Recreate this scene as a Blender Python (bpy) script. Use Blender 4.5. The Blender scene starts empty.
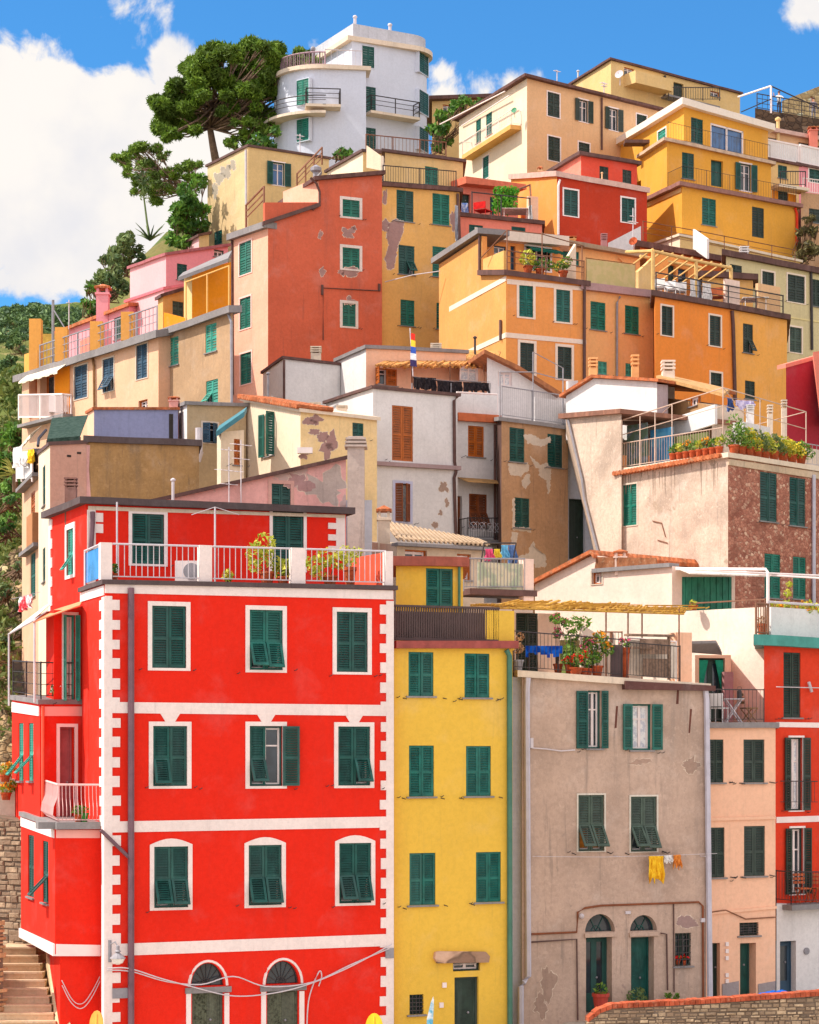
import bpy, bmesh, math, random
from mathutils import Vector, Matrix, noise
RND = random.Random(11)
F = 2190.0; CX = 409.5; HY = 750.0          # lens of the photograph in pixels, its axis and its horizon
scene = bpy.context.scene
COL = scene.collection
rad = math.radians
V = Vector

def P(x, y, Y):
    return V(((x - CX) / F * Y, Y, (HY - y) / F * Y))

# ------------------------------------------------------------------ terrain height
GY = [(20, -8.6), (66, -8.3), (72, -4.5), (82, 0), (90, 3.0), (97, 6), (110, 12.5), (124, 18), (145, 29), (160, 38), (175, 42), (200, 44), (260, 30), (330, 0), (420, -20)]
def ground_z(X, Y):
    z = GY[-1][1]
    if Y <= GY[0][0]: z = GY[0][1]
    else:
        for (a, za), (b, zb) in zip(GY, GY[1:]):
            if a <= Y <= b:
                z = za + (zb - za) * (Y - a) / (b - a); break
    lim = -9.5 - (Y - 60) * .085
    if X < lim and Y > 68:
        z -= (lim - X) * 1.0
    return max(z, -12.0)

# ------------------------------------------------------------------ materials
def s2l(c):
    c /= 255.0
    return c / 12.92 if c <= .04045 else ((c + .055) / 1.055) ** 2.4
def C3(r, g, b, k=1.0):
    return tuple(min(.86, s2l(v) * k) for v in (r, g, b))
_M = {}
class NT:
    def __init__(s, name):
        s.mat = bpy.data.materials.new(name); s.mat.use_nodes = True
        s.t = s.mat.node_tree; s.n = s.t.nodes; s.bsdf = s.n['Principled BSDF']
        s.tc = s.n.new('ShaderNodeTexCoord')
    def mapping(s, scale, rot=(0, 0, 0)):
        m = s.n.new('ShaderNodeMapping'); m.inputs['Scale'].default_value = scale
        m.inputs['Rotation'].default_value = rot
        s.t.links.new(s.tc.outputs['Object'], m.inputs['Vector']); return m.outputs['Vector']
    def noise(s, vec, scale, detail=4, rough=.55, dist=0):
        n = s.n.new('ShaderNodeTexNoise'); n.inputs['Scale'].default_value = scale
        n.inputs['Detail'].default_value = detail; n.inputs['Roughness'].default_value = rough
        n.inputs['Distortion'].default_value = dist
        s.t.links.new(vec, n.inputs['Vector']); return n.outputs['Fac']
    def ramp(s, fac, a, b, va=0.0, vb=1.0):
        r = s.n.new('ShaderNodeMapRange'); r.inputs['From Min'].default_value = a
        r.inputs['From Max'].default_value = b; r.inputs['To Min'].default_value = va; r.inputs['To Max'].default_value = vb
        r.interpolation_type = 'SMOOTHSTEP'
        s.t.links.new(fac, r.inputs['Value']); return r.outputs['Result']
    def mul(s, a, b):
        m = s.n.new('ShaderNodeMath'); m.operation = 'MULTIPLY'
        for i, q in enumerate((a, b)):
            if isinstance(q, (int, float)): m.inputs[i].default_value = q
            else: s.t.links.new(q, m.inputs[i])
        return m.outputs[0]
    def add(s, a, b, op='ADD'):
        m = s.n.new('ShaderNodeMath'); m.operation = op
        for i, q in enumerate((a, b)):
            if isinstance(q, (int, float)): m.inputs[i].default_value = q
            else: s.t.links.new(q, m.inputs[i])
        return m.outputs[0]
    def mix(s, fac, a, b):
        m = s.n.new('ShaderNodeMix'); m.data_type = 'RGBA'
        if isinstance(fac, (int, float)): m.inputs[0].default_value = fac
        else: s.t.links.new(fac, m.inputs[0])
        for i, q in ((6, a), (7, b)):
            if isinstance(q, tuple): m.inputs[i].default_value = (*q[:3], 1)
            else: s.t.links.new(q, m.inputs[i])
        return m.outputs[2]
    def bump(s, h, strength=.2, dist=.02):
        b = s.n.new('ShaderNodeBump'); b.inputs['Strength'].default_value = strength; b.inputs['Distance'].default_value = dist
        s.t.links.new(h, b.inputs['Height']); s.t.links.new(b.outputs['Normal'], s.bsdf.inputs['Normal'])
    def out(s, colr, rough=.9, spec=.25):
        if isinstance(colr, tuple): s.bsdf.inputs['Base Color'].default_value = (*colr[:3], 1)
        else: s.t.links.new(colr, s.bsdf.inputs['Base Color'])
        s.bsdf.inputs['Roughness'].default_value = rough
        s.bsdf.inputs['Specular IOR Level'].default_value = spec
        return s.mat

def plaster(name, c, w=.3, patch=None, pa=.62, seed=0.0):
    """painted render: cloudy tone, rain streaks, fine grain; optionally worn through to another coat"""
    key = ('pl', name)
    if key in _M: return _M[key]
    t = NT(name)
    v = t.mapping((1, 1, 1)); v.node.inputs['Location'].default_value = (seed, seed * 1.7, seed * .6)
    sv = t.mapping((1.6, 1.6, .16)); sv.node.inputs['Location'].default_value = (seed * 2, seed, 0)
    dark = tuple(x * (1 - .42 * w) for x in c)
    g = sum(c) / 3
    dirt = tuple((x * .45 + g * .35) * .62 for x in c)
    fade = tuple(min(.84, x * .8 + .2 * (g + .18)) for x in c)
    n1 = t.noise(v, .42, 6, .62)
    base = t.mix(t.ramp(n1, .38, .66), c, dark)
    n4 = t.noise(v, .9, 5, .6, .4)
    base = t.mix(t.mul(t.ramp(n4, .5, .75), min(1, .25 + w)), base, fade)
    st = t.noise(sv, 1.1, 6, .65)
    base = t.mix(t.mul(t.ramp(st, .5, .8), min(.85, w * 1.15)), base, dirt)
    s3 = t.mapping((5, 5, .3)); s3.node.inputs['Location'].default_value = (seed, 2.0, 0)
    base = t.mix(t.mul(t.ramp(t.noise(s3, 1.0, 5, .7), .56, .72), min(.8, w * .9)), base, tuple(x * .7 for x in dirt))
    base = t.mix(t.mul(t.ramp(t.noise(v, 3.4, 6, .7), .56, .66), min(.6, w * .7)), base, tuple(min(.85, x * 1.12 + .03) for x in c))
    base = t.mix(t.mul(t.ramp(t.noise(v, 5.2, 4, .75), .62, .7), min(.7, w * .8)), base, dirt)
    if patch:
        n2 = t.noise(v, .55, 8, .6, .6)
        base = t.mix(t.ramp(n2, pa, pa + .03), base, patch)
    f = t.noise(v, 7, 6, .75)
    base = t.mix(t.ramp(f, .42, .62, 0, .14 + .34 * w), base, tuple(x * .62 for x in c))
    base = t.mix(t.ramp(t.noise(v, 13, 5, .75), .5, .68, 0, .08 + .3 * w), base, tuple(min(.86, x * 1.15 + .03) for x in c))
    h = t.add(t.noise(v, 30, 4, .6), t.mul(t.noise(v, 2.2, 4, .6), 1.6))
    t.bump(h, .28 + .25 * w, .02)
    _M[key] = t.out(base, .92, .15); return _M[key]

def paint(name, c, var=.15, rough=.55, spec=.3, scale=3.0, bump=0.0):
    key = ('pt', name)
    if key in _M: return _M[key]
    t = NT(name); v = t.mapping((1, 1, 1))
    n = t.noise(v, scale, 5, .65)
    oi = t.n.new('ShaderNodeObjectInfo')
    b = t.mix(t.ramp(n, .35, .7), c, tuple(x * (1 - var * 1.6) for x in c))
    b = t.mix(t.mul(oi.outputs['Random'], var * 1.8), b, tuple(min(.8, x * .55 + .04) for x in c))
    sv_ = t.mapping((2.2, 2.2, .35)); b = t.mix(t.mul(t.ramp(t.noise(sv_, 1.6, 5, .7), .5, .72), min(.6, var * 1.9)), b, tuple(min(.8, x * 1.35 + .03) for x in c))
    if bump: t.bump(t.noise(v, 40, 3), bump, .01)
    _M[key] = t.out(b, rough, spec); return _M[key]

def stone(name, c1, c2, mortar, scale=3.0, rough=.95, squash=1.6, bump=.7):
    key = ('st', name)
    if key in _M: return _M[key]
    t = NT(name); v = t.mapping((1, 1, squash))
    d = t.n.new('ShaderNodeTexNoise'); d.inputs['Scale'].default_value = scale * 1.2
    t.t.links.new(v, d.inputs['Vector'])
    vm = t.n.new('ShaderNodeVectorMath'); vm.operation = 'MULTIPLY_ADD'
    t.t.links.new(d.outputs['Color'], vm.inputs[0]); vm.inputs[1].default_value = (.25 / scale * 2,) * 3
    t.t.links.new(v, vm.inputs[2])
    vo = t.n.new('ShaderNodeTexVoronoi'); vo.inputs['Scale'].default_value = scale
    ve = t.n.new('ShaderNodeTexVoronoi'); ve.inputs['Scale'].default_value = scale; ve.feature = 'DISTANCE_TO_EDGE'
    for q in (vo, ve): t.t.links.new(vm.outputs[0], q.inputs['Vector'])
    sp = t.n.new('ShaderNodeSeparateColor'); t.t.links.new(vo.outputs['Color'], sp.inputs[0])
    b = t.mix(sp.outputs[0], c1, c2)
    b = t.mix(t.ramp(sp.outputs[1], .75, 1.0, 0, .8), b, tuple(min(.75, x * 1.9 + .06) for x in c2))
    b = t.mix(t.ramp(t.noise(v, 1.1, 5), .45, .7, 0, .5), b, tuple(x * .5 for x in c1))
    b = t.mix(t.ramp(ve.outputs['Distance'], .0, .07, 1, 0), b, mortar)
    h = t.add(t.ramp(ve.outputs['Distance'], 0, .16), t.mul(t.noise(v, 14, 4), .5))
    t.bump(h, bump, .06)
    _M[key] = t.out(b, rough, .15); return _M[key]

def terracotta(name='terracotta_tiles', c=C3(196, 112, 72), w=.5):
    key = ('tc', name)
    if key in _M: return _M[key]
    t = NT(name); v = t.mapping((1, 1, 1))
    b = t.mix(t.ramp(t.noise(v, 2.6, 6, .7), .35, .68), c, tuple(x * .45 for x in c))
    b = t.mix(t.ramp(t.noise(v, 6, 4, .7), .5, .75, 0, w), b, C3(190, 170, 140))
    wv = t.n.new('ShaderNodeTexWave'); wv.inputs['Scale'].default_value = 1.6; wv.wave_type = 'BANDS'
    t.t.links.new(v, wv.inputs['Vector'])
    t.bump(t.add(t.noise(v, 20, 4), wv.outputs['Fac']), .5, .03)
    _M[key] = t.out(b, .9, .15); return _M[key]

def leafmat(name, c1, c2, c3=None, trans=.25):
    key = ('lf', name)
    if key in _M: return _M[key]
    t = NT(name); v = t.mapping((1, 1, 1))
    gi = t.n.new('ShaderNodeNewGeometry')
    b = t.mix(gi.outputs['Random Per Island'], c1, c2)
    if c3: b = t.mix(t.ramp(t.noise(v, .55, 3), .42, .66), b, c3)
    t.bsdf.inputs['Subsurface Weight'].default_value = 0
    m = t.out(b, .6, .25)
    tr = t.n.new('ShaderNodeBsdfTranslucent'); t.t.links.new(b, tr.inputs['Color'])
    mx = t.n.new('ShaderNodeMixShader'); mx.inputs[0].default_value = trans
    t.t.links.new(t.bsdf.outputs[0], mx.inputs[1]); t.t.links.new(tr.outputs[0], mx.inputs[2])
    t.t.links.new(mx.outputs[0], t.n['Material Output'].inputs['Surface'])
    _M[key] = m; return m

def glass_mat(name, c, rough=.06):
    key = ('gl', name)
    if key in _M: return _M[key]
    t = NT(name); v = t.mapping((1, 1, 1))
    b = t.mix(t.ramp(t.noise(v, 1.5, 3), .4, .7), c, tuple(x * .5 for x in c))
    _M[key] = t.out(b, rough, .6); return _M[key]

def cloth(name, c, c2=None, scale=6.0):
    key = ('cl', name)
    if key in _M: return _M[key]
    t = NT(name); v = t.mapping((1, 1, 1))
    b = t.mix(t.ramp(t.noise(v, scale, 3), .42, .6), c, c2 or tuple(x * .8 for x in c))
    _M[key] = t.out(b, .9, .1); return _M[key]

# shared paints
WHITE = paint('white_trim_paint', C3(238, 222, 218), .06, .8, .2)
STONEW = plaster('pale_stone_trim', C3(214, 204, 190), .35)
TRIM = plaster('painted_trim', C3(238, 220, 214), .22)
PAINTS = {
    'g': paint('green_shutter_paint', C3(10, 104, 92), .3, .5),
    'gd': paint('dark_green_shutter_paint', C3(18, 82, 74), .3, .5),
    'gk': paint('black_green_shutter_paint', C3(42, 60, 50), .32, .6),
    'gl': paint('bright_green_shutter_paint', C3(10, 116, 96), .3, .5),
    'tq': paint('turquoise_shutter_paint', C3(60, 158, 138), .2, .55),
    'bl': paint('blue_grey_shutter_paint', C3(48, 80, 104), .2, .55),
    'gy': paint('grey_green_shutter_paint', C3(72, 90, 78), .2, .6),
    'br': paint('brown_shutter_paint', C3(190, 98, 22), .2, .55),
    'rb': paint('reddish_brown_shutter_paint', C3(140, 70, 26), .2, .55),
    'w': WHITE,
}
PCOL = {'g': C3(10, 104, 92), 'gd': C3(18, 82, 74), 'gk': C3(42, 60, 50), 'gl': C3(10, 116, 96), 'tq': C3(60, 158, 138), 'bl': C3(48, 80, 104), 'gy': C3(72, 90, 78), 'br': C3(190, 98, 22), 'rb': C3(140, 70, 26)}
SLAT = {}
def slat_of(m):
    'the same paint on louvres, darkened for the shade between slats'
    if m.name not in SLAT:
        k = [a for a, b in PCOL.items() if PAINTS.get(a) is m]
        SLAT[m.name] = paint(m.name + '_shaded_louvres', tuple(x * .78 for x in PCOL[k[0]]), .3, .65) if k else m  # louvre self-shadow is put into this darker colour
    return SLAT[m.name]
GLASS = glass_mat('window_glass', C3(52, 62, 70))
GLASSB = glass_mat('blue_window_glass', C3(40, 92, 146))
CURTAIN = cloth('net_curtain', C3(226, 224, 222), C3(190, 192, 200), 9)
DARKROOM = paint('dim_room', C3(48, 40, 36), .2, .9)
IRON = paint('dark_iron', C3(58, 50, 50), .15, .5)
GREYMETAL = paint('grey_metal', C3(150, 146, 152), .15, .45)
PALEMETAL = paint('pale_metal', C3(206, 196, 200), .1, .4)
RUST = paint('rusty_iron', C3(140, 92, 66), .25, .75)
PIPE = paint('purple_grey_pipe', C3(112, 82, 92), .15, .5)
BROWNEDGE = paint('dark_brown_eave', C3(104, 72, 66), .3, .75, .2, 2.0, .2)
GREYSLAB = plaster('grey_concrete_slab', C3(140, 134, 134), .5)
DARKSLAB = plaster('dark_slate_edge', C3(92, 78, 78), .4)
CREAMSLAB = plaster('cream_cornice', C3(226, 206, 184), .3)
TILE = terracotta()
WOOD = paint('weathered_wood', C3(150, 110, 72), .3, .8, .15, 4.0, .3)
CANE = paint('yellow_cane', C3(214, 160, 62), .3, .85, .1, 8.0, .3)
POT = terracotta('terracotta_pot', C3(190, 88, 52), .2)

# ------------------------------------------------------------------ mesh collector
ORG = {}
class MB:
    def __init__(s): s.v = []; s.f = []; s.m = []
    def add(s, vs, fs, m=0):
        o = len(s.v); s.v += [V(q) for q in vs]; s.f += [[o + i for i in f] for f in fs]; s.m += [m] * len(fs)
    def hexa(s, p, m=0):
        s.add(p, [(0, 3, 2, 1), (4, 5, 6, 7), (0, 1, 5, 4), (1, 2, 6, 5), (2, 3, 7, 6), (3, 0, 4, 7)], m)
    def boxf(s, O, u, v, n, a0, a1, b0, b1, c0, c1, m=0):
        s.hexa([O + u * a + v * b + n * c for c in (c0, c1) for a, b in ((a0, b0), (a1, b0), (a1, b1), (a0, b1))], m)
    def box(s, x0, x1, y0, y1, z0, z1, m=0):
        s.boxf(V((0, 0, 0)), V((1, 0, 0)), V((0, 1, 0)), V((0, 0, 1)), x0, x1, y0, y1, z0, z1, m)
    def prism(s, poly, d, m=0):
        n = len(poly); a = [V(p) for p in poly]; b = [p + d for p in a]
        s.add(a + b, [tuple(range(n))[::-1], tuple(range(n, 2 * n))] + [(i, (i + 1) % n, n + (i + 1) % n, n + i) for i in range(n)], m)
    def tube(s, pts, r, seg=6, m=0, r2=None, cap=True):
        pts = [V(p) for p in pts]; k = len(pts); o = len(s.v); vs = []; fs = []
        rs = r if isinstance(r, (list, tuple)) else [r + ((r2 if r2 is not None else r) - r) * i / max(1, k - 1) for i in range(k)]
        for i, p in enumerate(pts):
            d = (pts[min(i + 1, k - 1)] - pts[max(i - 1, 0)])
            if d.length < 1e-9: d = V((0, 0, 1))
            d.normalize()
            a = d.cross(V((0, 0, 1)) if abs(d.z) < .9 else V((1, 0, 0))).normalized(); b = d.cross(a)
            for j in range(seg):
                t = 2 * math.pi * (j + .5) / seg
                vs.append(p + a * (math.cos(t) * rs[i]) + b * (math.sin(t) * rs[i]))
        for i in range(k - 1):
            for j in range(seg):
                fs.append((i * seg + j, i * seg + (j + 1) % seg, (i + 1) * seg + (j + 1) % seg, (i + 1) * seg + j))
        if cap: fs += [tuple(range(seg))[::-1], tuple(range((k - 1) * seg, k * seg))]
        s.add(vs, fs, m)
    def lathe(s, c, prof, seg=12, m=0):
        vs = []; fs = []; k = len(prof)
        for r, z in prof:
            for j in range(seg):
                t = 2 * math.pi * j / seg
                vs.append(V(c) + V((math.cos(t) * r, math.sin(t) * r, z)))
        for i in range(k - 1):
            for j in range(seg):
                fs.append((i * seg + j, i * seg + (j + 1) % seg, (i + 1) * seg + (j + 1) % seg, (i + 1) * seg + j))
        fs += [tuple(range(seg))[::-1], tuple(range((k - 1) * seg, k * seg))]
        s.add(vs, fs, m)
    def ball(s, c, r, sc=(1, 1, 1), seg=10, rings=6, m=0):
        c = V(c); vs = []; fs = []
        for i in range(rings + 1):
            p = math.pi * i / rings
            for j in range(seg):
                t = 2 * math.pi * j / seg
                vs.append(c + V((r * sc[0] * math.sin(p + 1e-4) * math.cos(t), r * sc[1] * math.sin(p + 1e-4) * math.sin(t), r * sc[2] * math.cos(p))))
        for i in range(rings):
            for j in range(seg):
                fs.append((i * seg + j, i * seg + (j + 1) % seg, (i + 1) * seg + (j + 1) % seg, (i + 1) * seg + j))
        s.add(vs, fs, m)
    def mesh(s, name, mats, o, recalc=True, smooth=False):
        me = bpy.data.meshes.new(name); me.from_pydata([tuple(q - o) for q in s.v], [], s.f)
        for q in (mats if isinstance(mats, (list, tuple)) else [mats]): me.materials.append(q)
        me.polygons.foreach_set('material_index', s.m)
        if smooth: me.polygons.foreach_set('use_smooth', [True] * len(me.polygons))
        me.update()
        if recalc:
            bm = bmesh.new(); bm.from_mesh(me); bmesh.ops.recalc_face_normals(bm, faces=bm.faces); bm.to_mesh(me); bm.free()
        return me
    def build(s, name, mats, parent=None, loc=None, recalc=True, smooth=False):
        o = ORG[parent.name] if parent else V(loc or (0, 0, 0))
        ob = bpy.data.objects.new(name, s.mesh(name, mats, o, recalc, smooth)); COL.objects.link(ob)
        if parent: ob.parent = parent
        else: ob.location = o
        ORG[ob.name] = o
        return ob

def tag(ob, label, cat, group=None, kind=None):
    ob['label'] = label
    ob['category'] = cat
    if group: ob['group'] = group
    if kind: ob['kind'] = kind
    return ob
def structure(ob, kind='structure'):
    ob['kind'] = kind; return ob
def empty(name, loc, label, cat, group=None):
    e = bpy.data.objects.new(name, None); e.empty_display_size = .3; COL.objects.link(e); e.location = loc
    ORG[e.name] = V(loc); return tag(e, label, cat, group)

# ------------------------------------------------------------------ vertical planes addressed by the photograph's pixels
class Face:
    def __init__(s, A, B):
        s.A = V((A.x, A.y)); d = V((B.x - A.x, B.y - A.y)); s.len = d.length; d.normalize()
        s.u = V((d.x, d.y, 0)); s.n = V((d.y, -d.x, 0)); s.v = V((0, 0, 1))
    def back(s, d):
        A = s.A - V((s.n.x, s.n.y)) * d; return Face(V((A.x, A.y, 0)), V((A.x + s.u.x * s.len, A.y + s.u.y * s.len, 0)))
    def ut(s, x):
        k = (x - CX) / F; return (k * s.A.y - s.A.x) / (s.u.x - k * s.u.y)
    def Y(s, x): return s.A.y + s.u.y * s.ut(x)
    def z(s, x, y): return (HY - y) / F * s.Y(x)
    def at(s, t, z, off=0): return V((s.A.x + s.u.x * t, s.A.y + s.u.y * t, z)) + s.n * off
    def pt(s, x, y, off=0): return s.at(s.ut(x), s.z(x, y), off)
    def rect(s, cx, cy, w, h):
        Y = s.Y(cx); return s.ut(cx - w / 2), s.ut(cx + w / 2), (HY - cy - h / 2) / F * Y, (HY - cy + h / 2) / F * Y
    def bx(s, mb, x0, x1, y0, y1, d0, d1, m=0):
        t0, t1, z0, z1 = s.rect((x0 + x1) / 2, (y0 + y1) / 2, x1 - x0, y1 - y0)
        mb.boxf(s.at(0, 0), s.u, s.v, s.n, t0, t1, z0, z1, d0, d1, m)
    def poly(s, mb, pts, d0, d1, m=0):
        mb.prism([s.pt(x, y, d0) for x, y in pts], s.n * (d1 - d0), m)
    def pipe(s, mb, pts, r, off=.08, seg=6, m=0):
        mb.tube([s.pt(x, y, off) for x, y in pts], r, seg, m)

def irregular(cx, cy, rx, ry, n=14, jag=.35, rnd=RND):
    out = []; n = 36; sx = rnd.uniform(0, 99)
    for i in range(n):
        a = 2 * math.pi * i / n; k = 1 + jag * (1.6 * noise.noise(V((math.cos(a) * 1.1 + sx, math.sin(a) * 1.1, 1))) + .9 * noise.noise(V((math.cos(a) * 3.2 + sx, math.sin(a) * 3.2, 5))) + .5 * noise.noise(V((math.cos(a) * 8 + sx, math.sin(a) * 8, 9))))
        out.append((cx + math.cos(a) * rx * k, cy + math.sin(a) * ry * k))
    return out

def ragged(pts, step=.9, amp=.9):
    out = []; sd = RND.uniform(0, 99)
    for (x0, y0), (x1, y1) in zip(pts, pts[1:] + pts[:1]):
        L_ = math.hypot(x1 - x0, y1 - y0); n = max(1, int(L_ / step))
        for i in range(n):
            x = x0 + (x1 - x0) * i / n; y = y0 + (y1 - y0) * i / n
            out.append((x + amp * (noise.noise(V((x * .35 + sd, y * .35, 1))) + .7 * noise.noise(V((x * 1.1 + sd, y * 1.1, 2)))) * 1.5, y + amp * (noise.noise(V((x * .35 + sd, y * .35, 5))) + .7 * noise.noise(V((x * 1.1 + sd, y * 1.1, 7)))) * 1.5))
    return out

# ------------------------------------------------------------------ shutters and windows
def leaf(mb, O, u, v, n, w, h, pitch, part='full', m=0):
    st = min(.065, w * .17); mid = h * .47; th = .04
    bx = lambda a0, a1, b0, b1, c0=0, c1=th: mb.boxf(O, u, v, n, a0, a1, b0, b1, c0, c1, m)
    def slats(lo, hi):
        k = max(2, int(round((hi - lo) / pitch))); p = (hi - lo) / k
        for i in range(k):
            zc = lo + (i + .5) * p; a0, a1 = st, w - st
            q = []
            for c in (0, .011):
                for a, b, d in ((a0, zc - p * .47, .024), (a1, zc - p * .47, .024), (a1, zc + p * .47, -.006), (a0, zc + p * .47, -.006)):
                    q.append(O + u * a + v * b + n * (d + c))
            mb.hexa(q, m + 1)
    if part == 'panel':
        bx(0, w, 0, h, .006, .03)
        for b0, b1 in ((0, .12), (mid - .05, mid + .05), (h - .1, h)): bx(st, w - st, b0, b1)
        bx(0, st, 0, h); bx(w - st, w, 0, h)
        return
    if part == 'lower':
        bx(0, st, 0, h); bx(w - st, w, 0, h); bx(st, w - st, 0, .07); bx(st, w - st, h - .05, h); slats(.07, h - .05); return
    bx(0, st, 0, h); bx(w - st, w, 0, h); bx(st, w - st, h - .06, h); bx(st, w - st, 0, .05 if part == 'upper' else .08)
    bx(st, w - st, mid - .03, mid + .04)
    slats(mid + .04, h - .06)
    if part == 'full': slats(.08, mid - .03)

class Body:
    """one block of a house: a prism on four top corners (l, c, r, b), its front face F and left face L"""
    def __init__(s, h, name, C, R, L, D, base, mats, poly=None, visible_base=None):
        s.h = h; s.name = name; s.mats = mats if isinstance(mats, (list, tuple)) else [mats, mats]
        c = P(*C)
        def solve(q):
            if len(q) == 3:
                if q[1] is None: w_ = P(q[0], 0, q[2]); w_.z = c.z; return w_
                return P(*q)
            return P(q[0], q[1], C[2] * (HY - C[1]) / (HY - q[1]))
        r = solve(R)
        back = V((-(r - c).y, (r - c).x, 0)).normalized()
        l = solve(L) if L else c + V((c.x, c.y, 0)).normalized() * D
        b = l + r - c
        s.c, s.r, s.l, s.b = c, r, l, b
        s.F = Face(c, r); s.L = Face(l, c); s.Rt = Face(r, b)
        s.cut = MB(); s.poly = poly; s.back = V((l.x - c.x, l.y - c.y, 0))
        zb = base if base is not None else min(ground_z(q.x, q.y) for q in (c, r, l, b)) - 1.5
        s.zb = zb
    def face(s, k): return {'F': s.F, 'L': s.L, 'R': s.Rt}[k] if isinstance(k, str) else k
    def ztop(s, X, Y):
        a = s.r - s.c; b = s.l - s.c; det = a.x * b.y - a.y * b.x
        dx, dy = X - s.c.x, Y - s.c.y
        p = (dx * b.y - dy * b.x) / det; q = (a.x * dy - a.y * dx) / det
        return s.c.z + a.z * p + b.z * q
    def body_mesh(s):
        mb = MB()
        if s.poly:
            pts = [s.F.pt(x, y) for x, y in s.poly]
            mb.prism(pts, s.back)
        else:
            t = [s.l, s.c, s.r, s.b]; lo = [V((q.x, q.y, s.zb)) for q in t]
            mb.hexa(lo + t)
        return mb
    # parts on the body ------------------------------------------------------------
    def w(s, k, cx, cy, w, h, st='cc', col='g', fr=None, fw=.12, sill=True, pane=GLASS, name='window', curtain=False, arch=0, ang=33, key=False, bars=False):
        f = s.face(k); t0, t1, z0, z1 = f.rect(cx, cy, w, h); Y = f.Y(cx); mi = 1 if k == 'L' else 0
        O = f.at(0, 0); u, v, n = f.u, f.v, f.n
        s.cut.boxf(O, u, v, n, t0, t1, z0, z1, -.24, .35, mi)
        pm = PAINTS[col] if isinstance(col, str) else col
        mb = MB(); j = .045
        for a0, a1, b0, b1 in ((t0 + .003, t0 + j, z0, z1), (t1 - j, t1 - .003, z0, z1), (t0 + j, t1 - j, z1 - j, z1 - .003), (t0 + j, t1 - j, z0 + .003, z0 + j)):
            mb.boxf(O, u, v, n, a0, a1, b0, b1, -.16, -.085, 1)
        if fr:
            g = fw
            mb.boxf(O, u, v, n, t0 - g, t0, z0 - g * .6, z1, -.03, .028); mb.boxf(O, u, v, n, t1, t1 + g, z0 - g * .6, z1, -.03, .028)
            mb.boxf(O, u, v, n, t0, t1, z0 - g * .6, z0, -.03, .03)
            if arch:
                N = 8; top = [(t0 - g + (t1 - t0 + 2 * g) * i / N) for i in range(N + 1)]
                up = [f.at(t, z1 + g * .45 + arch * math.sin(math.pi * i / N), -.03) for i, t in enumerate(top)]
                mb.prism([f.at(t0 - g, z1, -.03)] + up + [f.at(t1 + g, z1, -.03)], n * .06)
            else:
                mb.boxf(O, u, v, n, t0 - g, t1 + g, z1, z1 + g, -.03, .029)
            if key:
                tm = (t0 + t1) / 2
                mb.prism([f.at(tm - .13, z1 + g, -.02), f.at(tm + .13, z1 + g, -.02), f.at(tm + .36, z1 + g + .36, -.02), f.at(tm - .36, z1 + g + .36, -.02)], n * .045)
        if sill and not fr:
            mb.boxf(O, u, v, n, t0 - .08, t1 + .08, z0 - .05, z0 - .002, -.05, .07, 0)
        frm = fr if (fr and not isinstance(fr, str)) else (WHITE if fr else GREYSLAB)
        wo = s.h.part(name, mb, [frm, pm])
        pitch = max(.055, Y / F * 2.5)
        lw = (t1 - t0) / 2 - .009
        tin = 0
        for i, q in enumerate(st):
            if q == '-': tin = 1; continue
            lm = MB(); left = i == 0
            ex = t0 + .003 if left else t1 - .003
            hgt = z1 - z0 - .008; zb = z0 + .004
            if q in 'cp':
                phi = rad(RND.uniform(0, 3.5)) if q == 'c' and RND.random() < .6 else 0; d = -.072
            elif q == 'h': phi = rad(100); d = .02; tin = 1
            elif q == 'a': phi = rad(35); d = -.03; tin = 1
            else: phi = rad(173); d = .075; tin = 1
            if q == 'p':
                tin = 1
                o2 = f.at(ex if left else ex - lw, zb, d)
                leaf(lm, o2, u, v, n, lw, hgt, pitch, 'upper')
                hh = hgt * .47 - .03; a = rad(ang + RND.uniform(-4, 6))
                hi = f.at((ex if left else ex - lw) + .01, zb + hh, d + .03)
                v2 = v * math.cos(a) - n * math.sin(a); n2 = n * math.cos(a) + v * math.sin(a)
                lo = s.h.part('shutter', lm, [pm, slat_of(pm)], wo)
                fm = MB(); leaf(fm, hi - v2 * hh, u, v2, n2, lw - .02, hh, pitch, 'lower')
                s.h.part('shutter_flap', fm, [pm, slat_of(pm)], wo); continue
            c_, s_ = math.cos(phi), math.sin(phi)
            if left: u2 = u * c_ + n * s_; n2 = n * c_ - u * s_
            else: u2 = -u * c_ + n * s_; n2 = n * c_ + u * s_
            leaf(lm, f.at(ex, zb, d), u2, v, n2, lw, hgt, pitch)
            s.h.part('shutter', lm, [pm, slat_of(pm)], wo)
        if tin:
            sm = MB()
            sm.boxf(O, u, v, n, t0 + j, t1 - j, z0 + j, z1 - j, -.205, -.19, 1 if not curtain else 2)
            tm = (t0 + t1) / 2; fr_w = .05
            for a0, a1, b0, b1 in ((t0 + j, t0 + j + fr_w, z0 + j, z1 - j), (t1 - j - fr_w, t1 - j, z0 + j, z1 - j), (tm - .04, tm + .04, z0 + j, z1 - j)):
                sm.boxf(O, u, v, n, a0, a1, b0, b1, -.189, -.15)
            for b0 in (z0 + j, z1 - j - fr_w, z0 + (z1 - z0) * .66):
                for a0, a1 in ((t0 + j + fr_w, tm - .04), (tm + .04, t1 - j - fr_w)):
                    sm.boxf(O, u, v, n, a0, a1, b0, b0 + fr_w * .8, -.189, -.155)
            s.h.part('casement', sm, [WHITE if bars is False else pm, pane, CURTAIN], wo)
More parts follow.
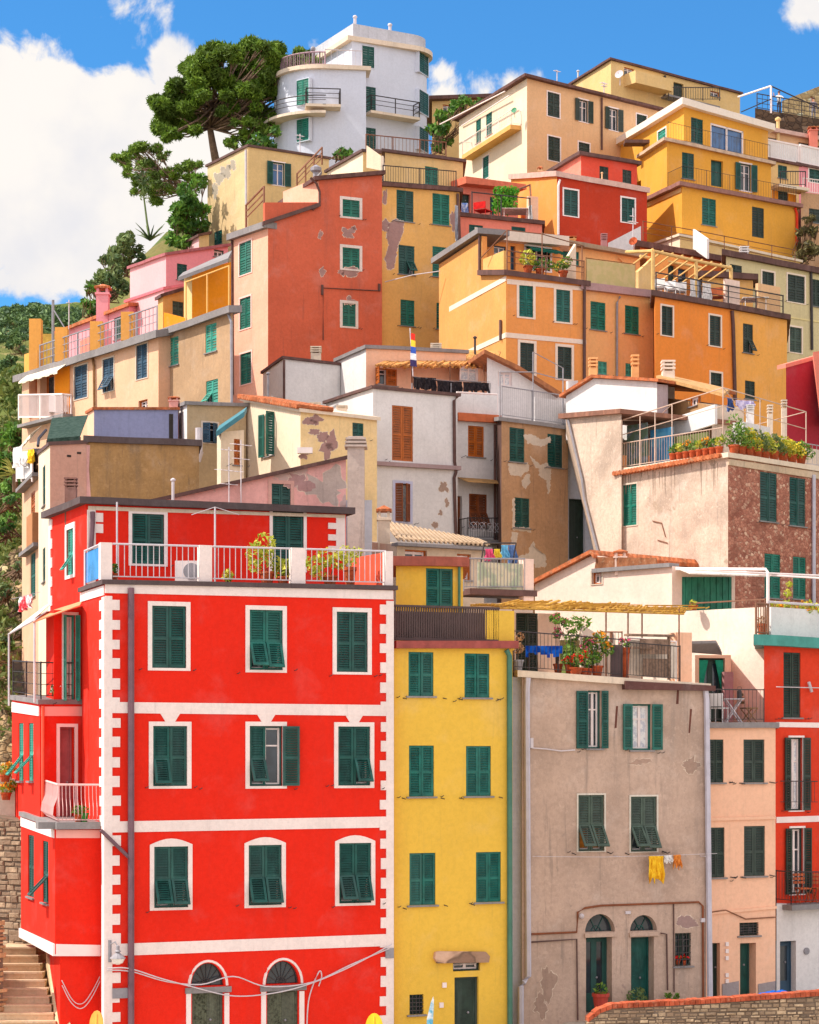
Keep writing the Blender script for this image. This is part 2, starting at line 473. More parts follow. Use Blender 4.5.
        if st not in ('--', '-') and Y < 132 and name == 'window' and k == 'F':
            hm = MB()
            for a in (t0 - .34, t0 - .2, t1 + .2, t1 + .34):
                if RND.random() < .55: zz = z0 + RND.uniform(-.12, .0); hm.tube([f.at(a, zz, 0), f.at(a, zz, .1), f.at(a + .05, zz + .04, .12)], max(.013, Y / F * .3), 4)
            s.h.part('shutter_stay', hm, IRON, wo)
        if bars:
            bm = MB()
            for i in range(1, 4): bm.boxf(O, u, v, n, t0 + (t1 - t0) * i / 4 - .012, t0 + (t1 - t0) * i / 4 + .012, z0, z1, -.05, -.026)
            for i in range(1, 5): bm.boxf(O, u, v, n, t0, t1, z0 + (z1 - z0) * i / 5 - .012, z0 + (z1 - z0) * i / 5 + .012, -.024, 0)
            s.h.part('grille', bm, IRON, wo)
        return wo
    def door(s, k, cx, cy, w, h, col='gd', fr=None, fw=.12, arch=False, leaves=2, glass=False, open_=None, deep=.3, name='door', fan=False):
        f = s.face(k); t0, t1, z0, z1 = f.rect(cx, cy, w, h); O = f.at(0, 0); u, v, n = f.u, f.v, f.n; mi = 1 if k == 'L' else 0
        pm = PAINTS[col] if isinstance(col, str) else col
        s.cut.boxf(O, u, v, n, t0, t1, z0, z1, -deep, .35, mi)
        mb = MB(); j = .06
        for a0, a1, b0, b1 in ((t0 + .003, t0 + j, z0, z1 - j), (t1 - j, t1 - .003, z0, z1 - j), (t0 + .003, t1 - .003, z1 - j, z1 - .003)):
            mb.boxf(O, u, v, n, a0, a1, b0, b1, -deep + .02, -deep + .12, 1)
        if fr:
            for a0, a1, b0, b1 in ((t0 - fw, t0, z0, z1), (t1, t1 + fw, z0, z1), (t0 - fw, t1 + fw, z1, z1 + fw)):
                mb.boxf(O, u, v, n, a0, a1, b0, b1, -.03, .03)
        do = s.h.part(name, mb, [fr if fr and not isinstance(fr, str) else WHITE, pm])
        lw = (t1 - t0 - 2 * j) / leaves
        for i in range(leaves):
            lm = MB(); o = f.at(t0 + j + i * lw + .002, z0 + .02, -deep + .05)
            if glass:
                hh = z1 - z0 - j - .03
                for a0, a1, b0, b1 in ((0, .09, 0, hh), (lw - .09, lw, 0, hh), (.09, lw - .09, 0, hh * .25), (.09, lw - .09, hh - .1, hh)):
                    lm.boxf(o, u, v, n, a0, a1, b0, b1, 0, .05)
                lm.boxf(o, u, v, n, .09, lw - .09, hh * .25, hh - .1, .015, .03, 1)
            else: leaf(lm, o, u, v, n, lw - .004, z1 - z0 - j - .03, .1, 'panel')
            s.h.part('door_leaf', lm, [pm, GLASS], do)
        hm = MB(); q = f.at((t0 + t1) / 2 + .1, z0 + 1.0, -deep + .1); hm.ball(q, .035, seg=8, rings=5)
        s.h.part('handle', hm, GREYMETAL, do)
        return do
    def patch(s, k, pts, mat, off=.006, name='plaster_patch'):
        f = s.face(k); mb = MB()
        if name != 'plaster_patch': f.poly(mb, pts, -.02, off); return s.h.part(name, mb, mat)
        pts = pts if len(pts) >= 36 else ragged(pts); cx = sum(p[0] for p in pts) / len(pts); cy = sum(p[1] for p in pts) / len(pts)
        rim = [(x + math.copysign(min(.55, abs(x - cx) * .14), x - cx) * RND.uniform(.2, 1.5), y + math.copysign(min(.55, abs(y - cy) * .14), y - cy) * RND.uniform(.2, 1.5)) for x, y in pts]
        f.poly(mb, rim, -.02, off * .5, 1); f.poly(mb, pts, -.021, off)
        return s.h.part(name, mb, [mat, plaster('patch_rim', C3(222, 202, 182), .5)])
    def roof(s, th=.22, over=.25, mat=GREYSLAB, name='roof', tiles=False):
        t = [s.l, s.c, s.r, s.b]
        e = []
        for i in range(4):
            p, q, r_ = t[i - 1], t[i], t[(i + 1) % 4]
            d1 = (q - p); d2 = (r_ - q); n1 = V((d1.y, -d1.x, 0)).normalized(); n2 = V((d2.y, -d2.x, 0)).normalized()
            m_ = (n1 + n2); m_ = m_ / max(.2, (1 + n1.dot(n2)))
            x = q + m_ * over; e.append(V((x.x, x.y, s.ztop(x.x, x.y))))
        mb = MB(); ol = []; sd = RND.uniform(0, 99); wob = min(.035, th * .16)
        for i in range(4):
            a, b = e[i], e[(i + 1) % 4]; n_ = max(1, int((b - a).length / .6))
            for j in range(n_):
                p = a.lerp(b, j / n_); ol.append(p + V((noise.noise(V((p.x * .9 + sd, p.y * .9, 1))), noise.noise(V((p.x * .9 + sd, p.y * .9, 4))), 0)) * wob + V((0, 0, noise.noise(V((p.x * .5 + sd, p.y * .5, 8))) * wob * .8)))
        mb.prism([q - V((0, 0, .03)) for q in ol], V((0, 0, th + .03)))
        s.rt = th
        if tiles:
            for a, b in ((e[0], e[1]), (e[1], e[2])):
                L_ = (b - a).length; k = int(L_ / .24); inn = V((-(b - a).y, (b - a).x, 0)).normalized()
                for i in range(k):
                    p = a.lerp(b, (i + .5) / k) + V((0, 0, th))
                    p2 = p + inn * 1.2
                    mb.tube([p - inn * .05, V((p2.x, p2.y, s.ztop(p2.x, p2.y) + th))], .095, 6)
        o = s.h.part(name, mb, mat); s.h.roof_ob = o
        s.e = e
        return o
    def floor(s, x, d=.6, k='F'):
        f = s.face(k).back(d); t = f.ut(x); q = f.at(t, 0); q.z = s.ztop(q.x, q.y) + getattr(s, 'rt', 0); return q
    def edge(s, x, k='F', d=.08):
        return s.floor(x, d, k)

ALLB = []
class House:
    def __init__(s, name, label, C, R, L=None, D=7, mats=None, base=None, poly=None, cat='house', group='houses stacked up the hillside', wall='wall'):
        c = P(*C)
        s.o = empty(name, (c.x, c.y, min(ground_z(c.x, c.y), c.z - 2)), label, cat, group)
        s.roof_ob = None; s.main = s.body(wall, C, R, L, D, base, mats, poly)
    def body(s, name, C, R, L=None, D=5, base=None, mats=None, poly=None):
        b = Body(s, name, C, R, L, D, base, mats, poly); ALLB.append(b); return b
    def part(s, name, mb, mats, parent=None, smooth=False):
        if not mb.v: return None
        return mb.build(name, mats, parent or s.o, smooth=smooth)
    def pipe(s, f, pts, r=.055, mat=PIPE, off=.09, name='drainpipe'):
        mb = MB(); f.pipe(mb, pts, r, off); return s.part(name, mb, mat)
    def band(s, f, pts, mat=WHITE, d=.03, name='painted_band'):
        mb = MB(); f.poly(mb, pts, -.02, d); return s.part(name, mb, mat)
    def slab(s, f, x0, x1, y, depth, th=.15, mat=GREYSLAB, name='balcony_slab', back=.05):
        t0, t1 = f.ut(x0), f.ut(x1); z = f.z((x0 + x1) / 2, y); mb = MB()
        mb.boxf(f.at(0, 0), f.u, f.v, f.n, t0, t1, z - th, z, -back, depth); return s.part(name, mb, mat)
    def rail(s, pts, h=1.0, mat=IRON, sp=.14, r=.011, name='railing', posts=True, mid=False, panel=None, parent=None, closed=None):
        mb = MB(); up = V((0, 0, 1))
        for a, b in zip(pts, pts[1:]):
            a, b = V(a), V(b); L_ = (b - a).length
            mb.tube([a + up * h, b + up * h], r * 2.0, 5); 
            if sp: mb.tube([a + up * .1, b + up * .1], r * 1.5, 4)
            if mid: 
                for q in (.4, .7): mb.tube([a + up * h * q, b + up * h * q], r * 1.2, 4)
            if sp:
                k = max(1, int(L_ / sp))
                for i in range(1, k):
                    p = a.lerp(b, i / k); mb.tube([p + up * .1, p + up * h], r, 4, cap=False)
            if posts:
                k = max(1, int(L_ / 1.8))
                for i in range(k + 1):
                    p = a.lerp(b, i / k); mb.tube([p - up * .04, p + up * (h + .03)], r * 2, 5)
            if panel:
                d = (b - a).normalized(); n = d.cross(up)
                mb.boxf(a, d, up, n, .02, L_ - .02, .08, h - .05, .02, .035, 1)
        return s.part(name, mb, [mat, panel or mat], parent)
    def parapet(s, a, b, h=.9, th=.14, mat=WHITE, name='parapet', h2=None, parent=None):
        a, b = V(a), V(b); d = (b - a); d.z = 0; d.normalize(); n = d.cross(V((0, 0, 1))); up = V((0, 0, 1))
        h2 = h if h2 is None else h2
        mb = MB(); mb.hexa([a - n * th / 2 - up * .05, b - n * th / 2 - up * .05, b + n * th / 2 - up * .05, a + n * th / 2 - up * .05,
                            a - n * th / 2 + up * h, b - n * th / 2 + up * h2, b + n * th / 2 + up * h2, a + n * th / 2 + up * h])
        return s.part(name, mb, mat, parent)
    def chimney(s, x, yb, yt, w, Y, mat=None, style='slots', extra=1.5):
        c = P(x, yb, Y); zt = (HY - yt) / F * Y; hw = w / F * Y / 2; mb = MB(); mat = mat or CREAMSLAB
        zb = c.z - extra; H = zt - c.z
        if style == 'pipe':
            mb.tube([V((c.x, c.y, zb)), V((c.x, c.y, zt - hw))], hw * .6, 8); mb.lathe((c.x, c.y, zt - hw * 1.4), [(hw * .6, 0), (hw, hw * .3), (hw, hw * .9), (hw * .2, hw * 1.4)], 10)
            return s.part('chimney', mb, mat, s.roof_ob)
        bz = c.z + H * .55
        mb.box(c.x - hw, c.x + hw, c.y - hw, c.y + hw, zb, bz)
        if style == 'slots':
            n = 3
            for i in range(n):
                z0 = bz + (zt - bz) * i / n; q = (zt - bz) / n
                for sx in (-1, 1):
                    for sy in (-1, 1): mb.box(c.x + sx * hw * .8 - hw * .15, c.x + sx * hw * .8 + hw * .15, c.y + sy * hw * .8 - hw * .15, c.y + sy * hw * .8 + hw * .15, z0, z0 + q * .5)
                mb.box(c.x - hw * 1.12, c.x + hw * 1.12, c.y - hw * 1.12, c.y + hw * 1.12, z0 + q * .5, z0 + q)
        else:
            mb.box(c.x - hw * 1.2, c.x + hw * 1.2, c.y - hw * 1.2, c.y + hw * 1.2, bz, bz + H * .08)
            for sx in (-1, 1):
                for sy in (-1, 1): mb.box(c.x + sx * hw * .75 - hw * .2, c.x + sx * hw * .75 + hw * .2, c.y + sy * hw * .75 - hw * .2, c.y + sy * hw * .75 + hw * .2, bz + H * .08, bz + H * .25)
            mb.box(c.x - hw * 1.3, c.x + hw * 1.3, c.y - hw * 1.3, c.y + hw * 1.3, bz + H * .25, bz + H * .32, 1)
            z0 = bz + H * .32; a = hw * 1.25
            mb.add([V((c.x - a, c.y - a, z0)), V((c.x + a, c.y - a, z0)), V((c.x + a, c.y + a, z0)), V((c.x - a, c.y + a, z0)), V((c.x, c.y, zt))], [(0, 1, 4), (1, 2, 4), (2, 3, 4), (3, 0, 4), (3, 2, 1, 0)], 1)
        return s.part('chimney', mb, [mat, TILE], s.roof_ob)
    def antenna(s, x, yb, yt, Y, bars=((.9, 10), (.75, 8)), lean=0):
        a = P(x, yb, Y); b = P(x + lean, yt, Y); mb = MB(); mb.tube([a - V((0, 0, .6)), b], Y / F * .55, 5)
        for q, wd in bars:
            p = a.lerp(b, q); hw = wd / F * Y / 2; d = V((.75, .66, 0))
            mb.tube([p - d * hw, p + d * hw], Y / F * .4, 4)
            for i in range(-2, 3):
                c = p + d * hw * i / 2; e = V((-.66, .75, .12)) * hw * .5; mb.tube([c - e, c + e], Y / F * .3, 4)
        return s.part('antenna', mb, PALEMETAL, s.roof_ob)
    def dish(s, x, y, r, Y, mat=None, yaw=-.5):
        c = P(x, y, Y); rr = r / F * Y; n = V((math.sin(yaw), -math.cos(yaw), .35)).normalized(); mb = MB()
        a = n.cross(V((0, 0, 1))).normalized(); b = n.cross(a); vs = []; fs = []
        for i, (q, d) in enumerate(((.02, -.22), (.5, -.16), (1, 0), (1, -.03), (.5, -.2), (.02, -.26))):
            for j in range(14):
                t = 2 * math.pi * j / 14; vs.append(c + a * math.cos(t) * rr * q + b * math.sin(t) * rr * q + n * d * rr)
        for i in range(5):
            for j in range(14): fs.append((i * 14 + j, i * 14 + (j + 1) % 14, (i + 1) * 14 + (j + 1) % 14, (i + 1) * 14 + j))
        mb.add(vs, fs); mb.tube([c - n * rr * .2, c + n * rr * .8 - b * 0], rr * .06, 5)
        mb.tube([c - n * rr * .24, c - n * rr * .6 - V((0, 0, rr * .3)), c - n * rr * .6 - V((0, 0, rr * 2.2))], rr * .09, 5)
        return s.part('satellite_dish', mb, mat or PALEMETAL, smooth=False)
    def awning(s, f, x0, x1, y0, drop, depth, mat, poles=None, name='awning', valance=.12):
        """sloping cloth from the wall line at y0, coming out by depth and down by drop (metres)"""
        t0, t1 = f.ut(x0), f.ut(x1); z = f.z((x0 + x1) / 2, y0); n_ = 10; mb = MB()
        for i in range(n_):
            a0 = t0 + (t1 - t0) * i / n_; a1 = t0 + (t1 - t0) * (i + 1) / n_
            q = [f.at(a0, z, .02), f.at(a1, z, .02), f.at(a1, z - drop, depth), f.at(a0, z - drop, depth)]
            mb.prism(q, V((0, 0, .02)))
            if valance: mb.prism([f.at(a0, z - drop, depth), f.at(a1, z - drop, depth), f.at(a1, z - drop - valance * (.8 + .3 * (i % 2)), depth), f.at(a0, z - drop - valance * (.8 + .3 * (i % 2)), depth)], f.n * .015)
        o = s.part(name, mb, mat)
        if poles:
            pm = MB()
            for a in (t0, t1):
                pm.tube([f.at(a, z, .03), f.at(a, z - drop - .02, depth)], .025, 5)
                pm.tube([f.at(a, z - drop - .9 * 0 - .7, .02), f.at(a, z - drop, depth)], .02, 5)
            s.part('awning_frame', pm, PALEMETAL, o)
        return o

def finish_bodies():
    """cut every door and window opening out of its wall"""
    obs = []
    for b in ALLB:
        o = b.h.part(b.name, b.body_mesh(), list(b.mats))
        if b.mats[1] is not b.mats[0]:
            for p in o.data.polygons:
                if p.normal.dot(b.L.n) > .8: p.material_index = 1
        c = None
        if b.cut.v:
            c = b.cut.build('cutter', list(b.mats), b.h.o)
            m = o.modifiers.new('b', 'BOOLEAN'); m.operation = 'DIFFERENCE'; m.solver = 'EXACT'; m.object = c
        obs.append((o, c))
    bpy.context.view_layer.update()
    dg = bpy.context.evaluated_depsgraph_get()
    new = [(o, c, bpy.data.meshes.new_from_object(o.evaluated_get(dg))) for o, c in obs if c]
    for o, c, me in new:
        o.modifiers.clear(); o.data = me; bpy.data.objects.remove(c)
# ================================================================== colours of the walls
RED = plaster('red_wall', C3(234, 44, 26, .92), .10)
YEL = plaster('yellow_wall', C3(238, 192, 76, .9), .14)
BEI = plaster('beige_wall', C3(196, 168, 150, .98), .6, C3(166, 140, 128), .68)
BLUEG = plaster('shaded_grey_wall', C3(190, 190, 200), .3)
PINKP = plaster('peach_pink_wall', C3(250, 192, 160, .95), .2)
REDR = plaster('orange_red_wall', C3(222, 66, 40, .95), .2)
CRW = plaster('cream_white_wall', C3(240, 222, 206, .95), .28)
CRPINK = plaster('cream_pink_wall', C3(244, 214, 198, .94), .25)
WHT = plaster('white_wall', C3(232, 226, 224, .92), .3)
STONEWALL = stone('rubble_wall', C3(150, 130, 112), C3(196, 174, 148), C3(120, 104, 92), 6.5)
BRICKCOPE = terracotta('brick_coping', C3(190, 92, 62), .3)

PKB = plaster('brown_chimney', C3(150, 104, 92), .5)
# ================================================================== the red house
H = House('red_house', 'tall bright red house with white quoins and bands and a railed roof terrace', (105, 583, 57), (393.5, 589, 59.8), (82, 591, 60.1), mats=[RED, RED])
red = H; m = H.main; f = m.F; fl = m.L
for row, st, arch in (((169, 637, 34, 62), 'cc', 0), ((266, 640, 33, 60), 'pp', 0), ((352, 642, 31, 60), 'cc', 0),
                      ((170, 756, 34, 60), 'pc', 0), ((266, 756, 33, 60), 'po', 0), ((354, 756, 32, 59), 'cp', 0),
                      ((171, 877, 34, 61), 'pp', .16), ((265, 875, 33, 60), 'pp', .16), ((355, 873, 32, 60), 'pp', .16)):
    m.w('F', *row, st=st, col='gd' if row[0] != 266 or row[1] > 700 else 'g', fr=TRIM, fw=.115, arch=arch, ang=27, key=(700 < row[1] < 800))
for x0, x1, ya, yb, t in ((105, 393, 588.5, 595, 9), (112, 386, 707.5, 710.5, 11), (112, 386, 827, 822, 11), (112, 386, 950, 940, 12)):
    H.band(f, [(x0, ya - t / 2), (x1, yb - t / 2), (x1, yb + t / 2), (x0, ya + t / 2)], TRIM, d=.03)
qb = MB(); qc = MB()
f.bx(qb, 105, 112, 596, 1040, -.02, .036); f.bx(qc, 386, 393.4, 601, 1040, -.02, .036)
for k in range(23):
    y = 600 + k * 19.6
    j = [RND.uniform(-.7, .7) for _ in range(6)]; f.bx(qb, 111.9, 120 + j[0], y + j[1], y + 10.5 + j[2], -.02, .034); f.bx(qc, 380 + j[3], 386.1, y + 4 + j[4], y + 14 + j[5], -.02, .034)
    fl.bx(qb, 100.5, 104.9, y, y + 10.5, -.02, .034) if y < 820 else None
fl.bx(qb, 102.6, 105.2, 597, 1040, -.021, .03)
H.part('quoin', qb, TRIM); H.part('quoin', qc, TRIM)
H.band(fl, [(81, 593), (104.5, 585.5), (104.5, 595), (81, 602)], d=.028)
H.pipe(f, [(130, 588), (130, 1050)], .085, off=.12)
H.pipe(f, [(100, 830), (129, 858)], .05, off=.1)
# terrace on the roof: slab, piers, railing, glass
m.roof(.09, .1, DARKSLAB, 'terrace_slab'); H.roof_ob = None
for x0, x1 in ((101, 112.5), (200, 212.5), (292, 306), (386, 393.5)):
    a = m.floor(x0, .05); b = m.floor(x1, .05); hgt = (37 if x0 < 380 else 36) / F * 57.5
    pb = MB(); pb.boxf(f.at(0, 0), f.u, f.v, f.n, f.ut(x0), f.ut(x1), a.z + .001, a.z + hgt, -.28, -.04); H.part('terrace_pier', pb, TRIM)
for x0, x1 in ((112.7, 199.8), (212.7, 291.8), (306.3, 385.8)):
    H.rail([m.floor(x0, .15), m.floor(x1, .15)], .95, PALEMETAL, .15, .014, posts=False)
REDPANEL = paint('red_panel', C3(226, 88, 60), .1)
a = m.floor(387, .3); b_ = a + (m.l - m.c) * .8
H.parapet(a + f.u * -.02, m.floor(352, 2.4), .93, .06, REDPANEL, 'side_panel')
a = m.floor(100.5, .15); BLG = glass_mat('blue_terrace_glass', C3(70, 130, 200), .1)
H.rail([m.floor(102, .2), m.floor(85, 2.6)], .95, PALEMETAL, 0, .016, 'glass_railing', panel=BLG)
# set-back top storey
u = H.body('upper_storey', (86, 503, 61.2), (346, 513.5, 63.8), (50, 517.5, 65.2), base=m.c.z - .3, mats=[RED, RED]); uf = u.F
u.roof(.16, .22, DARKSLAB, 'roof')
H.band(uf, [(88, 506), (345, 515), (345, 518), (88, 510)], CREAMSLAB)
q2 = MB(); uf.bx(q2, 87, 95.5, 510, 584, -.02, .035); q3_ = MB(); q4_ = MB()
for y in (513, 524, 545, 566): uf.bx(q2, 95.4, 103, y, y + 9, -.02, .033)
uf.bx(q3_, 336, 345, 518, 560, -.02, .035)
for y in (518, 529.5, 541): uf.bx(q3_, 328, 336.1, y + 5, y + 11, -.02, .033)
for k in range(9): u.L.bx(q4_, 49.5, 52.5, 520 + k * 19, 530 + k * 19, -.02, .03)
u.L.bx(q4_, 49.5, 51, 519, 700, -.02, .028); H.part('quoin', q2, TRIM); H.part('quoin', q3_, TRIM); H.part('quoin', q4_, TRIM)
u.w('F', 148, 539, 32, 50, 'cc', 'gd', fr=WHITE, fw=.1); u.w('F', 288, 541, 31, 58, 'cc', 'gd', fr=WHITE, fw=.09)
u.w('L', 70.5, 552, 7, 46, 'cp', 'tq', fr=WHITE, fw=.16)
H.pipe(uf, [(92, 512), (92, 522), (90, 552)], .07)
H.chimney(71, 500, 478, 11, 63.5, PKB, 'slots', extra=.8)
# bays on the side
wa = H.body('side_bay', (54, 610, 59.75), (84, 610, 60.3), (46, 612, 62.3), base=P(40, 706, 59.6).z, mats=[RED, RED]); 
wa.w('F', 70, 658, 11, 86, 'hh', 'tq', fr=WHITE, fw=.08, curtain=True)
wb = H.body('side_bay', (40, 703, 59.55), (85, 703, 60.3), (12, 698.5, 64.3), base=P(40, 835, 59.5).z, mats=[RED, RED])
wb.roof(.1, .06, GREYSLAB, 'balcony_slab'); H.roof_ob = None
H.band(wb.F, [(41, 706.5), (82, 706.5), (82, 716), (41, 716)], paint('pink_band', C3(240, 170, 160), .05)); H.band(wb.L, [(12.5, 702), (39.5, 706.5), (39.5, 716), (12.5, 712)])
PINKDOOR = paint('dull_pink_door', C3(176, 100, 102), .2)
wb.door('F', 67, 773, 15, 92, PINKDOOR, fr=WHITE, fw=.09, leaves=1, glass=False)
for x in (21, 31): wb.w('L', x, 752, 5, 58, 'cp', 'tq', ang=42)
H.pipe(wb.F, [(41.5, 706), (41.5, 820)], .045, mat=REDPANEL)
rl = [wb.floor(80, .1), wb.floor(41, .1), wb.edge(13, 'L')]
H.rail(rl, 1.0, IRON, .16, .01, mid=True)
wc = H.body('side_bay', (55, 826, 57.2), (102, 826, 57.6), (21, 815, 62.1), base=P(55, 955, 57).z, mats=[RED, RED])
wc.roof(.1, .06, GREYSLAB, 'balcony_slab'); H.roof_ob = None
bs = MB(); wc.F.bx(bs, 38, 56, 822, 829, -.4, .05); wc.F.bx(bs, 55, 100, 822, 829, -.6, .22); H.part('balcony_slab', bs, GREYSLAB)
H.band(wc.F, [(56, 830), (100, 830), (100, 838), (56, 838)], paint('pink_band', C3(240, 170, 160), .05)); H.band(wc.L, [(21.5, 817), (54.5, 829.5), (54.5, 838), (21.5, 826)])
pts = [wc.floor(100, .02), wc.floor(58, .02), wc.edge(38, 'L', .3)]
mb = MB(); up = V((0, 0, 1)); WPINK = paint('pale_pink_railing', C3(236, 190, 186), .1)
for a, b in zip(pts, pts[1:]):
    L_ = (b - a).length; mb.tube([a + up * .98, b + up * .98], .028, 6); mb.tube([a + up * .06, b + up * .06], .02, 5)
    d = (b - a).normalized(); n_ = -d.cross(up)
    for i in range(int(L_ / .1) + 1):
        p = a.lerp(b, min(1, i * .1 / L_)); mb.tube([p + up * .06, p + up * .18 - n_ * -.0 + n_ * .14, p + up * .4 + n_ * .12, p + up * .65 + n_ * .02, p + up * .98], .011, 4, cap=False)
H.part('railing', mb, WPINK)
wc.w('L', 31, 866, 6, 62, 'cc', 'gd'); wc.w('L', 45.5, 872, 6, 62, 'cp', 'gd', ang=40)
H.band(wc.F, [(56, 944), (103, 945), (103, 956), (56, 956)]); H.band(wc.L, [(20.5, 928), (55, 944), (55, 956), (20.5, 937)], d=.05)
wd = H.body('side_bay', (60, 955, 57.35), (102, 955, 57.8), (50, 951, 60), base=None, mats=[RED, RED])
# awning over the side balcony
mb = MB(); q = [P(33, 623, 58.8), P(80, 606, 59.4), P(82, 602, 61.5), P(37, 616, 63)]; mb.prism(q, V((0, 0, .03))); H.part('awning', mb, cloth('orange_awning', C3(226, 150, 110)))
aw = MB(); a = P(34, 622, 59.1); 
for x, Yp in ((34.5, 58.9), (9, 63.2)):
    top = P(x, 620 if x > 20 else 634, Yp); aw.tube([V((top.x, top.y, wb.c.z)), top, top + V((.25, .5, .28))], .03, 6)
aw.tube([P(34.5, 620, 58.9), P(9, 634, 63.2)], .03, 6)
H.part('awning_frame', aw, PALEMETAL)
aw = MB(); q = [P(10, 634, 63), P(34.5, 620, 59), P(50, 606, 61.8), P(46, 607, 64.8)]
aw.prism([p + V((0, 0, .03)) for p in q], V((0, 0, .025))); H.part('awning', aw, cloth('white_awning', C3(236, 226, 216)))
# arched ground-floor doors with fanlights
OLDDOOR = paint('peeling_green_door', C3(96, 100, 82), .5, .8, .1, 14.0, .3)
def arch_light(h, b, k, x0, x1, ybase, ytop, glassm, barm, spokes=7, deep=.2, part='fanlight'):
    f = b.face(k); t0, t1 = f.ut(x0), f.ut(x1); z0 = f.z((x0 + x1) / 2, ybase); z1 = f.z((x0 + x1) / 2, ytop); n = 14
    arc = [((t0 + t1) / 2 - math.cos(math.pi * i / n) * (t1 - t0) / 2, z0 + math.sin(math.pi * i / n) * (z1 - z0)) for i in range(n + 1)]
    b.cut.prism([f.at(t, z, -deep) for t, z in arc], f.n * (deep + .3), 1 if k == 'L' else 0)
    g = MB(); g.prism([f.at((t - (t0 + t1) / 2) * .985 + (t0 + t1) / 2, (z - z0) * .985 + z0 + .006, -deep + .012) for t, z in arc], f.n * .02, 1)
    c = ((t0 + t1) / 2, z0 + .01)
    for i in range(1, spokes + 1):
        a = math.pi * i / (spokes + 1); e = (c[0] - math.cos(a) * (t1 - t0) / 2 * .97, c[1] + math.sin(a) * (z1 - z0) * .97)
        g.tube([f.at(*c, -deep + .05), f.at(*e, -deep + .05)], .013, 4)
    for q in (.3, .97):
        g.tube([f.at(c[0] + (t - c[0]) * q, c[1] + (z - c[1]) * q, -deep + .05) for t, z in arc], .016, 4)
    return h.part(part, g, [barm, glassm])
for x0, x1, yt, yl in ((191, 224, 963, 987), (266, 299, 961, 985)):
    m.door('F', (x0 + x1) / 2, 1024, x1 - x0 - 2, 68, OLDDOOR, fr=None, leaves=2, deep=.18)
    arch_light(H, m, 'F', x0, x1, yl - 1, yt, GLASS, IRON)
    tr_ = MB(); ta, tb = f.ut(x0 - 2), f.ut(x1 + 3); za = f.z((x0 + x1) / 2, yl - 1); zc_ = f.z((x0 + x1) / 2, yt - 2)
    tr_.tube([f.at((ta + tb) / 2 - math.cos(math.pi * i / 14) * (tb - ta) / 2, za + math.sin(math.pi * i / 14) * (zc_ - za), .0) for i in range(15)], .04, 5); H.part('arch_trim', tr_, TRIM)
    sb = MB(); f.bx(sb, x0 - 5, x0 - .2, yl + 6, 1058, -.02, .035); f.bx(sb, x1 + .2, x1 + 5, yl + 6, 1058, -.02, .035); H.part('door_surround', sb, WHITE)
    sb = MB(); f.bx(sb, x0 - 6, x1 + 7, yl, yl + 5.7, -.1, .06); H.part('door_lintel', sb, GREYSLAB)
# street lamp on the corner, junction plates
lm = MB(); c = f.pt(115, 958, .32)
lm.tube([f.pt(109.5, 940, .02), f.pt(109.5, 962, .02)], .05, 6); lm.tube([f.pt(110, 944, .05), f.pt(113, 941, .25), f.pt(115, 946, .32)], .018, 5)
lm.lathe(c, [(.02, .36), (.05, .34), (.05, .24), (.09, .2), (.05, .17), (.13, .1), (.2, .04), (.21, .02)], 12)
lo = H.part('wall_lamp', lm, GREYMETAL); g = MB(); g.lathe(c, [(.19, .02), (.17, -.02), (.13, -.1), (.05, -.14)], 12); H.part('lamp_glass', g, paint('milk_glass', C3(226, 222, 214), .05, .2), lo)
for q in ((112, 130, 988, 998), (385, 393, 948, 958)): sb = MB(); f.bx(sb, *q, -.02, .07); H.part('junction_plate', sb, GREYMETAL)
# terrace drying poles
for x, Yp, yt in ((117, 59.5, 502), (215, 59.5, 507)):
    mb = MB(); b0 = P(x, 581, Yp); b0.z = m.c.z + .09; b1 = P(x, yt, Yp); mb.tube([b0, b1], .025, 6)
    if x > 200:
        for s_ in (-1, 1): mb.tube([b1, b1 + V((s_ * .65, .1, -.2))], .012, 4)
    H.part('drying_pole', mb, PALEMETAL)

def cable(name, label, runs, r=.018, mat=None, group=None):
    mb = MB()
    for pts in runs: mb.tube(pts, r, 5)
    return tag(mb.build(name, mat or PALEMETAL, loc=runs[0][0]), label, 'cable', group)
def sag(f, pts, off=.14):
    out = []
    for i in range(len(pts) - 1):
        p0 = pts[max(0, i - 1)]; p1 = pts[i]; p2 = pts[i + 1]; p3 = pts[min(len(pts) - 1, i + 2)]
        for k in range(6):
            t = k / 6.0
            q = [.5 * (2 * b + (c - a) * t + (2 * a - 5 * b + 4 * c - d) * t * t + (3 * b - a - 3 * c + d) * t ** 3) for a, b, c, d in zip(p0, p1, p2, p3)]
            out.append(f.pt(q[0], q[1], off))
    out.append(f.pt(*pts[-1], off)); return out
cable('wall_cable', 'bundle of pale cables looping across the red front above the arched doors', [
    sag(f, [(106, 968), (128, 968), (160, 978), (190, 986), (228, 995), (262, 994), (300, 986), (345, 968), (390, 944)]),
    sag(f, [(106, 970), (130, 971), (165, 981), (200, 984), (232, 976), (265, 986), (310, 982), (350, 964), (388, 948)], .12),
    sag(f, [(306, 1040), (308, 1000), (318, 972), (321, 976), (318, 986)], .06)])
cable('wall_cable', 'thin pale cables hanging round the left corner of the red house', [
    sag(wd.F, [(61, 985), (70, 1002), (80, 1008), (90, 998), (103, 972)], .12), sag(wd.F, [(61, 980), (72, 1000), (82, 1003), (92, 990), (103, 968)], .08)], .013)

